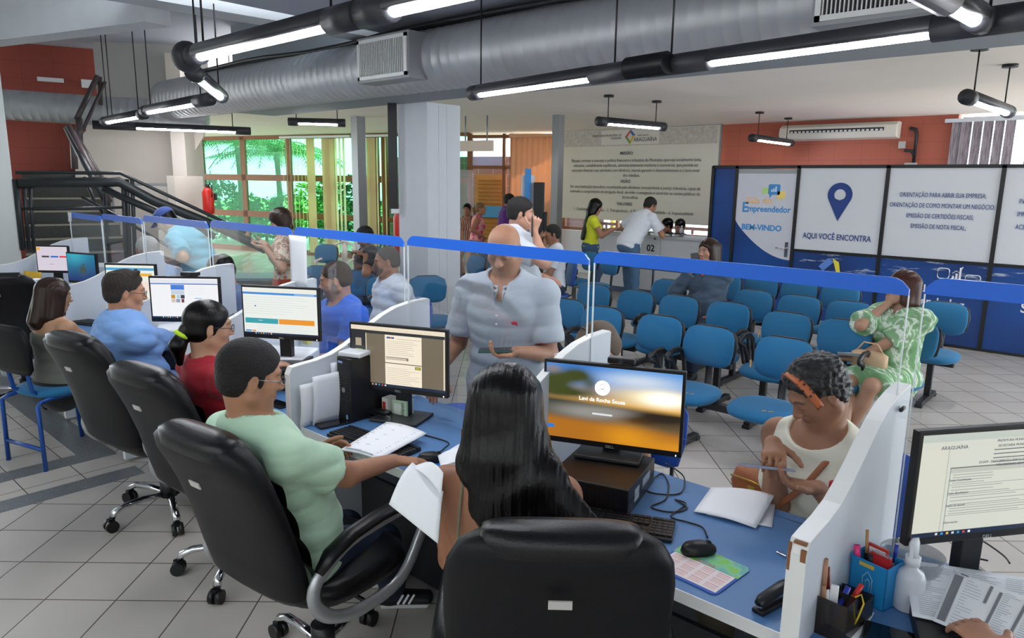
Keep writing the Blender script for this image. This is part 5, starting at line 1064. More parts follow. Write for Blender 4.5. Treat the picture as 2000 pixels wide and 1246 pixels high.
        p, h = s.hp, s.h; kk = s.sc*.97; n = nvec(h[1]*1. - h[2]*.8); n2 = -h[2]; c1 = [(p(0, front, .078), n), (p(0, 0, nape), n2)]; c2 = [(p(0, temple, -.02), h[1]), (p(0, 0, nape), n2)]
        F.ell(p(0, -.016, .037 + t*.45), (np.array((.0775 + t*.5, .098 + t*.7, .084*top + t*.75)))*kk, h, k=k, clip=c1 if False else [(p(0, 0, nape), n2), (p(0, front - .004, .07), nvec(h[1] - h[2]*.62)), ])
        F.ell(p(0, -.028, -.012), np.array((.077 + t*.25, .082 + t*.25, .072))*kk, h, k=k, clip=[(p(0, 0, nape), n2), (p(0, temple, 0), nvec(h[1]*1. + h[2]*.12))])
    def hair(s, m, kind='short', t=.011, vox=.006, fn=None, **k):
        F = Field(); p, h = s.hp, s.h; s.cap(F, t, **{q: v for q, v in k.items() if q in ('front', 'top', 'nape', 'temple')}, short=kind == 'curly' or (kind in ('s', 't') and not s.fem)); wr = 0.
        if kind == 'bob':
            L = k.get('len', -.14)
            for d in (1, -1): F.ec(p(.062*d, -.015, .04), p(.072*d, .0, L), .03, .07, .028, .055, h[0], k=.03)
            F.ec(p(0, -.07, .04), p(0, -.07, L - .01), .08, .05, .095, .045, h[0], k=.03); wr = .003
        if kind == 'long':
            z = k['down']; w = k.get('w', .12); a = p(0, -.05, .05); b = p(0, -.055, -.10); c = s.C*[1, 1, 0] + A3(0, s.nb[1] - s.C[1] - .10 - s.g*.05, z); 
            F.ec(a, b, .09, .08, w*.92, .07, h[0], k=.03); F.ec(b, c, w*.92, .06, w*1.3, .035, s.R, k=.03)
            for d in (1, -1): F.ec(p(.055*d, -.02, .05), p(.07*d, -.03, -.12), .035, .07, .04, .055, h[0], k=.03)
            wr = .0035
        if kind == 'pony':
            a = p(0, -.105, -.02); F.ell(a, (.03, .022, .03), h, k=.01); F.cone(a, p(0, -.13, -.09), .026, .034, k=.015); F.cone(p(0, -.13, -.09), p(0, -.115, -.17), .034, .016, k=.02)
        if kind == 'tail':
            a = p(0, -.09, .05); F.cone(a, p(0, -.14, 0), .02, .03, k=.015); F.cone(p(0, -.14, 0), p(0, -.12, -.17), .032, .016, k=.02)
        o = soft('hair', F, vox, m, s.t, wr=wr, wf=(70, 70, 4), fn=fn)
        if kind in ('pony', 'tail') and k.get('tie'):
            a, b = (p(0, -.105, -.02), p(0, -.125, -.06)) if kind == 'pony' else (p(0, -.1, .045), p(0, -.115, .03)); G = Field(); n = nvec(b - a); c = a + (b - a)*.45; u = nvec(np.cross(n, h[0])); 
            for i in range(12): G.cone(c + (h[0]*math.cos(i*math.pi/6) + u*math.sin(i*math.pi/6))*.027, c + (h[0]*math.cos((i+1)*math.pi/6) + u*math.sin((i+1)*math.pi/6))*.027, .0095, k=.004)
            soft('hair_tie', G, .004, k['tie'], o)
        return o
    def glasses(s, m, w=.058):
        mb = MB(); P = lambda *a: V3(s.hp(*a)); r = 1
        for d in (1, -1): mb.sweep([P(.034*d + .024*math.cos(a), .104 - .004*abs(math.cos(a)), .008 + .018*math.sin(a)) for a in [i*math.pi/8 for i in range(16)]], .0016, closed=True, n=6); mb.sweep([P(.058*d, .1, .012), P(.076*d, .05, .012), P(.079*d, -.005, .012), P(.08*d, -.025, -.005)], .0016, n=6)
        mb.sweep([P(-.01, .106, .014), P(.01, .106, .014)], .0016, n=6); mb.build('glasses', m, s.t)
        g = MB()
        for d in (1, -1): g.add([P(.034*d + .024*math.cos(a), .104 - .004*abs(math.cos(a)), .008 + .018*math.sin(a)) for a in [i*math.pi/8 for i in range(16)]], [tuple(range(16))])
        g.build('lenses', M_GLASS, s.t)
    def wrist(s, d): return s.l2w(s.arms[d][1])
    def palm(s, d, f=.06, n=.0): e, w, hd, hn, cu, hs = s.arms[d]; return s.l2w(w + hd*f + nvec(hn)*n)
# ================================================================ people
def yw(d): return rad(d)
def B(p, s, v=(0, 0, 0)): return A3(*(V3(p) + V3(v)))
M_SOLEW = mat('sole_white', '#d9dadb', .6); M_SHOEB = mat('shoe_black', '#1b1c20', .6)
M_GLF = mat('glasses_frame', '#20222a', .3); M_GLS = mat('glasses_silver', '#a9a3a6', .25, metal=.7)

def phone(label, c, d, n, w=.074, h=.15, m=None, col='#1c2026', scr=None):
    d = V3(d).normalized(); n = V3(n); n = (n - d*n.dot(d)).normalized(); x = d.cross(n)
    t = bpy.data.objects.new('smartphone', None); COL.objects.link(t); M = Matrix((x, d, n)).transposed().to_4x4(); M.translation = V3(c); t.matrix_world = M; tag(t, label, 'phone')
    MB().prism(rrect(w, h, .01, 3), ((0, 0, -.004), (1, 0, 0), (0, 1, 0)), .008).build('casing', mat('phone_case' + col, col, .35), t, bev=.0015)
    MB().prism(rrect(w - .006, h - .006, .008, 3), ((0, 0, .0042), (1, 0, 0), (0, 1, 0)), .0006).build('screen', scr or mat('phone_glass', '#0b0d10', .08), t); return t
# --- long haired woman, nearest, from behind
p = Person('woman with very long straight black hair and thin shoulder straps, seated nearest to us', atZ(988, 806, 1.17), yw(122), lean=-5, fem=True, pitch=14, hyaw=-6, girth=1.08, sc=1.08)
p.arm(-1, p.l2w(p.sh[-1] + A3(.03, .36, -.23)), (-.12, -.6, -1), hd=(-.05, 1, .1), hn=(.6, .3, -.6), curl=.6); p.arm(1, p.l2w(p.H + A3(.1, .42, .22)), (.4, -.2, -.6), curl=.3)
p.body(.0055, '#a9704f', shoes=False); M_OLIVE = cloth('olive', '#7d8067')
p.shirt(M_OLIVE, .006, tank=True, topcut=.17, hem=-.06, neck=.12, e=.014, wr=.001, name='strap_top')
st_ = MB()
for d in (1, -1): st_.sweep([V3(p.sh[d]*.62 + p.nb*.38 + p.Fw*f + p.U*u) for f, u in ((-.14, -.2), (-.128, -.1), (-.088, -.01), (-.045, .035), (0, .052), (.05, .03), (.09, -.03), (.11, -.1))], .004, .0022, n=6)
st_.build('strap', M_OLIVE, p.t)
p.pants(M_BLKCL, .009)
def strands(P, N): return .0007*np.sin(P[:, 0]*210 + 3*np.sin(P[:, 2]*5)) + .0006*np.sin(P[:, 0]*470 + P[:, 2]*9)
F = Field(); p.cap(F, .016, front=.08, nape=-.12); h = p.h; hp = p.hp; cB = p.C*A3(1, 1, 0)
F.ec(hp(0, -.04, .05), hp(0, -.055, -.12), .106, .09, .13, .078, h[0], k=.04)
F.ec(hp(0, -.055, -.12), A3(.055, p.nb[1] - .085, .98), .128, .072, .132, .06, p.R, k=.04); F.ec(A3(.055, p.nb[1] - .085, .98), A3(.19, p.nb[1] - .13, .76), .14, .06, .19, .04, p.R, k=.03)
for d in (1, -1): F.ec(hp(.058*d, -.02, .05), hp(.078*d, -.035, -.16), .036, .075, .038, .06, h[0], k=.03)
soft('hair', F, .005, M_HBLK, p.t, fn=strands)
P1 = p
# --- mint shirt man
p = Person('man in a mint green T-shirt and glasses seated at his desk, hand on the mouse', atZ(490, 738, 1.20), yw(90), lean=-14, side=-2, hyaw=16, pitch=14, girth=1.1, sc=1.0, twist=2)
p.arm(1, atZ(768, 900, .805), (.45, -.3, -.9), hd=(.55, .85, -.12), hn=(0, -.1, -1), curl=.28); p.arm(-1, atZ(618, 880, .765), (-.6, -.1, -.5), hd=(.35, 1, .1), hn=(.6, -.2, -.4), curl=.7)
fw_ = p.d2l(A3(math.cos(rad(46)), math.sin(rad(46)), 0)); p.leg(1, p.w2l(atZ(768, 1150, .075)), (.1, 1, .5), fw_); p.leg(-1, p.w2l(atZ(712, 1112, .075)), (-.1, 1, .5), fw_)
p.body(.0055, '#b07a58', lips='#9a5a4c', beard=('#4a3428', .25), jaw=1.12)
p.shirt(cloth('mint', '#b3d3b8', .1, 300), .006, sleeve=.72, hem=-.05, e=.017, wr=.006, neck=.085, name='t_shirt', flare=.012, seed=4); p.pants(M_DKDEN, .008)
p.shoes(M_SHOEB, M_SOLEW, stripes=M_TXTW); p.glasses(M_GLS); p.hair(M_HSHORT, 't', .015, .0055, fn=lambda P, N: .0012*np.sin(P[:, 0]*300)*np.sin(P[:, 1]*260 + 2)*np.sin(P[:, 2]*280), front=.076, nape=-.085, temple=.02); P2 = p
# --- woman in red
p = Person('woman in a dark red ribbed top with a black ponytail and lime green hair tie', atZ(408, 640, 1.19), yw(90), lean=-10, fem=True, hyaw=14, pitch=8, girth=1.04, sc=.97)
p.arm(1, atZ(560, 715, .80), (.5, -.2, -.5), hd=(.1, 1, .3)); p.body(.0065, '#b98767'); p.glasses(M_GLF)
p.shirt(cloth('red', '#a3182a', .12, 300), .0065, sleeve=.9, hem=-.08, wr=.004, neck=.07, name='ribbed_top', wf=None) if 0 else p.shirt(cloth('red', '#a3182a', .12, 300), .0065, sleeve=.9, hem=-.08, wr=.006, neck=.07, name='ribbed_top')
p.pants(M_DKDEN, .01); p.shoes(M_SHOEB); p.hair(M_HBLK, 'pony', .012, .0055, tie=mat('lime_tie', '#c8f03a', .7), nape=-.09)
# --- blue shirt man
p = Person('balding man in a light blue shirt and glasses seated facing his monitor', atZ(245, 572, 1.21), yw(90), lean=-4, hyaw=12, pitch=10, girth=1.2, sc=1.0)
p.arm(1, atZ(372, 672, .79), (.6, -.1, -.5), hd=(0, 1, -.1)); p.body(.007, '#b47c5c', scalp=None); p.glasses(M_GLF)
M_LBLUE = cloth('light_blue', '#7ca6e0', .08, 300); p.shirt(M_LBLUE, .007, sleeve=1.9, hem=-.1, e=.02, wr=.010, collar=M_LBLUE, neck=.07, seed=8); p.pants(M_DKDEN, .01); p.shoes(M_SHOEB)
F = Field(); p.cap(F, .016, front=.07, nape=-.085, temple=.012, short=True); F.ell(p.hp(.005, -.06, .142), (.032, .036, .03), p.h, k=.02, op='s')
for i in range(9): a = rad(-60 + i*15); F.cone(p.hp(.06*math.sin(a), .03, .10), p.hp(.07*math.sin(a), .05, .135), .013, .005, k=.01)
soft('hair', F, .0055, mat('thin_dark_hair', '#2a211d', .6, var=.4, vscale=80, bump=.8, bscale=200), p.t, fn=lambda P, N: .002*np.sin(P[:, 0]*260 + P[:, 2]*90)*np.sin(P[:, 1]*200))
# --- dark haired woman far left
p = Person('dark haired woman in a strap top and glasses seated at the left', atZ(108, 578, 1.07), yw(106), lean=0, fem=True, hyaw=36, pitch=12, girth=1.05, sc=.9)
p.arm(1, atZ(190, 640, .80), (.55, -.2, -.5), hd=(0, 1, 0)); p.body(.008, '#bb8a66'); p.shirt(cloth('grey_olive', '#6d6f66'), .007, tank=True, topcut=.36, neck=.1, hem=-.04, name='strap_top'); p.pants(M_BLKCL, .011); p.glasses(M_GLS)
F = Field(); p.cap(F, .014, nape=-.1)
for d in (1, -1): F.ec(p.hp(.055*d, -.015, .045), p.hp(.082*d, .0, -.15), .035, .075, .04, .065, p.h[0], k=.03)
F.ec(p.hp(0, -.06, .04), p.hp(0, -.085, -.2), .085, .065, .12, .06, p.h[0], k=.03); soft('hair', F, .006, M_HBRN, p.t, wr=.003, wf=(70, 70, 5), fn=strands)
# --- customer with headband
p = Person('woman in a cream tank top and leopard headband reading her phone, tan bag across', atZ(1598, 768, 1.135), yw(257), lean=8, fem=True, hyaw=30, pitch=38, girth=1.28, sc=1.02, bust=1.05)
ph = atZ(1500, 922, .935)
p.arm(-1, B(ph, 1, (.13, .09, -.045)), (-.45, -.15, -.7), hd=(.62, .75, .15), hn=(.1, .2, 1), curl=.55); p.arm(1, B(ph, 1, (-.05, .15, .045)), (.2, -.5, -1), hd=(-.55, .7, -.1), hn=(-.2, .2, -1), curl=.75)
p.body(.005, '#a87352', lips='#84463a', brow='#3a2a22', spots=[((0, .03, .1), (.06, .05, .02), '#a87352', .5)], jaw=1.12, nose=1.15)
M_CREAMC = cloth('cream', '#e9e4cf', .06, 200); p.shirt(M_CREAMC, .006, tank=True, neck=.098, hem=-.1, e=.013, wr=.004, name='tank_top', seed=12); p.pants(cloth('beige', '#b9b09a'), .009); p.shoes(M_SHOEB)
p.hair(M_HCURL, 'curly', .022, .0055, fn=lambda P, N: .006*np.sin(P[:, 0]*150 + 2*np.sin(P[:, 2]*90))*np.sin(P[:, 1]*140 + 1.5*np.sin(P[:, 0]*80))*np.sin(P[:, 2]*150), front=.07, nape=-.07, temple=.012)
hb = MB(); hb.sweep([V3(p.hp(.102*math.cos(a), .046 + .02*math.sin(a)*0, .015 + .112*math.sin(a))) for a in [rad(-2 + i*184/20) for i in range(21)]], .004, .014, n=8, up=tuple(p.h[1])); hb.build('headband', patmat('leopard', 'voronoi', 60, [(.2, '#1a100c'), (.4, '#c4683a')], .3), p.t)
s1, s2 = p.sh[-1]*.55 + p.nb*.45, p.H; bg = MB(); bg.sweep([V3(s1 + q) for q in (p.Fw*-.125 - p.U*.12, p.Fw*-.08 + p.U*.035, p.U*.062, p.Fw*.07 + p.U*.03)] + [V3(p.H + p.U*.40 + p.Fw*.20 - p.R*.06), V3(p.H + p.U*.33 + p.Fw*.235 + p.R*.0), V3(p.H + p.U*.2 + p.Fw*.24 + p.R*.1), V3(p.H + p.U*.1 + p.Fw*.2 + p.R*.19)], .011, .0025, n=8, up=(0, 1, 0)); M_TAN = mat('tan_leather', '#a5623a', .5, var=.15, bump=.1, bscale=150)
bag = thing('shoulder_bag', 'tan leather bag lying against the headband woman\'s lap', 'bag', (atZ(1478, 962, .7).x, atZ(1478, 962, .7).y + .03, .71), p.rz)
MB().loft([superel(w, d, 0, 0, z, e=2.5) for z, w, d in [(-.07, .08, .02), (-.06, .11, .045), (0, .125, .055), (.05, .11, .04), (.065, .08, .02)]]).build('pouch', M_TAN, bag); MB().box((0, .056, .01), (.03, .004, .02)).build('plate', mat('brass', '#c9a04a', .3, metal=.9), bag); MB().sweep([(-.1, .05, .03), (0, .058, .04), (.1, .05, .03)], .004, n=6).build('zip', mat('brass', '#c9a04a', .3, metal=.9), bag)
bg.build('bag_strap', M_TAN, p.t); phone('silver smartphone held by the woman with the headband', B(ph, 1, (-.01, .01, .01)), (-.74, -.67, .1), (-.1, .38, 1), .078, .165, col='#9aa0b4', scr=mat('phone_glass2', '#5d6472', .1)); C1 = p
# --- bald man
p = Person('bald man in a light grey polo shirt standing and looking at his phone', atZ(985, 487, 1.535), yw(296), pose='stand', lean=3, hyaw=4, pitch=30, girth=1.06, sc=1.0)
ph = atD(968, 684, 3.12)
p.arm(-1, B(ph, 1, (.06, .075, -.01)), (-.3, -.35, -1), hd=(.9, .55, -.1), hn=(.3, .3, .9), curl=.7); p.arm(1, atD(858, 722, 3.3), (.3, -.3, -1), hd=(.1, .6, -.7), hn=(-.2, -.6, -.5), curl=.25)
p.body(.0055, '#b37e5e', lips='#9a6050', scalp=('#8f6a50', .15), jaw=1.1, beard=('#6a5040', .22), nose=1.15)
M_POLO = cloth('grey_polo', '#aeb6bf', .14, 500); sh = p.shirt(M_POLO, .006, sleeve=.78, hem=-.06, e=.018, wr=.006, collar=M_POLO, neck=.075, openv=.1, flare=.012, name='polo_shirt', seed=21); M_REDTR = cloth('red_trim', '#b5344a')
for d in (1, -1):
    el = p.arms[d][0]; q = p.sh[d] + (el - p.sh[d])*.78; n = nvec(el - p.sh[d]); u = nvec(np.cross(n, [0, 1, .2])); v = np.cross(n, u); G = Field()
    for i in range(14): G.cone(q + (u*math.cos(i*math.pi/7) + v*math.sin(i*math.pi/7))*.072, q + (u*math.cos((i+1)*math.pi/7) + v*math.sin((i+1)*math.pi/7))*.072, .0035, k=.003)
    soft('sleeve_trim', G, .0035, M_REDTR, sh)
lg = p.H + p.U*.34 + p.Fw*.165 - p.R*.085; G = Field(); G.ell(lg, (.016, .006, .009), k=.004); G.cone(lg + A3(-.01, 0, 0), lg + A3(-.014, 0, -.012), .0035, k=.003); soft('chest_emblem', G, .003, M_REDTR, sh)
bt = MB(); [bt.ell(tuple(p.H + p.U*z + p.Fw*(.168)), (.006, .004, .006), 8, 6) for z in (.33, .37)]; bt.build('button', M_EDGE, sh)
p.pants(cloth('grey_trousers', '#9aa3ab'), .008, seed=9); p.shoes(M_SHOEB); phone('green cased smartphone in the bald man\'s hand', ph, p.l2w(A3(1, .25, -.05)) - p.org, (0, 0, 1), .075, .155, col='#2f5a50'); C2 = p
# --- blue T-shirt man
p = Person('bearded young man in a bright blue T-shirt frowning at the counter', atZ(655, 548, 1.2), yw(262), lean=4, hyaw=30, pitch=14, girth=1.1, sc=1.0)
p.arm(1, p.l2w(p.H + A3(.05, .36, .2)), (.5, -.2, -.6)); p.arm(-1, p.l2w(p.H + A3(-.05, .36, .18)), (-.5, -.2, -.6)); M_ROYAL = cloth('royal_blue', '#2f66cf', .08, 300)
p.body(.006, '#b27e60', beard=('#2e221c', .85), lips='#a05c50'); s_ = p.shirt(M_ROYAL, .007, sleeve=.62, hem=-.09, e=.016, wr=.005, name='t_shirt', seed=31); p.pants(M_DENIM, .011); p.hair(M_HLBR, 's', .009, .006, front=.074, nape=-.05, temple=.012)
# --- headset customer
p = Person('customer with close cropped hair and a thin black headband, head bowed behind the divider', atZ(1168, 683, 1.14), yw(262), lean=10, hyaw=26, pitch=36, girth=1.1, sc=1.0)
p.body(.007, '#b5846a', scalp=('#6d5a4c', .8)); p.shirt(cloth('pale_blue_grey', '#9fb0bd'), .009, hem=-.08); p.pants(M_DENIM, .012); p.hair(mat('cropped_grey_hair', '#6b5a4c', .8, var=.3, vscale=90, bump=.7, bscale=220), 's', .005, .006, front=.055, nape=-.06, temple=.005)
hb = MB(); hb.sweep([V3(p.hp(.088*math.cos(a), -.0, .02 + .107*math.sin(a))) for a in [rad(-12 + i*204/20) for i in range(21)]], .003, .004, n=6, up=tuple(p.h[1])); hb.build('headband', M_BLKPL, p.t)
# --- white haired man
p = Person('white haired man in a pale blue shirt seated before the turquoise shirt man', atZ(287, 490, 1.2), yw(215), lean=8, hyaw=8, pitch=8, girth=1.15)
p.body(.009, '#b07e66'); m_ = cloth('pale_blue', '#a5b8d4'); p.shirt(m_, .009, sleeve=1.8, collar=m_); p.pants(M_DKDEN, .012); p.hair(mat('white_hair', '#b9b7b0', .8, var=.2, vscale=60, bump=.7, bscale=150), 's', .014, .007, nape=-.07)
# --- turquoise shirt man
p = Person('man in a turquoise shirt and blue cap bending over the counter', atD(325, 432, 7.75), yw(222), pose='stand', lean=38, nk=22, hyaw=0, pitch=38, girth=1.12, sc=1.0)
p.arm(1, atD(318, 508, 7.6), (.5, -.1, -.6), hd=(-.4, 1, .1)); p.arm(-1, atD(332, 512, 7.5), (-.5, -.3, -.8), hd=(.4, 1, .1)); p.body(.009, '#b88a6c')
m_ = cloth('turquoise', '#66b2ca'); p.shirt(m_, .009, sleeve=.8, hem=-.1, e=.02, wr=.008, collar=m_, flare=.015, seed=5); p.pants(cloth('black', '#16171a'), .011); p.hair(M_HBLK, 's', .008, .008)
F = Field(); F.ell(p.hp(0, -.012, .05), (.09, .108, .09), p.h, k=.01, clip=[(p.hp(0, 0, .045), -p.h[2])]); F.ec(p.hp(0, .07, .05), p.hp(0, .15, .035), .07, .008, .05, .006, p.h[0], k=.01); soft('cap', F, .007, cloth('navy_cap', '#38508e'), p.t)
# --- dark haired customer
p = Person('dark haired customer seated behind the white page monitor, blue top', atZ(432, 530, 1.14), yw(258), lean=12, hyaw=20, pitch=25, fem=True)
p.body(.009, '#a87458'); p.shirt(cloth('slate_blue', '#4a628e'), .009); p.pants(M_DKDEN, .012); p.hair(M_HBLK, 's', .014, .007, nape=-.09)
# --- woman with phone, floral blouse
p = Person('standing woman in a floral blouse and red trousers looking at her phone', atD(548, 432, 7.3), yw(228), pose='stand', lean=2, fem=True, pitch=32, girth=1.05, sc=.97)
ph = atD(502, 476, 7.1); p.arm(1, B(ph, 1, (.0, .09, -.01)), (.5, -.3, -.8), hd=(-.2, 1, .1), hn=(-.5, .2, .8), curl=.6); p.arm(-1, B(ph, 1, (.1, .02, -.03)), (-.5, -.3, -.8), hd=(.5, 1, .1), hn=(.3, .3, .9), curl=.6)
p.body(.008, '#c79a7e', lips='#a84a4a'); M_FLOR = patmat('floral_blouse', 'voronoi', 22, [(.15, '#d9cdb9'), (.32, '#7f9a86'), (.45, '#c7664e'), (.6, '#d6cdbb')], .85)
p.shirt(M_FLOR, .008, sleeve=.8, hem=-.02, e=.022, wr=.006, flare=.02, name='blouse'); p.pants(cloth('brick_red', '#a8402e'), .009, e=.03, top=.1); p.shoes(M_SHOEB)
F = Field(); p.cap(F, .014, nape=-.09)
for d in (1, -1): F.ec(p.hp(.055*d, -.02, .04), p.hp(.066*d, -.02, -.1), .034, .06, .03, .045, p.h[0], k=.03)
F.ec(p.hp(0, -.07, .04), p.hp(0, -.06, .0) + A3(0, .01, -.12), .08, .05, .08, .05, p.h[0], k=.03); soft('hair', F, .007, M_HBRN, p.t, wr=.003, wf=(60, 60, 6)); phone('smartphone held by the woman in the floral blouse', ph, (-.6, -.5, .3), (.3, .2, 1))
papr('paper_folder', 'pale brown folder tucked under the arm of the woman in the floral blouse', tuple(atD(578, 488, 7.0)), .2, .28, rz=rad(130), m=mat('kraft_folder', '#b9a08c', .7))
# --- dark shirt man
p = Person('bearded man in a black polo seated with a phone near the blinds', atZ(713, 464, 1.2), yw(248), lean=-2, hyaw=0, pitch=28, girth=1.15)
ph = atD(692, 494, 8.1); p.arm(1, B(ph, 1, (-.02, .1, 0)), (.5, -.2, -.8), hd=(-.4, 1, .2), curl=.6); p.arm(-1, B(ph, 1, (.1, .08, -.02)), (-.5, -.2, -.8), hd=(.6, 1, .2), curl=.6); p.body(.009, '#9c6c50', beard=('#1d1613', .9)); m_ = cloth('black_polo', '#23282b')
p.shirt(m_, .009, sleeve=.7, e=.02, collar=m_); p.pants(M_DKDEN, .011); p.shoes(M_SHOEB); p.hair(M_HSHORT, 's', .012, .008, nape=-.06); phone('smartphone held by the man in the black polo', ph, (-.5, -.6, .2), (.3, .3, 1))
# --- masked man
p = Person('grey haired man in a white shirt and brown face mask seated by the column', atZ(755, 512, 1.2), yw(252), lean=2, hyaw=18, pitch=10, girth=1.15)
p.arm(1, atZ(728, 590, .66), (.6, -.2, -.5)); p.arm(-1, atZ(745, 600, .66), (-.6, -.2, -.5)); p.body(.0075, '#a6745a', scalp=('#6a5a50', .6)); m_ = cloth('white_shirt', '#c3ccd8', .05, 200); p.shirt(m_, .0075, sleeve=1.9, e=.022, wr=.009, collar=m_, openv=.05, seed=17); p.pants(M_DKDEN, .011); p.shoes(M_SHOEB)
p.hair(mat('grizzled_hair', '#55504c', .8, var=.3, vscale=90, bump=.6, bscale=200), 's', .006, .007, front=.05, nape=-.05, temple=.01)
F = Field(); F.ell(p.hp(0, .045, -.045), (.062, .068, .058), p.h, k=.01); F.ell(p.hp(0, .09, -.03), (.03, .03, .035), p.h, k=.03); F.ell(p.hp(0, -.06, -.02), (.1, .09, .15), p.h, k=.005, op='s'); soft('face_mask', F, .006, cloth('brown_mask', '#5d4a47'), p.t)
# --- young man with phone to ear
p = Person('young man in a grey T-shirt holding a phone to his mouth behind the bald man', atD(1018, 418, 5.5), yw(38), pose='stand', lean=2, hyaw=-6, pitch=6, girth=1.25)
p.arm(1, atD(1043, 452, 5.3), (.4, .4, -1), hd=(-.2, .2, 1), hn=(-1, 0, .1), curl=.9); p.arm(-1, p.l2w(p.H + A3(-.2, .25, .15)), None)
p.body(.008, '#c08c72'); p.shirt(cloth('grey_tee', '#b9c0c8'), .009, sleeve=.7, e=.02, wr=.006, name='t_shirt'); p.pants(M_DKDEN, .011); p.shoes(M_SHOEB); p.hair(M_HSHORT, 's', .014, .007, nape=-.05, temple=.02)
phone('dark smartphone at the chin of the young man in the grey T-shirt', atD(1040, 442, 5.25), (0, 0, 1), (.6, .4, 0))
# --- person with hand on face
p = Person('seated person in a white T-shirt with fist raised to the face', atZ(1078, 458, 1.2), yw(232), lean=0, hyaw=0, pitch=8, girth=1.05)
p.arm(1, p.l2w(p.C + A3(-.02, .16, -.07)), (.6, .3, -.8), hd=(-.5, -.2, .8), hn=(0, -1, 0), curl=1.2); p.body(.009, '#9a684e'); p.shirt(cloth('white_tee', '#cdd3db'), .009, sleeve=.7); p.pants(M_DKDEN, .012); p.hair(M_HSHORT, 's', .012, .008)
# --- yellow top woman
p = Person('woman with long black hair in a yellow top and jeans standing at the counter', atD(1164, 405, 11.5), yw(40), pose='stand', lean=3, fem=True, pitch=22, sc=.95)
p.arm(1, atD(1200, 447, 11.4), (.3, -.3, -.8), hd=(0, 1, .1)); p.arm(-1, atD(1193, 447, 11.6), (-.3, -.3, -.8), hd=(0, 1, .1)); p.body(.009, '#b88468'); p.shirt(cloth('yellow', '#d8e032'), .009, sleeve=.45, hem=-.0, name='yellow_top'); p.pants(M_DENIM, .01, top=.07); p.shoes(M_SHOEB); p.hair(M_HBLK, 'long', .014, .008, down=.98, w=.085)
# --- white T-shirt man bending
p = Person('man in a white T-shirt and jeans leaning on the counter beside the 02 plate', atD(1270, 402, 11.1), yw(78), pose='stand', lean=38, nk=14, pitch=25, hyaw=10, girth=1.0, sc=1.02)
p.arm(1, atD(1287, 452, 11.1), (.6, -.1, -.5), hd=(-.2, 1, 0)); p.arm(-1, atD(1240, 452, 11.1), (-.8, -.1, -.5), hd=(.3, 1, 0)); p.leg(1, (.28, -.12, .08)); p.leg(-1, (-.05, .1, .08)); p.body(.009, '#a87458'); p.shirt(cloth('white_tee', '#cdd3db'), .009, sleeve=.75, hem=-.12, e=.024, flare=.02, name='t_shirt'); p.pants(M_DENIM, .01); p.shoes(mat('shoe_brown', '#5a4236', .6), M_SOLEW); p.hair(M_HSHORT, 's', .012, .008)
# --- dark jacket woman
p = Person('seated woman with dark hair and slate jacket, phone at her cheek', atZ(1383, 492, 1.2), yw(268), lean=2, fem=True, hyaw=14, pitch=2, girth=1.12)
p.arm(1, p.l2w(p.C + A3(.11, .12, -.19)), (.5, .1, -.8), hd=(-.1, -.15, 1), hn=(-.5, -.6, 0), curl=.9); p.arm(-1, p.l2w(p.H + A3(.12, .3, .1)), (-.6, -.1, -.5), hd=(1, .2, 0)); p.body(.0075, '#ba866c', lips='#b05a54', eyeopen=1.)
m_ = cloth('slate_jacket', '#3c4f63'); s_ = p.shirt(m_, .008, sleeve=1.92, e=.026, wr=.008, collar=m_, openv=.09, name='jacket'); G = Field(); G.ell(p.H + p.U*.4 + p.Fw*.1, (.05, .03, .07), k=.01); soft('orange_top', G, .007, cloth('orange', '#d9622e'), p.t); p.pants(M_DKDEN, .01); p.shoes(M_SHOEB)
F = Field(); p.cap(F, .016, nape=-.09)
for d in (1, -1): F.ec(p.hp(.058*d, -.02, .05), p.hp(.082*d, .0, -.16), .034, .06, .04, .05, p.h[0], k=.03)
F.ec(p.hp(0, -.07, .04), p.hp(0, -.08, -.18), .085, .055, .11, .05, p.h[0], k=.03); soft('hair', F, .007, M_HBRN, p.t, wr=.003, wf=(60, 60, 6)); phone('black phone at the cheek of the woman in the slate jacket', p.l2w(p.C + A3(.08, .10, -.085)), (-.2, .1, .9), (-.3, 1, 0))
# --- floral dress woman
p = Person('woman in a green leaf print dress seated at the right, cheek on her hand', atZ(1762, 563, 1.12), yw(258), lean=-6, fem=True, hyaw=38, pitch=-4, roll=6, girth=1.0, sc=1.0)
p.arm(1, p.l2w(p.C + A3(.045, .085, -.11)), (.45, .6, -.7), hd=(.0, -.25, 1), hn=(-.6, -.8, 0), curl=.7); p.arm(-1, p.l2w(p.H + A3(.16, .26, .12)), (-.6, -.2, -.4), hd=(1, .3, 0)); p.leg(1, (.0, .60, .075)); p.leg(-1, (.06, .42, .075)); p.body(.0065, '#b28468')
M_LEAF = patmat('leaf_print', 'noise', 9, [(.38, '#6f9c6c'), (.47, '#8ab387'), (.52, '#dfe8dc'), (.58, '#7ea67a')], .85, (1, 2.2, .8), detail=5.); p.shirt(M_LEAF, .008, sleeve=.92, hem=-.12, e=.03, wr=.008, flare=.02, openv=.07, name='dress_top', collar=M_LEAF); p.skirt(M_LEAF, .9, e=.035); p.shoes(M_SHOEB)
F = Field(); p.cap(F, .018, nape=-.1)
for d in (1, -1): F.ec(p.hp(.058*d, -.02, .05), p.hp(.074*d, -.01, -.1), .034, .06, .035, .05, p.h[0], k=.03)
F.ec(p.hp(0, -.07, .04), p.hp(0, -.08, -.11), .085, .055, .09, .05, p.h[0], k=.03); soft('hair', F, .0065, hairmat('auburn_hair', '#3c211a'), p.t, wr=.003, wf=(60, 60, 6))
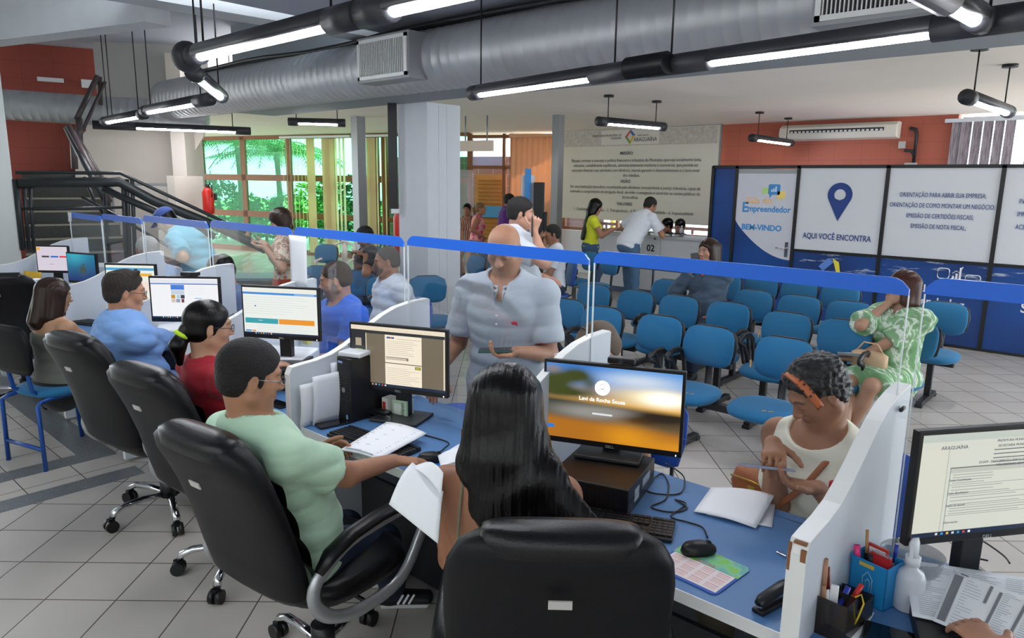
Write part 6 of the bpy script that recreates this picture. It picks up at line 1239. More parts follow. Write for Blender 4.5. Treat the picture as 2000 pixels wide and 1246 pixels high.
bg2 = thing('handbag', 'beige handbag on the lap of the woman in the leaf print dress', 'bag', tuple(p.l2w(p.H + A3(.05, .24, .15))), p.rz); MB().loft([superel(w, d, 0, 0, z, e=3) for z, w, d in [(-.07, .1, .03), (-.06, .13, .05), (.04, .13, .05), (.06, .1, .02)]]).build('body', mat('beige_leather', '#cfae8c', .5), bg2); MB().sweep([(-.1, 0, .05), (-.05, 0, .12), (.05, 0, .12), (.1, 0, .05)], .006).build('handle', mat('beige_leather', '#cfae8c', .5), bg2)
papr('paper', 'white paper sheets on the lap of the woman in the leaf print dress', tuple(p.l2w(p.H + A3(.16, .32, .17))), .16, .22, rot=(rad(-70), 0, p.rz + .5))
# --- counter staff
p = Person('dark haired woman sitting behind the service counter', atD(1303, 441, 13.0), yw(255), fem=True, pitch=15, hyaw=30); p.body(.011, '#a87458'); p.shirt(cloth('navy_top', '#2a3a5e'), .011); p.hair(M_HBLK, 's', .02, .009, nape=-.13)
p = Person('person with black fringe and blue top sitting behind the service counter', atD(1328, 443, 12.7), yw(265), fem=True, pitch=22); p.body(.011, '#b0806a'); p.shirt(cloth('navy_top2', '#2c4a9a'), .011); p.hair(M_HBLK, 's', .02, .009, front=.09, nape=-.1)
# --- people outside the door
p = Person('person in a striped shirt standing outside the entrance', atD(912, 410, 14.0), yw(300), pose='stand', fem=True, pitch=5); p.body(.011, '#a87458'); p.shirt(patmat('striped_shirt', 'wave', 9, [(.45, '#d9a890'), (.55, '#2a2226')], .8), .011, sleeve=.7, hem=-.12); p.pants(cloth('striped_pants', '#c9a088'), .012); p.shoes(M_SHOEB); p.hair(M_HBLK, 's', .014, .01)
p = Person('woman in a pink halter top with a fair ponytail outside the entrance', atD(939, 408, 13.5), yw(38), pose='stand', fem=True, pitch=0, sc=.97); p.arm(1, p.l2w(p.H + A3(.2, .12, .16)), (.6, -.3, -.2)); p.body(.011, '#b87a58'); p.shirt(patmat('pink_print', 'noise', 14, [(.4, '#d94a7a'), (.55, '#f0b0a8')], .8), .011, tank=True, hem=-.02); p.pants(M_DENIM, .012, top=.06); p.shoes(M_SHOEB); p.hair(M_HBLD, 'tail', .012, .009, tie=M_BLKPL)
p = Person('man in a purple polo shirt standing outside the entrance', atD(996, 392, 13.0), yw(35), pose='stand', girth=1.1); p.body(.011, '#a06a4c'); p.shirt(cloth('purple', '#5a2a7c'), .011, sleeve=.7, collar=cloth('purple', '#5a2a7c')); p.pants(M_DKDEN, .012); p.shoes(M_SHOEB); p.hair(M_HSHORT, 's', .011, .01)
# --- worker beyond the right edge, only the hand shows
hw = atZ(1925, 1262, .85); p = Person('worker beyond the right edge of the picture, only a hand on the papers in view', (.30, 1.42, 1.2), yw(112), lean=6, girth=1.0)
p.arm(-1, B(hw, 1), (-.5, -.2, -.5), hd=(-.35, 1, .05), hn=(.15, 0, -1), curl=.35, hs=1.0); p.body(.006, '#b07a5c'); p.shirt(cloth('pale_blue', '#a5b8d4'), .009, sleeve=.8); p.pants(M_DKDEN, .012); p.hair(M_HSHORT, 's', .012, .008)
# ================================================================ customer chairs
M_RBLUE = mat('royal_plastic', '#1f4aa0', .35, var=.05)
def cust_chair(label, loc, face, m=M_RBLUE, group='customer chairs at the desks'):
    t = thing('visitor_chair', label, 'chair', (loc[0], loc[1], 0), face - math.pi/2, group)
    MB().loft([superel(w, d, 0, .02, z, e=2.8) for z, w, d in [(.415, .19, .19), (.425, .22, .21), (.445, .225, .215), (.455, .2, .19)]]).build('seat', m, t)
    MB().loft([superel(w, d, 0, y, z, e=2.6) for z, w, d, y in [(.56, .15, .012, -.2), (.58, .2, .02, -.205), (.7, .225, .022, -.22), (.82, .215, .02, -.24), (.87, .17, .014, -.25), (.885, .1, .008, -.255)]]).build('backrest', m, t)
    f = MB()
    for s in (-1, 1): f.sweep([(s*.19, .2, 0), (s*.18, .18, .41), (s*.18, -.15, .41), (s*.19, -.24, .0)], .012, n=8).sweep([(s*.16, -.1, .41), (s*.17, -.2, .46), (s*.15, -.23, .7)], .011, n=8)
    f.build('leg_frame', M_BLACK, t); return t
def P_(s): return [p for l, p in PERS.items() if s in l][0]
for frag, lab in (('headband reading', 'blue visitor chair of the woman with the leopard headband'), ('bearded young', 'blue visitor chair of the man in the blue T-shirt'), ('cropped', 'blue visitor chair of the close cropped customer'), ('white haired', 'blue visitor chair of the white haired man'), ('customer seated behind', 'blue visitor chair of the dark haired customer'), ('masked' if 0 else 'face mask', 'blue visitor chair of the man with the face mask'), ('black polo', 'blue visitor chair of the man in the black polo'), ('fist raised', 'blue visitor chair of the person with the raised fist'), ('sitting behind the service counter', 'blue chair behind the service counter, left one'), ('black fringe', 'blue chair behind the service counter, right one')):
    q = P_(frag); cust_chair(lab, q.org, q.rz + math.pi/2)
q = P_('worker beyond'); cust_chair('chair of the worker beyond the right edge', q.org, q.rz + math.pi/2, M_BLACK)
q = atZ(893, 715, .75); cust_chair('royal blue visitor chair left of the bald man', (q.x, q.y), rad(250))
pw = atD(655, 500, 11.2); t = thing('plastic_armchair', 'white plastic monobloc chair in front of the blinds', 'chair', (pw.x, pw.y, 0), rad(205)); M_MONO = mat('white_plastic', '#f0e4d8', .4, var=.03)
MB().loft([superel(w, d, 0, 0, z) for z, w, d in [(.40, .2, .2), (.42, .24, .23), (.43, .2, .2)]]).build('seat', M_MONO, t)
MB().sweep([(-.27, .1, .0), (-.26, .12, .4), (-.27, .12, .62), (-.27, -.05, .64), (-.24, -.2, .68), (-.18, -.27, .84), (0, -.29, .9), (.18, -.27, .84), (.24, -.2, .68), (.27, -.05, .64), (.27, .12, .62), (.26, .12, .4), (.27, .1, 0)], .028, .018, n=8).sweep([(-.2, -.25, .0), (-.2, -.23, .4), (-.15, -.27, .8)], .025, n=6).sweep([(.2, -.25, .0), (.2, -.23, .4), (.15, -.27, .8)], .025, n=6).sweep([(0, -.24, .42), (0, -.29, .88)], .05, .012, n=8).build('arms_and_legs', M_MONO, t)
tb = atD(500, 505, 8.6); t = thing('side_table', 'grey table with metal legs behind the standing woman with the phone', 'table', (tb.x, tb.y, 0), YAW + .15)
MB().box((0, 0, .74), (1.2, .5, .03)).build('top', mat('table_grey', '#6f8a92', .3), t); MB().box((0, .2, .5), (1.1, .02, .4)).build('apron_panel', mat('table_beige', '#b5a890', .6), t)
for x in (-.55, .55):
    for y in (-.2, .2): MB().cyl((x, y, 0), (x, y, .73), .018, n=8).build('leg', M_BLACK, t)
q = P_('leaf print dress'); f_ = q.rz + math.pi/2; bench('blue seat under the woman in the leaf print dress', q.org[0] - .27*math.cos(f_), q.org[1] - .27*math.sin(f_), 1, rz=q.rz + math.pi, arms=(False, False))
# ================================================================ keyboards, mice, phones on desks
M_KEY = mat('key_black', '#1d1e21', .45, var=.1)
def keyboard(label, x, y, ang, z=.751):
    t = thing('keyboard', label, 'keyboard', (x, y, z), rad(ang)); MB().prism(rrect(.44, .14, .008, 3), ((0, 0, 0), (1, 0, 0), (0, 1, 0)), .012).build('case', M_BLKPL, t, bev=.002)
    k = MB()
    def key(cx, cy, w=.016, d=.0155): k.box((cx, cy, .0145), (w, d, .006))
    for r in range(6):
        yy = .056 - r*.0195 - (.004 if r else 0); n = 15 if r < 5 else 0
        for c in range(n): key(-.207 + c*.0193, yy)
        if r == 5: [key(-.207 + c*.0235, yy, .02) for c in range(3)]; key(-.09, yy, .11); [key(.0 + c*.0235 - .012, yy, .02) for c in range(4)]
        for c in range(3): key(.093 + c*.0193, yy) if r not in (3,) else None
        for c in range(4): key(.155 + c*.0185, yy)
    k.build('keys', M_KEY, t); return t
keyboard('black keyboard on the desk of the long haired woman', -1.225, 1.835, 24)
keyboard('black keyboard under papers in front of the mint shirted man', -2.355, 1.745, 5)
q = atZ(175, 632, .75); keyboard('black keyboard before the dark haired woman at left', q.x, q.y, 20)
q = atZ(45, 572, .75); keyboard('black keyboard on the leftmost desk', q.x, q.y, 20)
def mouse(label, x, y, ang, z=.751):
    t = thing('computer_mouse', label, 'mouse', (x, y, z), rad(ang)); MB().loft([superel(w, d, 0, y_, z_, e=2.3) for z_, w, d, y_ in [(0, .027, .052, 0), (.008, .031, .056, 0), (.02, .029, .053, 0), (.031, .023, .042, -.004), (.037, .013, .025, -.006), (.0385, .004, .01, -.006)]]).build('shell', M_BLKPL, t)
    MB().cyl((-.004, .03, .03), (.004, .03, .03), .009, n=12).build('wheel', M_DKGREY, t); return t
mouse('black mouse lying on the calendar mouse pad', -.905, 1.862, -38, .755)
mouse('black mouse under the hand of the mint shirted man', atZ(842, 899, .76).x, atZ(842, 899, .76).y, -35, .757)
# calendar pad
t = thing('mouse_pad', 'calendar mouse pad with green and aqua picture on top', 'mouse pad', (-.862, 1.795, .7505), rad(-4))
MB().prism(rrect(.215, .20, .018, 4), ((0, 0, 0), (1, 0, 0), (0, 1, 0)), .003).build('pad', mat('pad_blue', '#3b62b8', .6), t)
MB().prism([(-.107, .085), (-.107, .02), (.107, .02), (.107, .085), (.095, .1), (-.095, .1)][::-1][::1], ((0, 0, .0031), (1, 0, 0), (0, 1, 0)), .0004).build('picture', patmat('aqua_print', 'noise', 14, [(.35, '#5aa8b0'), (.5, '#86c8a0'), (.58, '#7ad04a'), (.7, '#e8a070')], .5), t)
MB().box((0, -.035, .0034), (.2, .108, .0006)).build('calendar_sheet', mat('calendar_white', '#f0e4e2', .6), t); g = MB()
for r in range(3):
    for c in range(4):
        cx, cy = -.074 + c*.049, -.002 - r*.034; g.box((cx, cy + .012, .0039), (.038, .0022, .0003))
        for k in range(4): g.box((cx, cy + .005 - k*.0052, .0039), (.036, .0007, .0003))
g.build('calendar_print', mat('red_print', '#dc8078', .6), t); text('BIOTIPO', .016, (0, .023, .0042), mat('red_print', '#c8504a', .6), t, (0, 0, 0), ext=.0002)
# computers
def tower(label, loc, rz, w, d, h, flat=False):
    t = thing('computer', label, 'computer', loc, rz); MB().span((-w/2, -d/2, 0), (w/2, d/2, h)).build('case', M_BLKPL, t, bev=.004)
    if not flat:
        f = MB()
        for k in range(16): f.box((0, -d/2 - .001, h*.18 + k*h*.045), (w*.7, .003, h*.012))
        f.build('vent_slots', M_KEY, t); MB().cyl((0, -d/2 - .001, h*.5), (0, -d/2 - .004, h*.5), .012, n=20).build('badge', M_STEEL, t); MB().box((w*.2, -d/2 - .002, h*.08), (.012, .002, .02)).box((-w*.2, -d/2 - .002, h*.93), (.03, .003, .008)).build('sticker', mat('sticker_pale', '#8fb0d8', .4), t)
    else:
        f = MB()
        for k in range(30): f.box((-w/2 + .02 + k*(w - .04)/29, -d/2 - .001, h*.55), (.004, .003, h*.5))
        f.build('vent_slots', M_KEY, t); MB().box((w/2 + .001, -d*.2, h*.5), (.002, .05, h*.45)).box((w/2 + .001, d*.15, h*.6), (.002, .09, h*.3)).build('sticker', mat('sticker_pale2', '#b9c4cf', .4), t)
        MB().box((w/2 + .0005, 0, h*.5), (.003, d*.96, .002)).build('seam', M_KEY, t)
    return t
tower('flat black desktop computer under the sunset monitor', (-1.375, 2.03, .751), rad(16), .29, .33, .098, True)
tw = tower('upright black computer tower beside the paper sheets', (-2.685, 1.975, .751), rad(3), .095, .29, .30)
rt = thing('router', 'white flat router lying on the black computer tower', 'router', (-2.69, 1.93, 1.052), rad(20)); MB().box((0, 0, .012), (.12, .17, .022)).build('case', M_WHITE, rt, bev=.006); MB().box((0, .02, .024), (.04, .05, .002)).build('label_patch', M_GREENI, rt)
q = atZ(570, 690, .80); tower('flat black computer under the papers of the woman in red', (MPOS[2][0], MPOS[2][1] - .02, .751), rad(MPOS[2][2]), .29, .28, .11, True)
tower('flat black computer under the white page monitor', (MPOS[3][0], MPOS[3][1], .751), rad(MPOS[3][2]), .29, .24, .11, True)
# papers
def sheaf(name, label, corners, m=None, lift=.0, curl=.0, n=10, th=.001, fn=None):
    P = [V3(c) for c in corners]; o = (P[0] + P[2])/2; t = thing(name, label, 'paper', o)
    def g(u, v):
        p = (P[0]*(1 - u) + P[1]*u)*(1 - v) + (P[3]*(1 - u) + P[2]*u)*v - o; return p + V3((0, 0, lift*math.sin(u*math.pi)*math.sin(v*math.pi*.5 + .6) + curl*(max(0, u - .6)/.4)**2)) + (V3(fn(u, v)) if fn else V3())
    MB().grid(g, n, n).build('sheet', m or M_PAPER, t, solid=th); return t, g
M_PRINT = mat('printed_paper', '#eceef4', .7, var=.02); R9 = random.Random(9)
def printed(tg, rows=20, dz=.0028, x0=.06, x1=.94, th=.008, cols=1):
    t, g = tg; ln = MB()
    for k in range(rows):
        v = .05 + .9*k/rows
        for c in range(cols):
            a = x0 + (x1 - x0)*c/cols; b = a + (x1 - x0)/cols*R9.choice((.35, .6, .8, .9)); ln.add([g(x, y) + V3((0, 0, dz)) for x, y in ((a, v), (b, v), (b, v + th), (a, v + th))], [(0, 1, 2, 3)])
    ln.build('printed_lines', mat('ink_grey', '#a8abb4', .7, var=0), t)
t, g = sheaf('document', 'white folded document lying open by the acrylic gap of the right desk', [atZ(*c, .752) + V3((0, 0, h_)) for c, h_ in (((1355, 1001), .004), ((1476, 1034), .004), ((1512, 985), .035), ((1388, 962), .02))], lift=.012)
sheaf('document_under', 'lower grey printed page below the white folded document', [atZ(*c, .753) for c in ((1380, 1005), (1508, 1030), (1514, 985), (1400, 970))], M_PRINT)
t, g = sheaf('document', 'printed bill sheets lying over the keyboard of the mint shirted man', [atZ(*c, z) for c, z in (((665, 879), .775), ((738, 898), .775), ((833, 847), .79), ((755, 825), .79))], lift=.012, th=.006)
ln = MB()
for k in range(16):
    v = .06 + k*.058; w = .9 if k % 3 else .5
    for a in (.06,): ln.add([g(a, v) + V3((0, 0, .0042)), g(a + (w - a)*.95, v) + V3((0, 0, .0042)), g(a + (w - a)*.95, v + .012) + V3((0, 0, .0042)), g(a, v + .012) + V3((0, 0, .0042))], [(0, 1, 2, 3)])
ln.build('printed_lines', mat('ink_grey', '#a8abb4', .7, var=0), t)
bc = MB()
for k in range(30): a = .08 + k*.025; bc.add([g(a, .025) + V3((0, 0, .0044)), g(a + .012, .025) + V3((0, 0, .0044)), g(a + .012, .05) + V3((0, 0, .0044)), g(a, .05) + V3((0, 0, .0044))], [(0, 1, 2, 3)])
bc.build('barcode', mat('ink_dark', '#60636c', .7, var=0), t)
# sheets held by the long haired woman
wv = P_('very long').wrist(-1)
sheaf('document', 'big sheaf of white sheets held up by the long haired woman', [atD(760, 985, 1.98), atD(856, 1062, 1.86), atD(866, 962, 1.95), atD(806, 905, 2.06)], lift=.0, fn=lambda u, v: (0, 0, .02*math.sin(v*3)), th=.004)
sheaf('document', 'white page curling over the held sheaf', [atD(803, 912, 2.05), atD(862, 968, 1.93), atD(866, 925, 1.96), atD(830, 903, 2.05)], th=.001, fn=lambda u, v: (0, 0, .015*math.sin(u*3)))
printed(sheaf('document', 'printed page with a signature between the two nearest workers', [atZ(868, 962, .80), atZ(925, 945, .80), atZ(925, 855, .84), atZ(858, 893, .83)], M_PRINT, lift=.01), 14)
sheaf('document', 'blank page behind the signed one', [atZ(862, 915, .83), atZ(900, 900, .85), atZ(905, 874, .86), atZ(855, 890, .84)], lift=.01)
bk = thing('notebook', 'bright blue notebook under the mouse of the mint shirted man', 'notebook', (*atZ(865, 912, .752).xy, .7505), rad(0)); MB().box((0, 0, .003), (.16, .2, .006)).build('cover', mat('bright_blue', '#2f8fe8', .4), bk)
# standing sheets by the tower
for k, (x, y, c, l, hh) in enumerate(((-2.742, 1.735, '#f2f4f8', 'white sheet standing upright nearest the divider front', .20), (-2.725, 1.79, '#eef0f6', 'curved white sheet standing beside the computer tower', .23), (-2.735, 1.90, '#e4e8f2', 'taller white sheet behind the two curved ones', .27), (-2.738, 1.97, '#f0a23c', 'orange envelope standing behind the white sheets', .295))):
    t = thing('envelope' if k == 3 else 'document', l, 'envelope' if k == 3 else 'paper', (x, y, .752)); MB().grid(lambda u, v: (.018*math.sin(v*2.4)*(1 if k < 2 else .3), (u - .5)*.2, v*hh), 8, 8).build('sheet', mat('sheet' + c, c, .7), t, solid=.0015)
def carton(label, p, rz, d, m, txt=None, m2=None, cat='box'):
    t = thing('carton', label, cat, p, rz); MB().span((-d[0]/2, -d[1]/2, 0), (d[0]/2, d[1]/2, d[2])).build('box', m, t, bev=.001)
    if txt: text(txt, d[2]*.34, (d[0]*.3, -d[1]/2 - .001, d[2]*.15), mat('ink_green', '#2a4a34', .5, var=0), t, (math.pi/2, -math.pi/2, 0), 'LEFT', ext=.0003)
    if m2: MB().box((-d[0]*.1, -d[1]/2 - .0006, d[2]*.5), (d[0]*.55, .001, d[2]*.6)).build('print_patch', m2, t)
    return t
carton('pale green paper clip carton reading clipes', (-2.54, 2.06, .751), rad(14), (.085, .055, .085), mat('clip_green', '#c4dcc0', .5), 'clipes', mat('clip_white', '#eef4ec', .5))
carton('small red and white carton beside the clip carton', (-2.605, 2.03, .751), rad(8), (.035, .06, .09), mat('carton_white', '#e8e4e0', .5), None, mat('carton_red', '#c0302a', .5))
def stapler(label, x, y, a, col=M_BLKPL):
    t = thing('stapler', label, 'stapler', (x, y, .7505), rad(a)); MB().box((0, 0, .006), (.14, .036, .012)).build('base', col, t, bev=.003); MB().loft([[V3((x_, q.x, q.y + z_)) for q in [V3((w*math.cos(b), .5*hh*math.sin(b) + hh*.5, 0)) for b in [2*math.pi*j/12 for j in range(12)]]] for x_, w, hh, z_ in ((-.068, .012, .016, .022), (-.05, .018, .026, .022), (.04, .018, .028, .03), (.066, .014, .02, .036))]).build('arm', col, t); MB().box((0, 0, .022), (.125, .014, .01)).build('magazine', M_CHROME, t); return t
stapler('black stapler by the chipped divider front', -.63, 1.755, 78); stapler('black stapler beside the highlighter', atZ(742, 816, .76).x, atZ(742, 816, .76).y, 5)
def pen(label, a, b, m, capm=None, r=.0045, cat='pen', name='pen'):
    a, b = V3(a), V3(b); t = thing(name, label, cat, a); d = b - a; MB().sweep([(0, 0, 0), d*.08, d*.1, d*.92, d], r, n=10, radii=[.25, .9, 1, 1, .7]).build('barrel', m, t); MB().sweep([d*.62, d*1.0], r*1.15, n=10).build('cap', capm or m, t); return t
pen('yellow green highlighter lying before the clip carton', atZ(690, 812, .76), atZ(720, 808, .76), mat('highlighter', '#d0ee30', .4), r=.007, name='highlighter', cat='highlighter')
pen('silver pen lying left of the chipped divider', atZ(1515, 1077, .755), atZ(1549, 1094, .755), M_CHROME)
phone('black smartphone lying left of the keyboard under papers', atZ(650, 827, .756), (atZ(688, 817, .756) - atZ(612, 832, .756)), (0, 0, 1))
phone('dark smartphone on the desk of the woman in red', atZ(544, 789, .756), (1, .1, 0), (0, 0, 1), .07, .13)
q = atZ(640, 813, .756); t = thing('paper_clips', 'pile of silver paper clips beside the black smartphone', 'paper clips', q); tag(t, kind='stuff'); R_ = random.Random(3); m = MB()
for k in range(16):
    a = R_.random()*6.3; c = V3((R_.uniform(-.04, .04), R_.uniform(-.025, .025), -.002)); d = V3((math.cos(a), math.sin(a), 0)); e = V3((-d.y, d.x, 0)); m.sweep([c + d*.012 + e*.004, c - d*.012 + e*.004, c - d*.015, c - d*.012 - e*.004, c + d*.009 - e*.004], .0009, n=4)
m.build('clips', M_CHROME, t)
# webcams
def webcam(label, p, ang):
    t = thing('webcam', label, 'webcam', p, rad(ang)); MB().box((0, 0, .014), (.1, .045, .022)).build('body', M_BLKPL, t, bev=.004); MB().cyl((0, -.022, .014), (0, -.027, .014), .009, n=16).build('lens', M_DKGREY, t); return t
q = atZ(1210, 712, 1.2); webcam('black bar webcam on top of the sunset monitor', (q.x, q.y + .015, 1.2), 23)
q = atZ(367, 540, 1.28); webcam('small black webcam on top of the white page monitor', (q.x, q.y + .015, 1.28), 42)
# cables
def cable(label, pts, r=.0028, z=.7545):
    P = [atZ(x, y, z) for x, y in pts]; o = P[0]; t = thing('cable', label, 'cable', o); Q = []
    for i in range(len(P) - 1):
        a, b, c, d = P[max(0, i - 1)], P[i], P[i + 1], P[min(len(P) - 1, i + 2)]
        for k in range(6): q = k/6; Q.append(.5*((2*b) + (c - a)*q + (2*a - 5*b + 4*c - d)*q*q + (3*b - a - 3*c + d)*q**3) - o)
    Q.append(P[-1] - o); MB().sweep(Q, r, n=6).build('wire', M_BLACK, t); return t
cable('black cable looping right of the flat desktop computer', [(1300, 905), (1335, 930), (1330, 962), (1290, 965), (1262, 955), (1290, 925), (1306, 945), (1300, 975), (1272, 990), (1310, 1000), (1342, 992), (1318, 975)])
cable('thin black mouse cable leading to the calendar pad', [(1318, 975), (1340, 985), (1310, 1008), (1345, 1020), (1372, 1030), (1382, 1050)])
cable('black mouse cable beside the notebook of the mint shirted man', [(770, 835), (800, 842), (872, 862), (868, 875), (855, 885)]); cable('tangle of black wires behind the caixa monitor stand', [(752, 778), (775, 770), (760, 790), (785, 798), (800, 782), (770, 775), (758, 800)])
cable('black cable behind the right edge monitor', [(1895, 1045), (1925, 1060), (1960, 1085), (1972, 1100)]); cable('second black cable behind the right edge monitor', [(1860, 1065), (1890, 1085), (1930, 1095)])
# ================================================================ items right of the nearest divider
q = V3((-.445, 1.975, .7505)); t = thing('pen_box', 'bright blue cardboard box holding pens and notebooks beside the nearest divider', 'box', q, rad(-14)); mb = MB(); M_BBOX = mat('blue_card', '#1f86c4', .5, var=.05)
for a, b in (((-.05, -.04, 0), (.05, -.037, .12)), ((-.05, .037, 0), (.05, .04, .125)), ((-.05, -.04, 0), (-.047, .04, .125)), ((.047, -.04, 0), (.05, .04, .12)), ((-.05, -.04, 0), (.05, .04, .003))): mb.span(a, b)
mb.build('box', M_BBOX, t); MB().sweep([(-.012, -.042, .01), (-.012, -.042, .075), (0, -.042, .092), (.014, -.042, .075), (.014, -.042, .02)], .0012, n=4).sweep([(-.004, -.042, .05), (-.004, -.042, .065), (.002, -.042, .072), (.008, -.042, .065), (.008, -.042, .04)], .001, n=4).build('clip_print', mat('print_pale', '#a8d4ea', .5), t); MB().box((-.005, -.041, .108), (.04, .002, .01)).build('ribbon_print', mat('gold_print', '#d0b050', .5), t)
pen('pink highlighter standing in the blue box', q + V3((-.035, -.02, .03)), q + V3((-.05, -.015, .145)), mat('pink', '#f0408a', .4), r=.0075, name='highlighter', cat='highlighter'); pen('sharpened pencil standing in the blue box', q + V3((-.02, -.005, .02)), q + V3((-.035, .01, .185)), mat('pencil_black', '#1c1614', .4), mat('pencil_wood', '#b98a5a', .6), r=.0036, name='pencil', cat='pencil'); pen('black marker standing in the blue box', q + V3((-.012, -.012, .02)), q + V3((-.014, -.008, .13)), M_BLKPL, r=.007, name='marker', cat='marker')
for nm, lb, dx, dy, h_, c in (('spiral_notebook', 'small red spiral notebook standing in the blue box', .012, -.014, .135, '#b8262c'), ('booklet', 'red and white booklet behind the spiral notebook in the blue box', -.005, .02, .14, '#c23a34')):
    t = thing(nm, lb, 'notebook', q + V3((dx, dy, .004)), rad(-14)); MB().box((0, 0, h_/2), (.055, .008, h_)).build('cover', mat('cover' + c, c, .45), t)
    if nm == 'spiral_notebook': w_ = MB(); [w_.sweep([(-.028 + .0042*k, .006*math.cos(a), h_ + .001 + .005*math.sin(a)) for a in [i*math.pi/4 for i in range(8)]], .0008, closed=True, n=4) for k in range(14)]; w_.build('spiral', M_CHROME, t)
    else: MB().box((0, -.0045, h_*.8), (.045, .001, h_*.3)).build('white_label', M_PAPER, t)
pen('blue capped pen standing at the back of the blue box', q + V3((.03, .03, .02)), q + V3((.035, .035, .16)), mat('clear_pen', '#c8d0e0', .2), mat('pen_blue', '#2a3fae', .3))
t = thing('plastic_tray', 'round clear dark plastic tray rim behind the blue box', 'tray', q + V3((.06, .11, 0))); MB().lathe([(.06, .0), (.075, .1), (.08, .115), (.076, .115), (.07, .1), (.055, .004)], n=32).build('bowl', mat('smoked_plastic', '#8a949c', .1, alpha=.45), t)
q2 = V3((-.468, 1.80, .7505)); t = thing('desk_organizer', 'smoked acrylic pen organizer nearest the divider', 'organizer', q2, rad(-4)); M_SMOK = mat('smoke_acrylic', '#2c2826', .12, alpha=.72); mb = MB()
for a, b in (((-.04, -.09, 0), (.04, -.087, .1)), ((-.04, -.03, 0), (.04, -.027, .1)), ((-.04, .087, 0), (.04, .09, .06)), ((-.04, -.09, 0), (-.037, -.03, .1)), ((.037, -.09, 0), (.04, -.03, .1)), ((-.04, -.03, 0), (-.037, .09, .06)), ((.037, -.03, 0), (.04, .09, .06)), ((-.04, -.09, 0), (.04, .09, .003)), ((-.04, .03, 0), (.04, .033, .06))): mb.span(a, b)
mb.build('compartments', M_SMOK, t)
pen('red topped pen lying in the smoked organizer', q2 + V3((0, -.02, .03)), q2 + V3((.02, .06, .09)), mat('pen_red', '#c82a28', .3), r=.006); pen('blue topped pen lying in the smoked organizer', q2 + V3((-.01, -.08, .02)), q2 + V3((.005, .0, .105)), mat('pen_blue', '#2a3fae', .3), r=.006)
pen('white and dark red pen leaning in the smoked organizer', q2 + V3((-.02, -.06, .02)), q2 + V3((-.035, -.05, .165)), M_PAPER, mat('dark_red', '#6a1a1c', .4), r=.005)
pen('wooden letter stick leaning against the divider in the organizer', q2 + V3((-.03, -.07, .01)), q2 + V3((-.038, -.06, .19)), mat('stick', '#b08468', .6), r=.0055, name='wooden_stick', cat='stick')
t = thing('eraser', 'white eraser block in the smoked organizer', 'eraser', q2 + V3((-.015, -.045, .075)), .3); MB().box((0, 0, .02), (.02, .012, .05)).build('block', M_PAPER, t, bev=.002)
MBb = thing('rubber_band', 'yellow rubber band hanging over the organizer wall', 'rubber band', q2 + V3((.03, -.03, .1))); MB().sweep([(0, 0, 0), (.012, .006, .01), (.02, .004, -.01), (.012, 0, -.05), (.006, -.002, -.07)], .0022, n=6).build('band', mat('band_yellow', '#e0c030', .5), MBb)
q3 = V3((-.365, 1.99, .7505)); t = thing('spray_bottle', 'translucent white spray bottle beside the blue box', 'bottle', q3); MB().lathe([(.030, 0), (.036, .006), (.036, .09), (.03, .108), (.015, .118), (.014, .128)], n=24).build('body', mat('milky_plastic', '#c8ccd4', .3), t); MB().lathe([(.018, .126), (.019, .15), (.014, .152)], n=20).build('collar', M_WHITE, t); MB().loft([superel(w, d, 0, y, z, e=2.4) for z, w, d, y in [(.15, .011, .014, 0), (.17, .012, .018, -.003), (.19, .012, .022, -.008), (.205, .007, .014, -.004)]]).box((0, -.026, .175), (.008, .006, .04)).build('spray_head', M_WHITE, t)
sheaf('note_slip', 'blank white note slip lying before the smoked organizer', [atZ(*c, .752) for c in ((1637, 1240), (1675, 1250), (1708, 1197), (1680, 1186))])
phone('dark phone lying at the bottom edge beside the note slip', atZ(1755, 1250, .756), (1, .2, 0), (0, 0, 1), .09, .16)
t = thing('black_box', 'dark flat box under the printed sheets at the right edge', 'box', (-.19, 1.95, .7505), rad(20)); MB().span((-.15, -.13, 0), (.16, .13, .035)).build('case', M_BLKPL, t, bev=.003); MB().box((-.12, -.131, .018), (.03, .002, .02)).build('sticker', mat('sticker_pale', '#8fb0d8', .4), t)
tA, gA = sheaf('document', 'printed white sheets at the right edge, lower layer', [atZ(*c, z) for c, z in (((1782, 1203), .79), ((2060, 1262), .80), ((2080, 1140), .82), ((1765, 1092), .84))], M_PRINT, th=.002); printed((tA, gA), 26, cols=3)
tB, gB = sheaf('document', 'top printed sheet with grey bars, under the hand at the right edge', [atZ(*c, z) for c, z in (((1822, 1212), .80), ((2010, 1290), .81), ((2070, 1190), .83), ((1862, 1114), .835))], th=.002)
printed((tB, gB), 16, x0=.16, x1=.36); printed((tB, gB), 22, x0=.53, x1=.7); printed((tB, gB), 22, x0=.78, x1=.96)
br = MB()
def bar(a, b, c, d): br.add([gB(x, y) + V3((0, 0, .0025)) for x, y in ((a, c), (b, c), (b, d), (a, d))], [(0, 1, 2, 3)])
bar(.03, .12, .04, .93); bar(.38, .41, .6, .95); bar(.48, .51, .0, .9); bar(.72, .75, .0, .95); bar(.08, .16, .96, .985)
br.build('grey_bars', mat('bar_grey', '#7d7f86', .7, var=0), tB)
t = thing('sanitizer_bottle', 'white sanitizer bottle with red cap on the customer side of the nearest divider', 'bottle', (*atZ(1622, 1012, .75).xy, .7505)); MB().lathe([(.03, 0), (.034, .006), (.034, .07), (.022, .095), (.014, .1)], n=24).build('body', mat('bottle_white', '#d8e0f4', .35), t); MB().lathe([(.016, .098), (.016, .128), (.012, .132)], n=16).build('cap', mat('cap_red', '#c82038', .35), t)
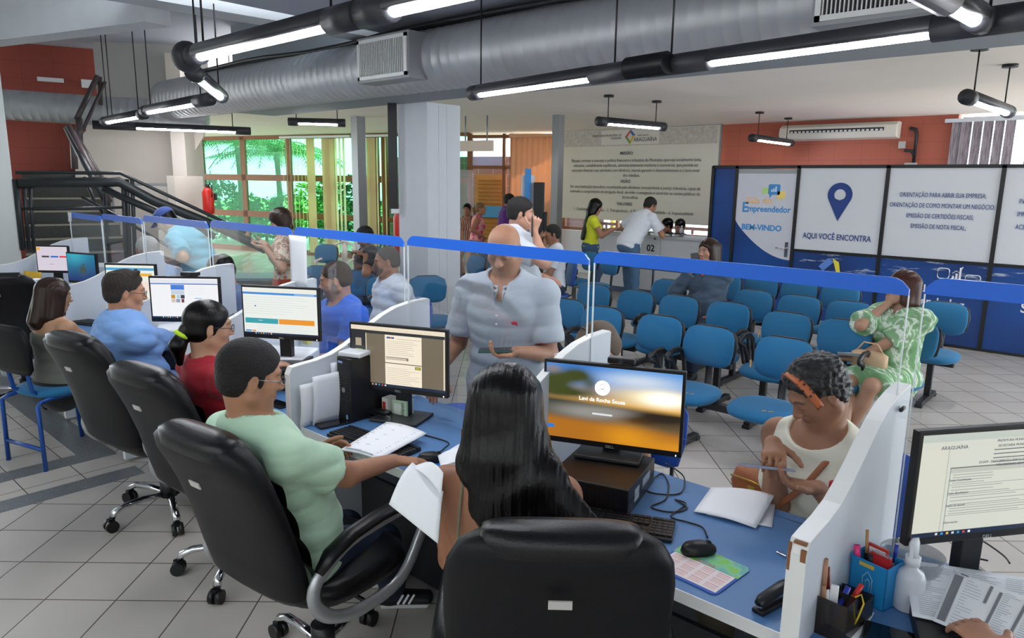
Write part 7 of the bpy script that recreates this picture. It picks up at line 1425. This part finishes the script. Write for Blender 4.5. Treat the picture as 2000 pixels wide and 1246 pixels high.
# ================================================================ other desks
t, g = sheaf('document_stack', 'stack of printed papers beside the bars monitor stand', [atZ(*c, z) for c, z in (((545, 703), .875), ((590, 704), .875), ((622, 682), .875), ((528, 676), .875))], M_PRINT, th=.018); printed((t, g), 14, .010)
t, g = sheaf('document_stack', 'stack of white papers under the white page monitor', [atZ(*c, z) for c, z in (((304, 648), .875), ((350, 650), .875), ((368, 628), .875), ((318, 622), .875))], th=.022)
q = atZ(583, 672, .87); carton('yellow carton behind the stand of the bars monitor', (q.x, q.y + .06, .863), 0, (.05, .03, .05), mat('carton_yellow', '#d8cc6a', .5))
helm = lambda label, p, rz, s=1.: (lambda t: (MB().ell((0, 0, .13*s), (.115*s, .14*s, .125*s), 20, 14).build('shell', mat('helmet_black', '#141518', .15, coat=.6), t), MB().grid(lambda u, v: (.119*s*math.sin((u - .5)*2.2)*1.0, .145*s*math.cos((u - .5)*2.2), (.09 + .07*v)*s), 12, 4).build('visor', mat('visor', '#3c4048', .06), t), MB().ell((0, .1*s, .05*s), (.08*s, .06*s, .04*s), 14, 8).build('chin_bar', M_BLKPL, t)))(thing('motorcycle_helmet', label, 'helmet', p, rz))
q = atZ(652, 650, .75); helm('black motorcycle helmet on the counter before the man in the blue T-shirt', (q.x, min(q.y, 2.2), .751), rad(200), .95)
q = atZ(1112, 545, .47); helm('black motorcycle helmet lying on a blue waiting seat', (q.x, q.y, .46), rad(240))
q = atZ(1070, 540, .47); t = thing('backpack', 'dark brown backpack beside the helmet on the waiting seat', 'backpack', (q.x, q.y, .46), rad(-20)); MB().loft([superel(w, d, 0, 0, z, e=2.8) for z, w, d in [(0, .14, .08), (.02, .16, .1), (.16, .16, .1), (.23, .13, .07), (.25, .08, .04)]]).build('body', mat('dark_brown_fabric', '#2c1f1e', .9, bump=.1), t); MB().sweep([(-.04, 0, .24), (0, 0, .28), (.04, 0, .24)], .008).build('handle', M_BLACK, t)
for lb, c, m_ in (('white paper hanging on the divider left of the blue shirted man', ((150, 570), (200, 568), (207, 605), (156, 622)), M_PAPER), ):
    P = [atX(x, y, -5.98 if 0 else -6.0) for x, y in c]
a, b = atZ(150, 625, .76), atZ(205, 622, .76); papr('paper', 'large white sheet leaning behind the keyboard of the dark haired woman', ((a.x + b.x)/2 + .0, (a.y + b.y)/2 + .12, .90), .28, .26, rot=(rad(-15), 0, rad(25)))
q = atZ(62, 600, .76); t = thing('box_file', 'white upright document box on the leftmost desk', 'box', (q.x, q.y, .751), rad(20)); MB().span((-.05, -.1, 0), (.05, .1, .24)).build('box', M_PAPER, t, bev=.003); MB().box((.02, -.101, .17), (.04, .002, .03)).build('label_patch', M_GREENI, t)
papr('yellow_leaflet', 'yellow and pink leaflet standing on the leftmost desk', tuple(atZ(62, 555, .92)), .22, .22, rot=(rad(-8), 0, rad(20)), m=patmat('leaflet', 'noise', 4, [(.4, '#d8a820'), (.55, '#e0b83a'), (.6, '#c86a6a')], .6))
q = atZ(200, 608, .76); t = thing('plastic_cup', 'clear plastic container beside the blue shirted man\'s monitor', 'container', (q.x + .3, q.y + .1, .751)); MB().lathe([(.04, 0), (.05, .06), (.05, .07), (.045, .06), (.035, .004)], n=20).build('cup', mat('clear_plastic', '#dfe6ea', .1, alpha=.4), t)
pen('yellow green highlighter standing beside the white page monitor', atZ(297, 628, .86), atZ(297, 612, .89), mat('highlighter', '#d0ee30', .4), r=.008, name='highlighter', cat='highlighter')
t = thing('low_cabinet', 'long white low cabinet standing before the stairs', 'cabinet', (*atD(60, 495, 9.0).xy, 0), YAW + .06); MB().span((0, 0, .08), (1.9, .4, .9)).build('body', M_DIV, t); MB().span((.02, .02, 0), (1.88, .38, .08)).build('plinth', M_DKGREY, t)
for x in (.63, 1.27): MB().span((x - .004, -.003, .1), (x + .004, 0, .88)).build('door_gap', M_DKGREY, t)
t = thing('paper_on_divider', 'white paper clipped on the divider left of the login monitor', 'paper', (-1.645, 2.2, 1.1), 0); MB().box((-.022, 0, .0), (.002, .2, .2)).build('sheet', M_PAPER, t)
t = thing('railing_posts', 'metal railing with black and yellow post outside the banner window', 'railing', (-9.2, 12.6, 0)); m = MB().box((1.5, 0, 1.0), (3.2, .05, .06)); 
for k in range(7): m.cyl((k*.5, 0, 0), (k*.5, 0, 1.0), .025, n=8)
m.build('bars', mat('railing_brown', '#5c4038', .5), t); MB().cyl((.62, .05, 0), (.62, .05, 1.15), .05, n=10).build('yellow_post', mat('post_yellow', '#e0b030', .5), t)
# ================================================================ outside
struct(MB().span((-60, 12.0, -.3), (20, 60, -.12)).build('ground_outside', mat('paving', '#cfc6b8', .8)))
struct(MB().prism([(-60, 2), (-19.8, 8.6), (-13.0, 10.8), (-9.5, 12.0), (-60, 60)][::-1], ((0, 0, -.1), (1, 0, 0), (0, 1, 0)), .03).build('lawn_outside', patmat('lawn', 'noise', 30, [(.35, '#6fae4c'), (.65, '#9ad06a')], .9)))
M_LEAFA = mat('leaf_green', '#4c8a34', .6, var=.25, vscale=4); M_LEAFB = mat('leaf_dark', '#23552c', .6, var=.25, vscale=4); M_LEAFC = mat('leaf_light', '#86bc4c', .6, var=.2, vscale=4)
q = P_('strap top and glasses'); p5chair(tuple(V3(q.org) - V3((math.cos(q.rz + math.pi/2), math.sin(q.rz + math.pi/2), 0))*.26), q.rz); M_BARK = mat('bark', '#6e5a44', .9, bump=.2)
def shrub(label, p, r, h, m, n=900, seed=0):
    t = thing('shrub', label, 'shrub', (p[0], p[1], -.1), group='shrubs outside the windows'); R_ = random.Random(seed); mb = MB()
    for k in range(n):
        a, b, q = R_.random()*6.283, R_.uniform(-.9, 1), .55 + .45*R_.random()**.4; c = V3((r*q*math.cos(a)*math.sqrt(1 - b*b*.8), r*q*math.sin(a)*math.sqrt(1 - b*b*.8), h*.5*(1 + b*q))); d = V3((R_.gauss(0, 1), R_.gauss(0, 1), R_.gauss(0, .6))).normalized()*.11; e = d.cross(V3((R_.gauss(0, 1), R_.gauss(0, 1), 1))).normalized()*.04; mb.add([c - d, c + e, c + d, c - e], [(0, 1, 2, 3)])
    mb.build('foliage', m, t); MB().cyl((0, 0, 0), (0, 0, h*.5), .05, n=8).build('stem', M_BARK, t)
def palm(label, p, h, n=16, L=1.8, seed=1, m=None):
    t = thing('palm_tree', label, 'palm', (p[0], p[1], -.1), group='palms outside the windows'); R_ = random.Random(seed); MB().sweep([(0, 0, 0), (.05, .02, h*.5), (0, 0, h)], .09, n=10).build('trunk', M_BARK, t); mb = MB()
    for k in range(n):
        a = 6.283*k/n + R_.uniform(-.2, .2); up = R_.uniform(.2, 1.1); P = []
        for i in range(13): u = i/12; P.append(V3((math.cos(a)*L*u, math.sin(a)*L*u, h + up*L*(u*.9 - u*u*1.1))))
        mb.sweep(P, .012, n=4)
        for i in range(2, 13):
            dr = (P[i] - P[i-1]).normalized(); sd = dr.cross(V3((0, 0, 1))).normalized()
            for s in (-1, 1):
                for q in (0, .5): b = P[i-1].lerp(P[i], q); w = .45*math.sin(math.pi*min(1, (i + q)/13))**.6; e = b + sd*s*w + dr*w*.6 - V3((0, 0, w*.45)); mb.add([b - dr*.018, b + dr*.018, e], [(0, 1, 2)])
    mb.build('fronds', m or M_LEAFA, t)
for k, (x, y, d, h) in enumerate(((400, 0, 20.8, 3.0), (470, 0, 20.4, 2.9), (545, 0, 20.6, 2.6))): palm(('leafy palm seen in the left window pane', 'leafy palm behind the window mullion', 'leafy palm seen in the second window pane')[k], atD(x, 400, d + 1.6 + .4*k), h, 22, 2.0, seed=k, m=M_LEAFA if k else M_LEAFB)
for k, (x, d, r, h, mm) in enumerate(((398, 22.5, .5, 2.2, 1), (437, 22.2, .5, 1.9, 1), (478, 21.8, .5, 1.5, 0), (518, 21.4, .5, 1.4, 0), (560, 21, .5, 1.6, 0), (604, 20.5, .52, 1.9, 2), (650, 20.2, .52, 2.0, 0), (697, 19.8, .52, 2.1, 1), (744, 19.4, .52, 1.3, 2))):
    shrub(('dark leafy shrub at the left window corner', 'dark leafy shrub under the palms', 'green shrub behind the window mullion', 'green shrub in the second pane', 'low green shrub before the blinds', 'light green shrub behind the blinds', 'green shrub behind the wide blind slats', 'dark shrub left of the thin pillar', 'light green shrub right of the thin pillar')[k], atD(x, 400, d + 1.5), r, h, (M_LEAFA, M_LEAFB, M_LEAFC)[mm], 600, k)
cp_ = atD(735, 430, 26); t = thing('car', 'white parked car seen through the blinds beside the thin pillar', 'car', (cp_.x, cp_.y, -.1), YAW); MB().loft([superel(w, d, 0, 0, z, e=4) for z, w, d in [(.25, 1.9, .8), (.5, 2.1, .85), (.8, 2.0, .84), (.86, 1.5, .8), (1.3, 1.0, .66), (1.38, .8, .5)]]).build('bodywork', mat('car_white', '#f2f2f2', .2, coat=.5), t); MB().box((0, -.76, 1.08), (2.0, .06, .3)).build('side_windows', mat('car_glass', '#3a464a', .1), t)
for x in (-1.3, 1.3): MB().cyl((x, -.86, .33), (x, -.7, .33), .33, n=24).build('wheel', M_BLKPL, t)
oa, ob = atD(880, 400, 17.5), atD(1010, 400, 16.5); an = math.atan2(ob.y - oa.y, ob.x - oa.x); o = MB().span((-1.5, 0, 0), (3.5, .2, 3.2)).build('wall_outside', M_OBRK) if 0 else None
M_OBR = bpy.data.materials.new('outside_brick'); M_OBR.use_nodes = True; _redw(M_OBR, '#8a6a68', '#e0c8c0'); o = MB().span((-2, 0, -.1), (4, .2, 2.4)).build('wall_outside', M_OBR); o.location = (oa.x, oa.y, 0); o.rotation_euler = (0, 0, an); struct(o)
t = thing('louvred_shutter', 'orange wooden louvred shutter door outside the entrance', 'shutter', atD(958, 400, 16.2), an); t.location.z = 0; MB().span((-.4, -.02, 0), (.4, .02, 2.0)).build('leaf', mat('shutter_wood', '#e0a05a', .6), t); m = MB()
for k in range(20): m.box((0, -.03, .25 + k*.085), (.6, .03, .035), Euler((.5, 0, 0)))
m.build('louvres', mat('louvre_wood', '#c88a48', .6), t); MB().span((-.5, -.06, 1.05), (.45, -.04, 1.3)).build('blue_band', mat('band_blue', '#5aa8e0', .5), t)
hs_ = thing('hanging_sign', 'pale hanging sign board above the entrance right of the column', 'sign', atD(930, 285, 11.4), an); MB().box((0, 0, 0), (.62, .04, .16)).build('board', mat('sign_pale', '#e8d8c8', .5), hs_); MB().cyl((.2, 0, .08), (.2, 0, .45), .012, n=8).cyl((-.2, 0, .08), (-.2, 0, .45), .012, n=8).build('hanger', M_STEEL, hs_)
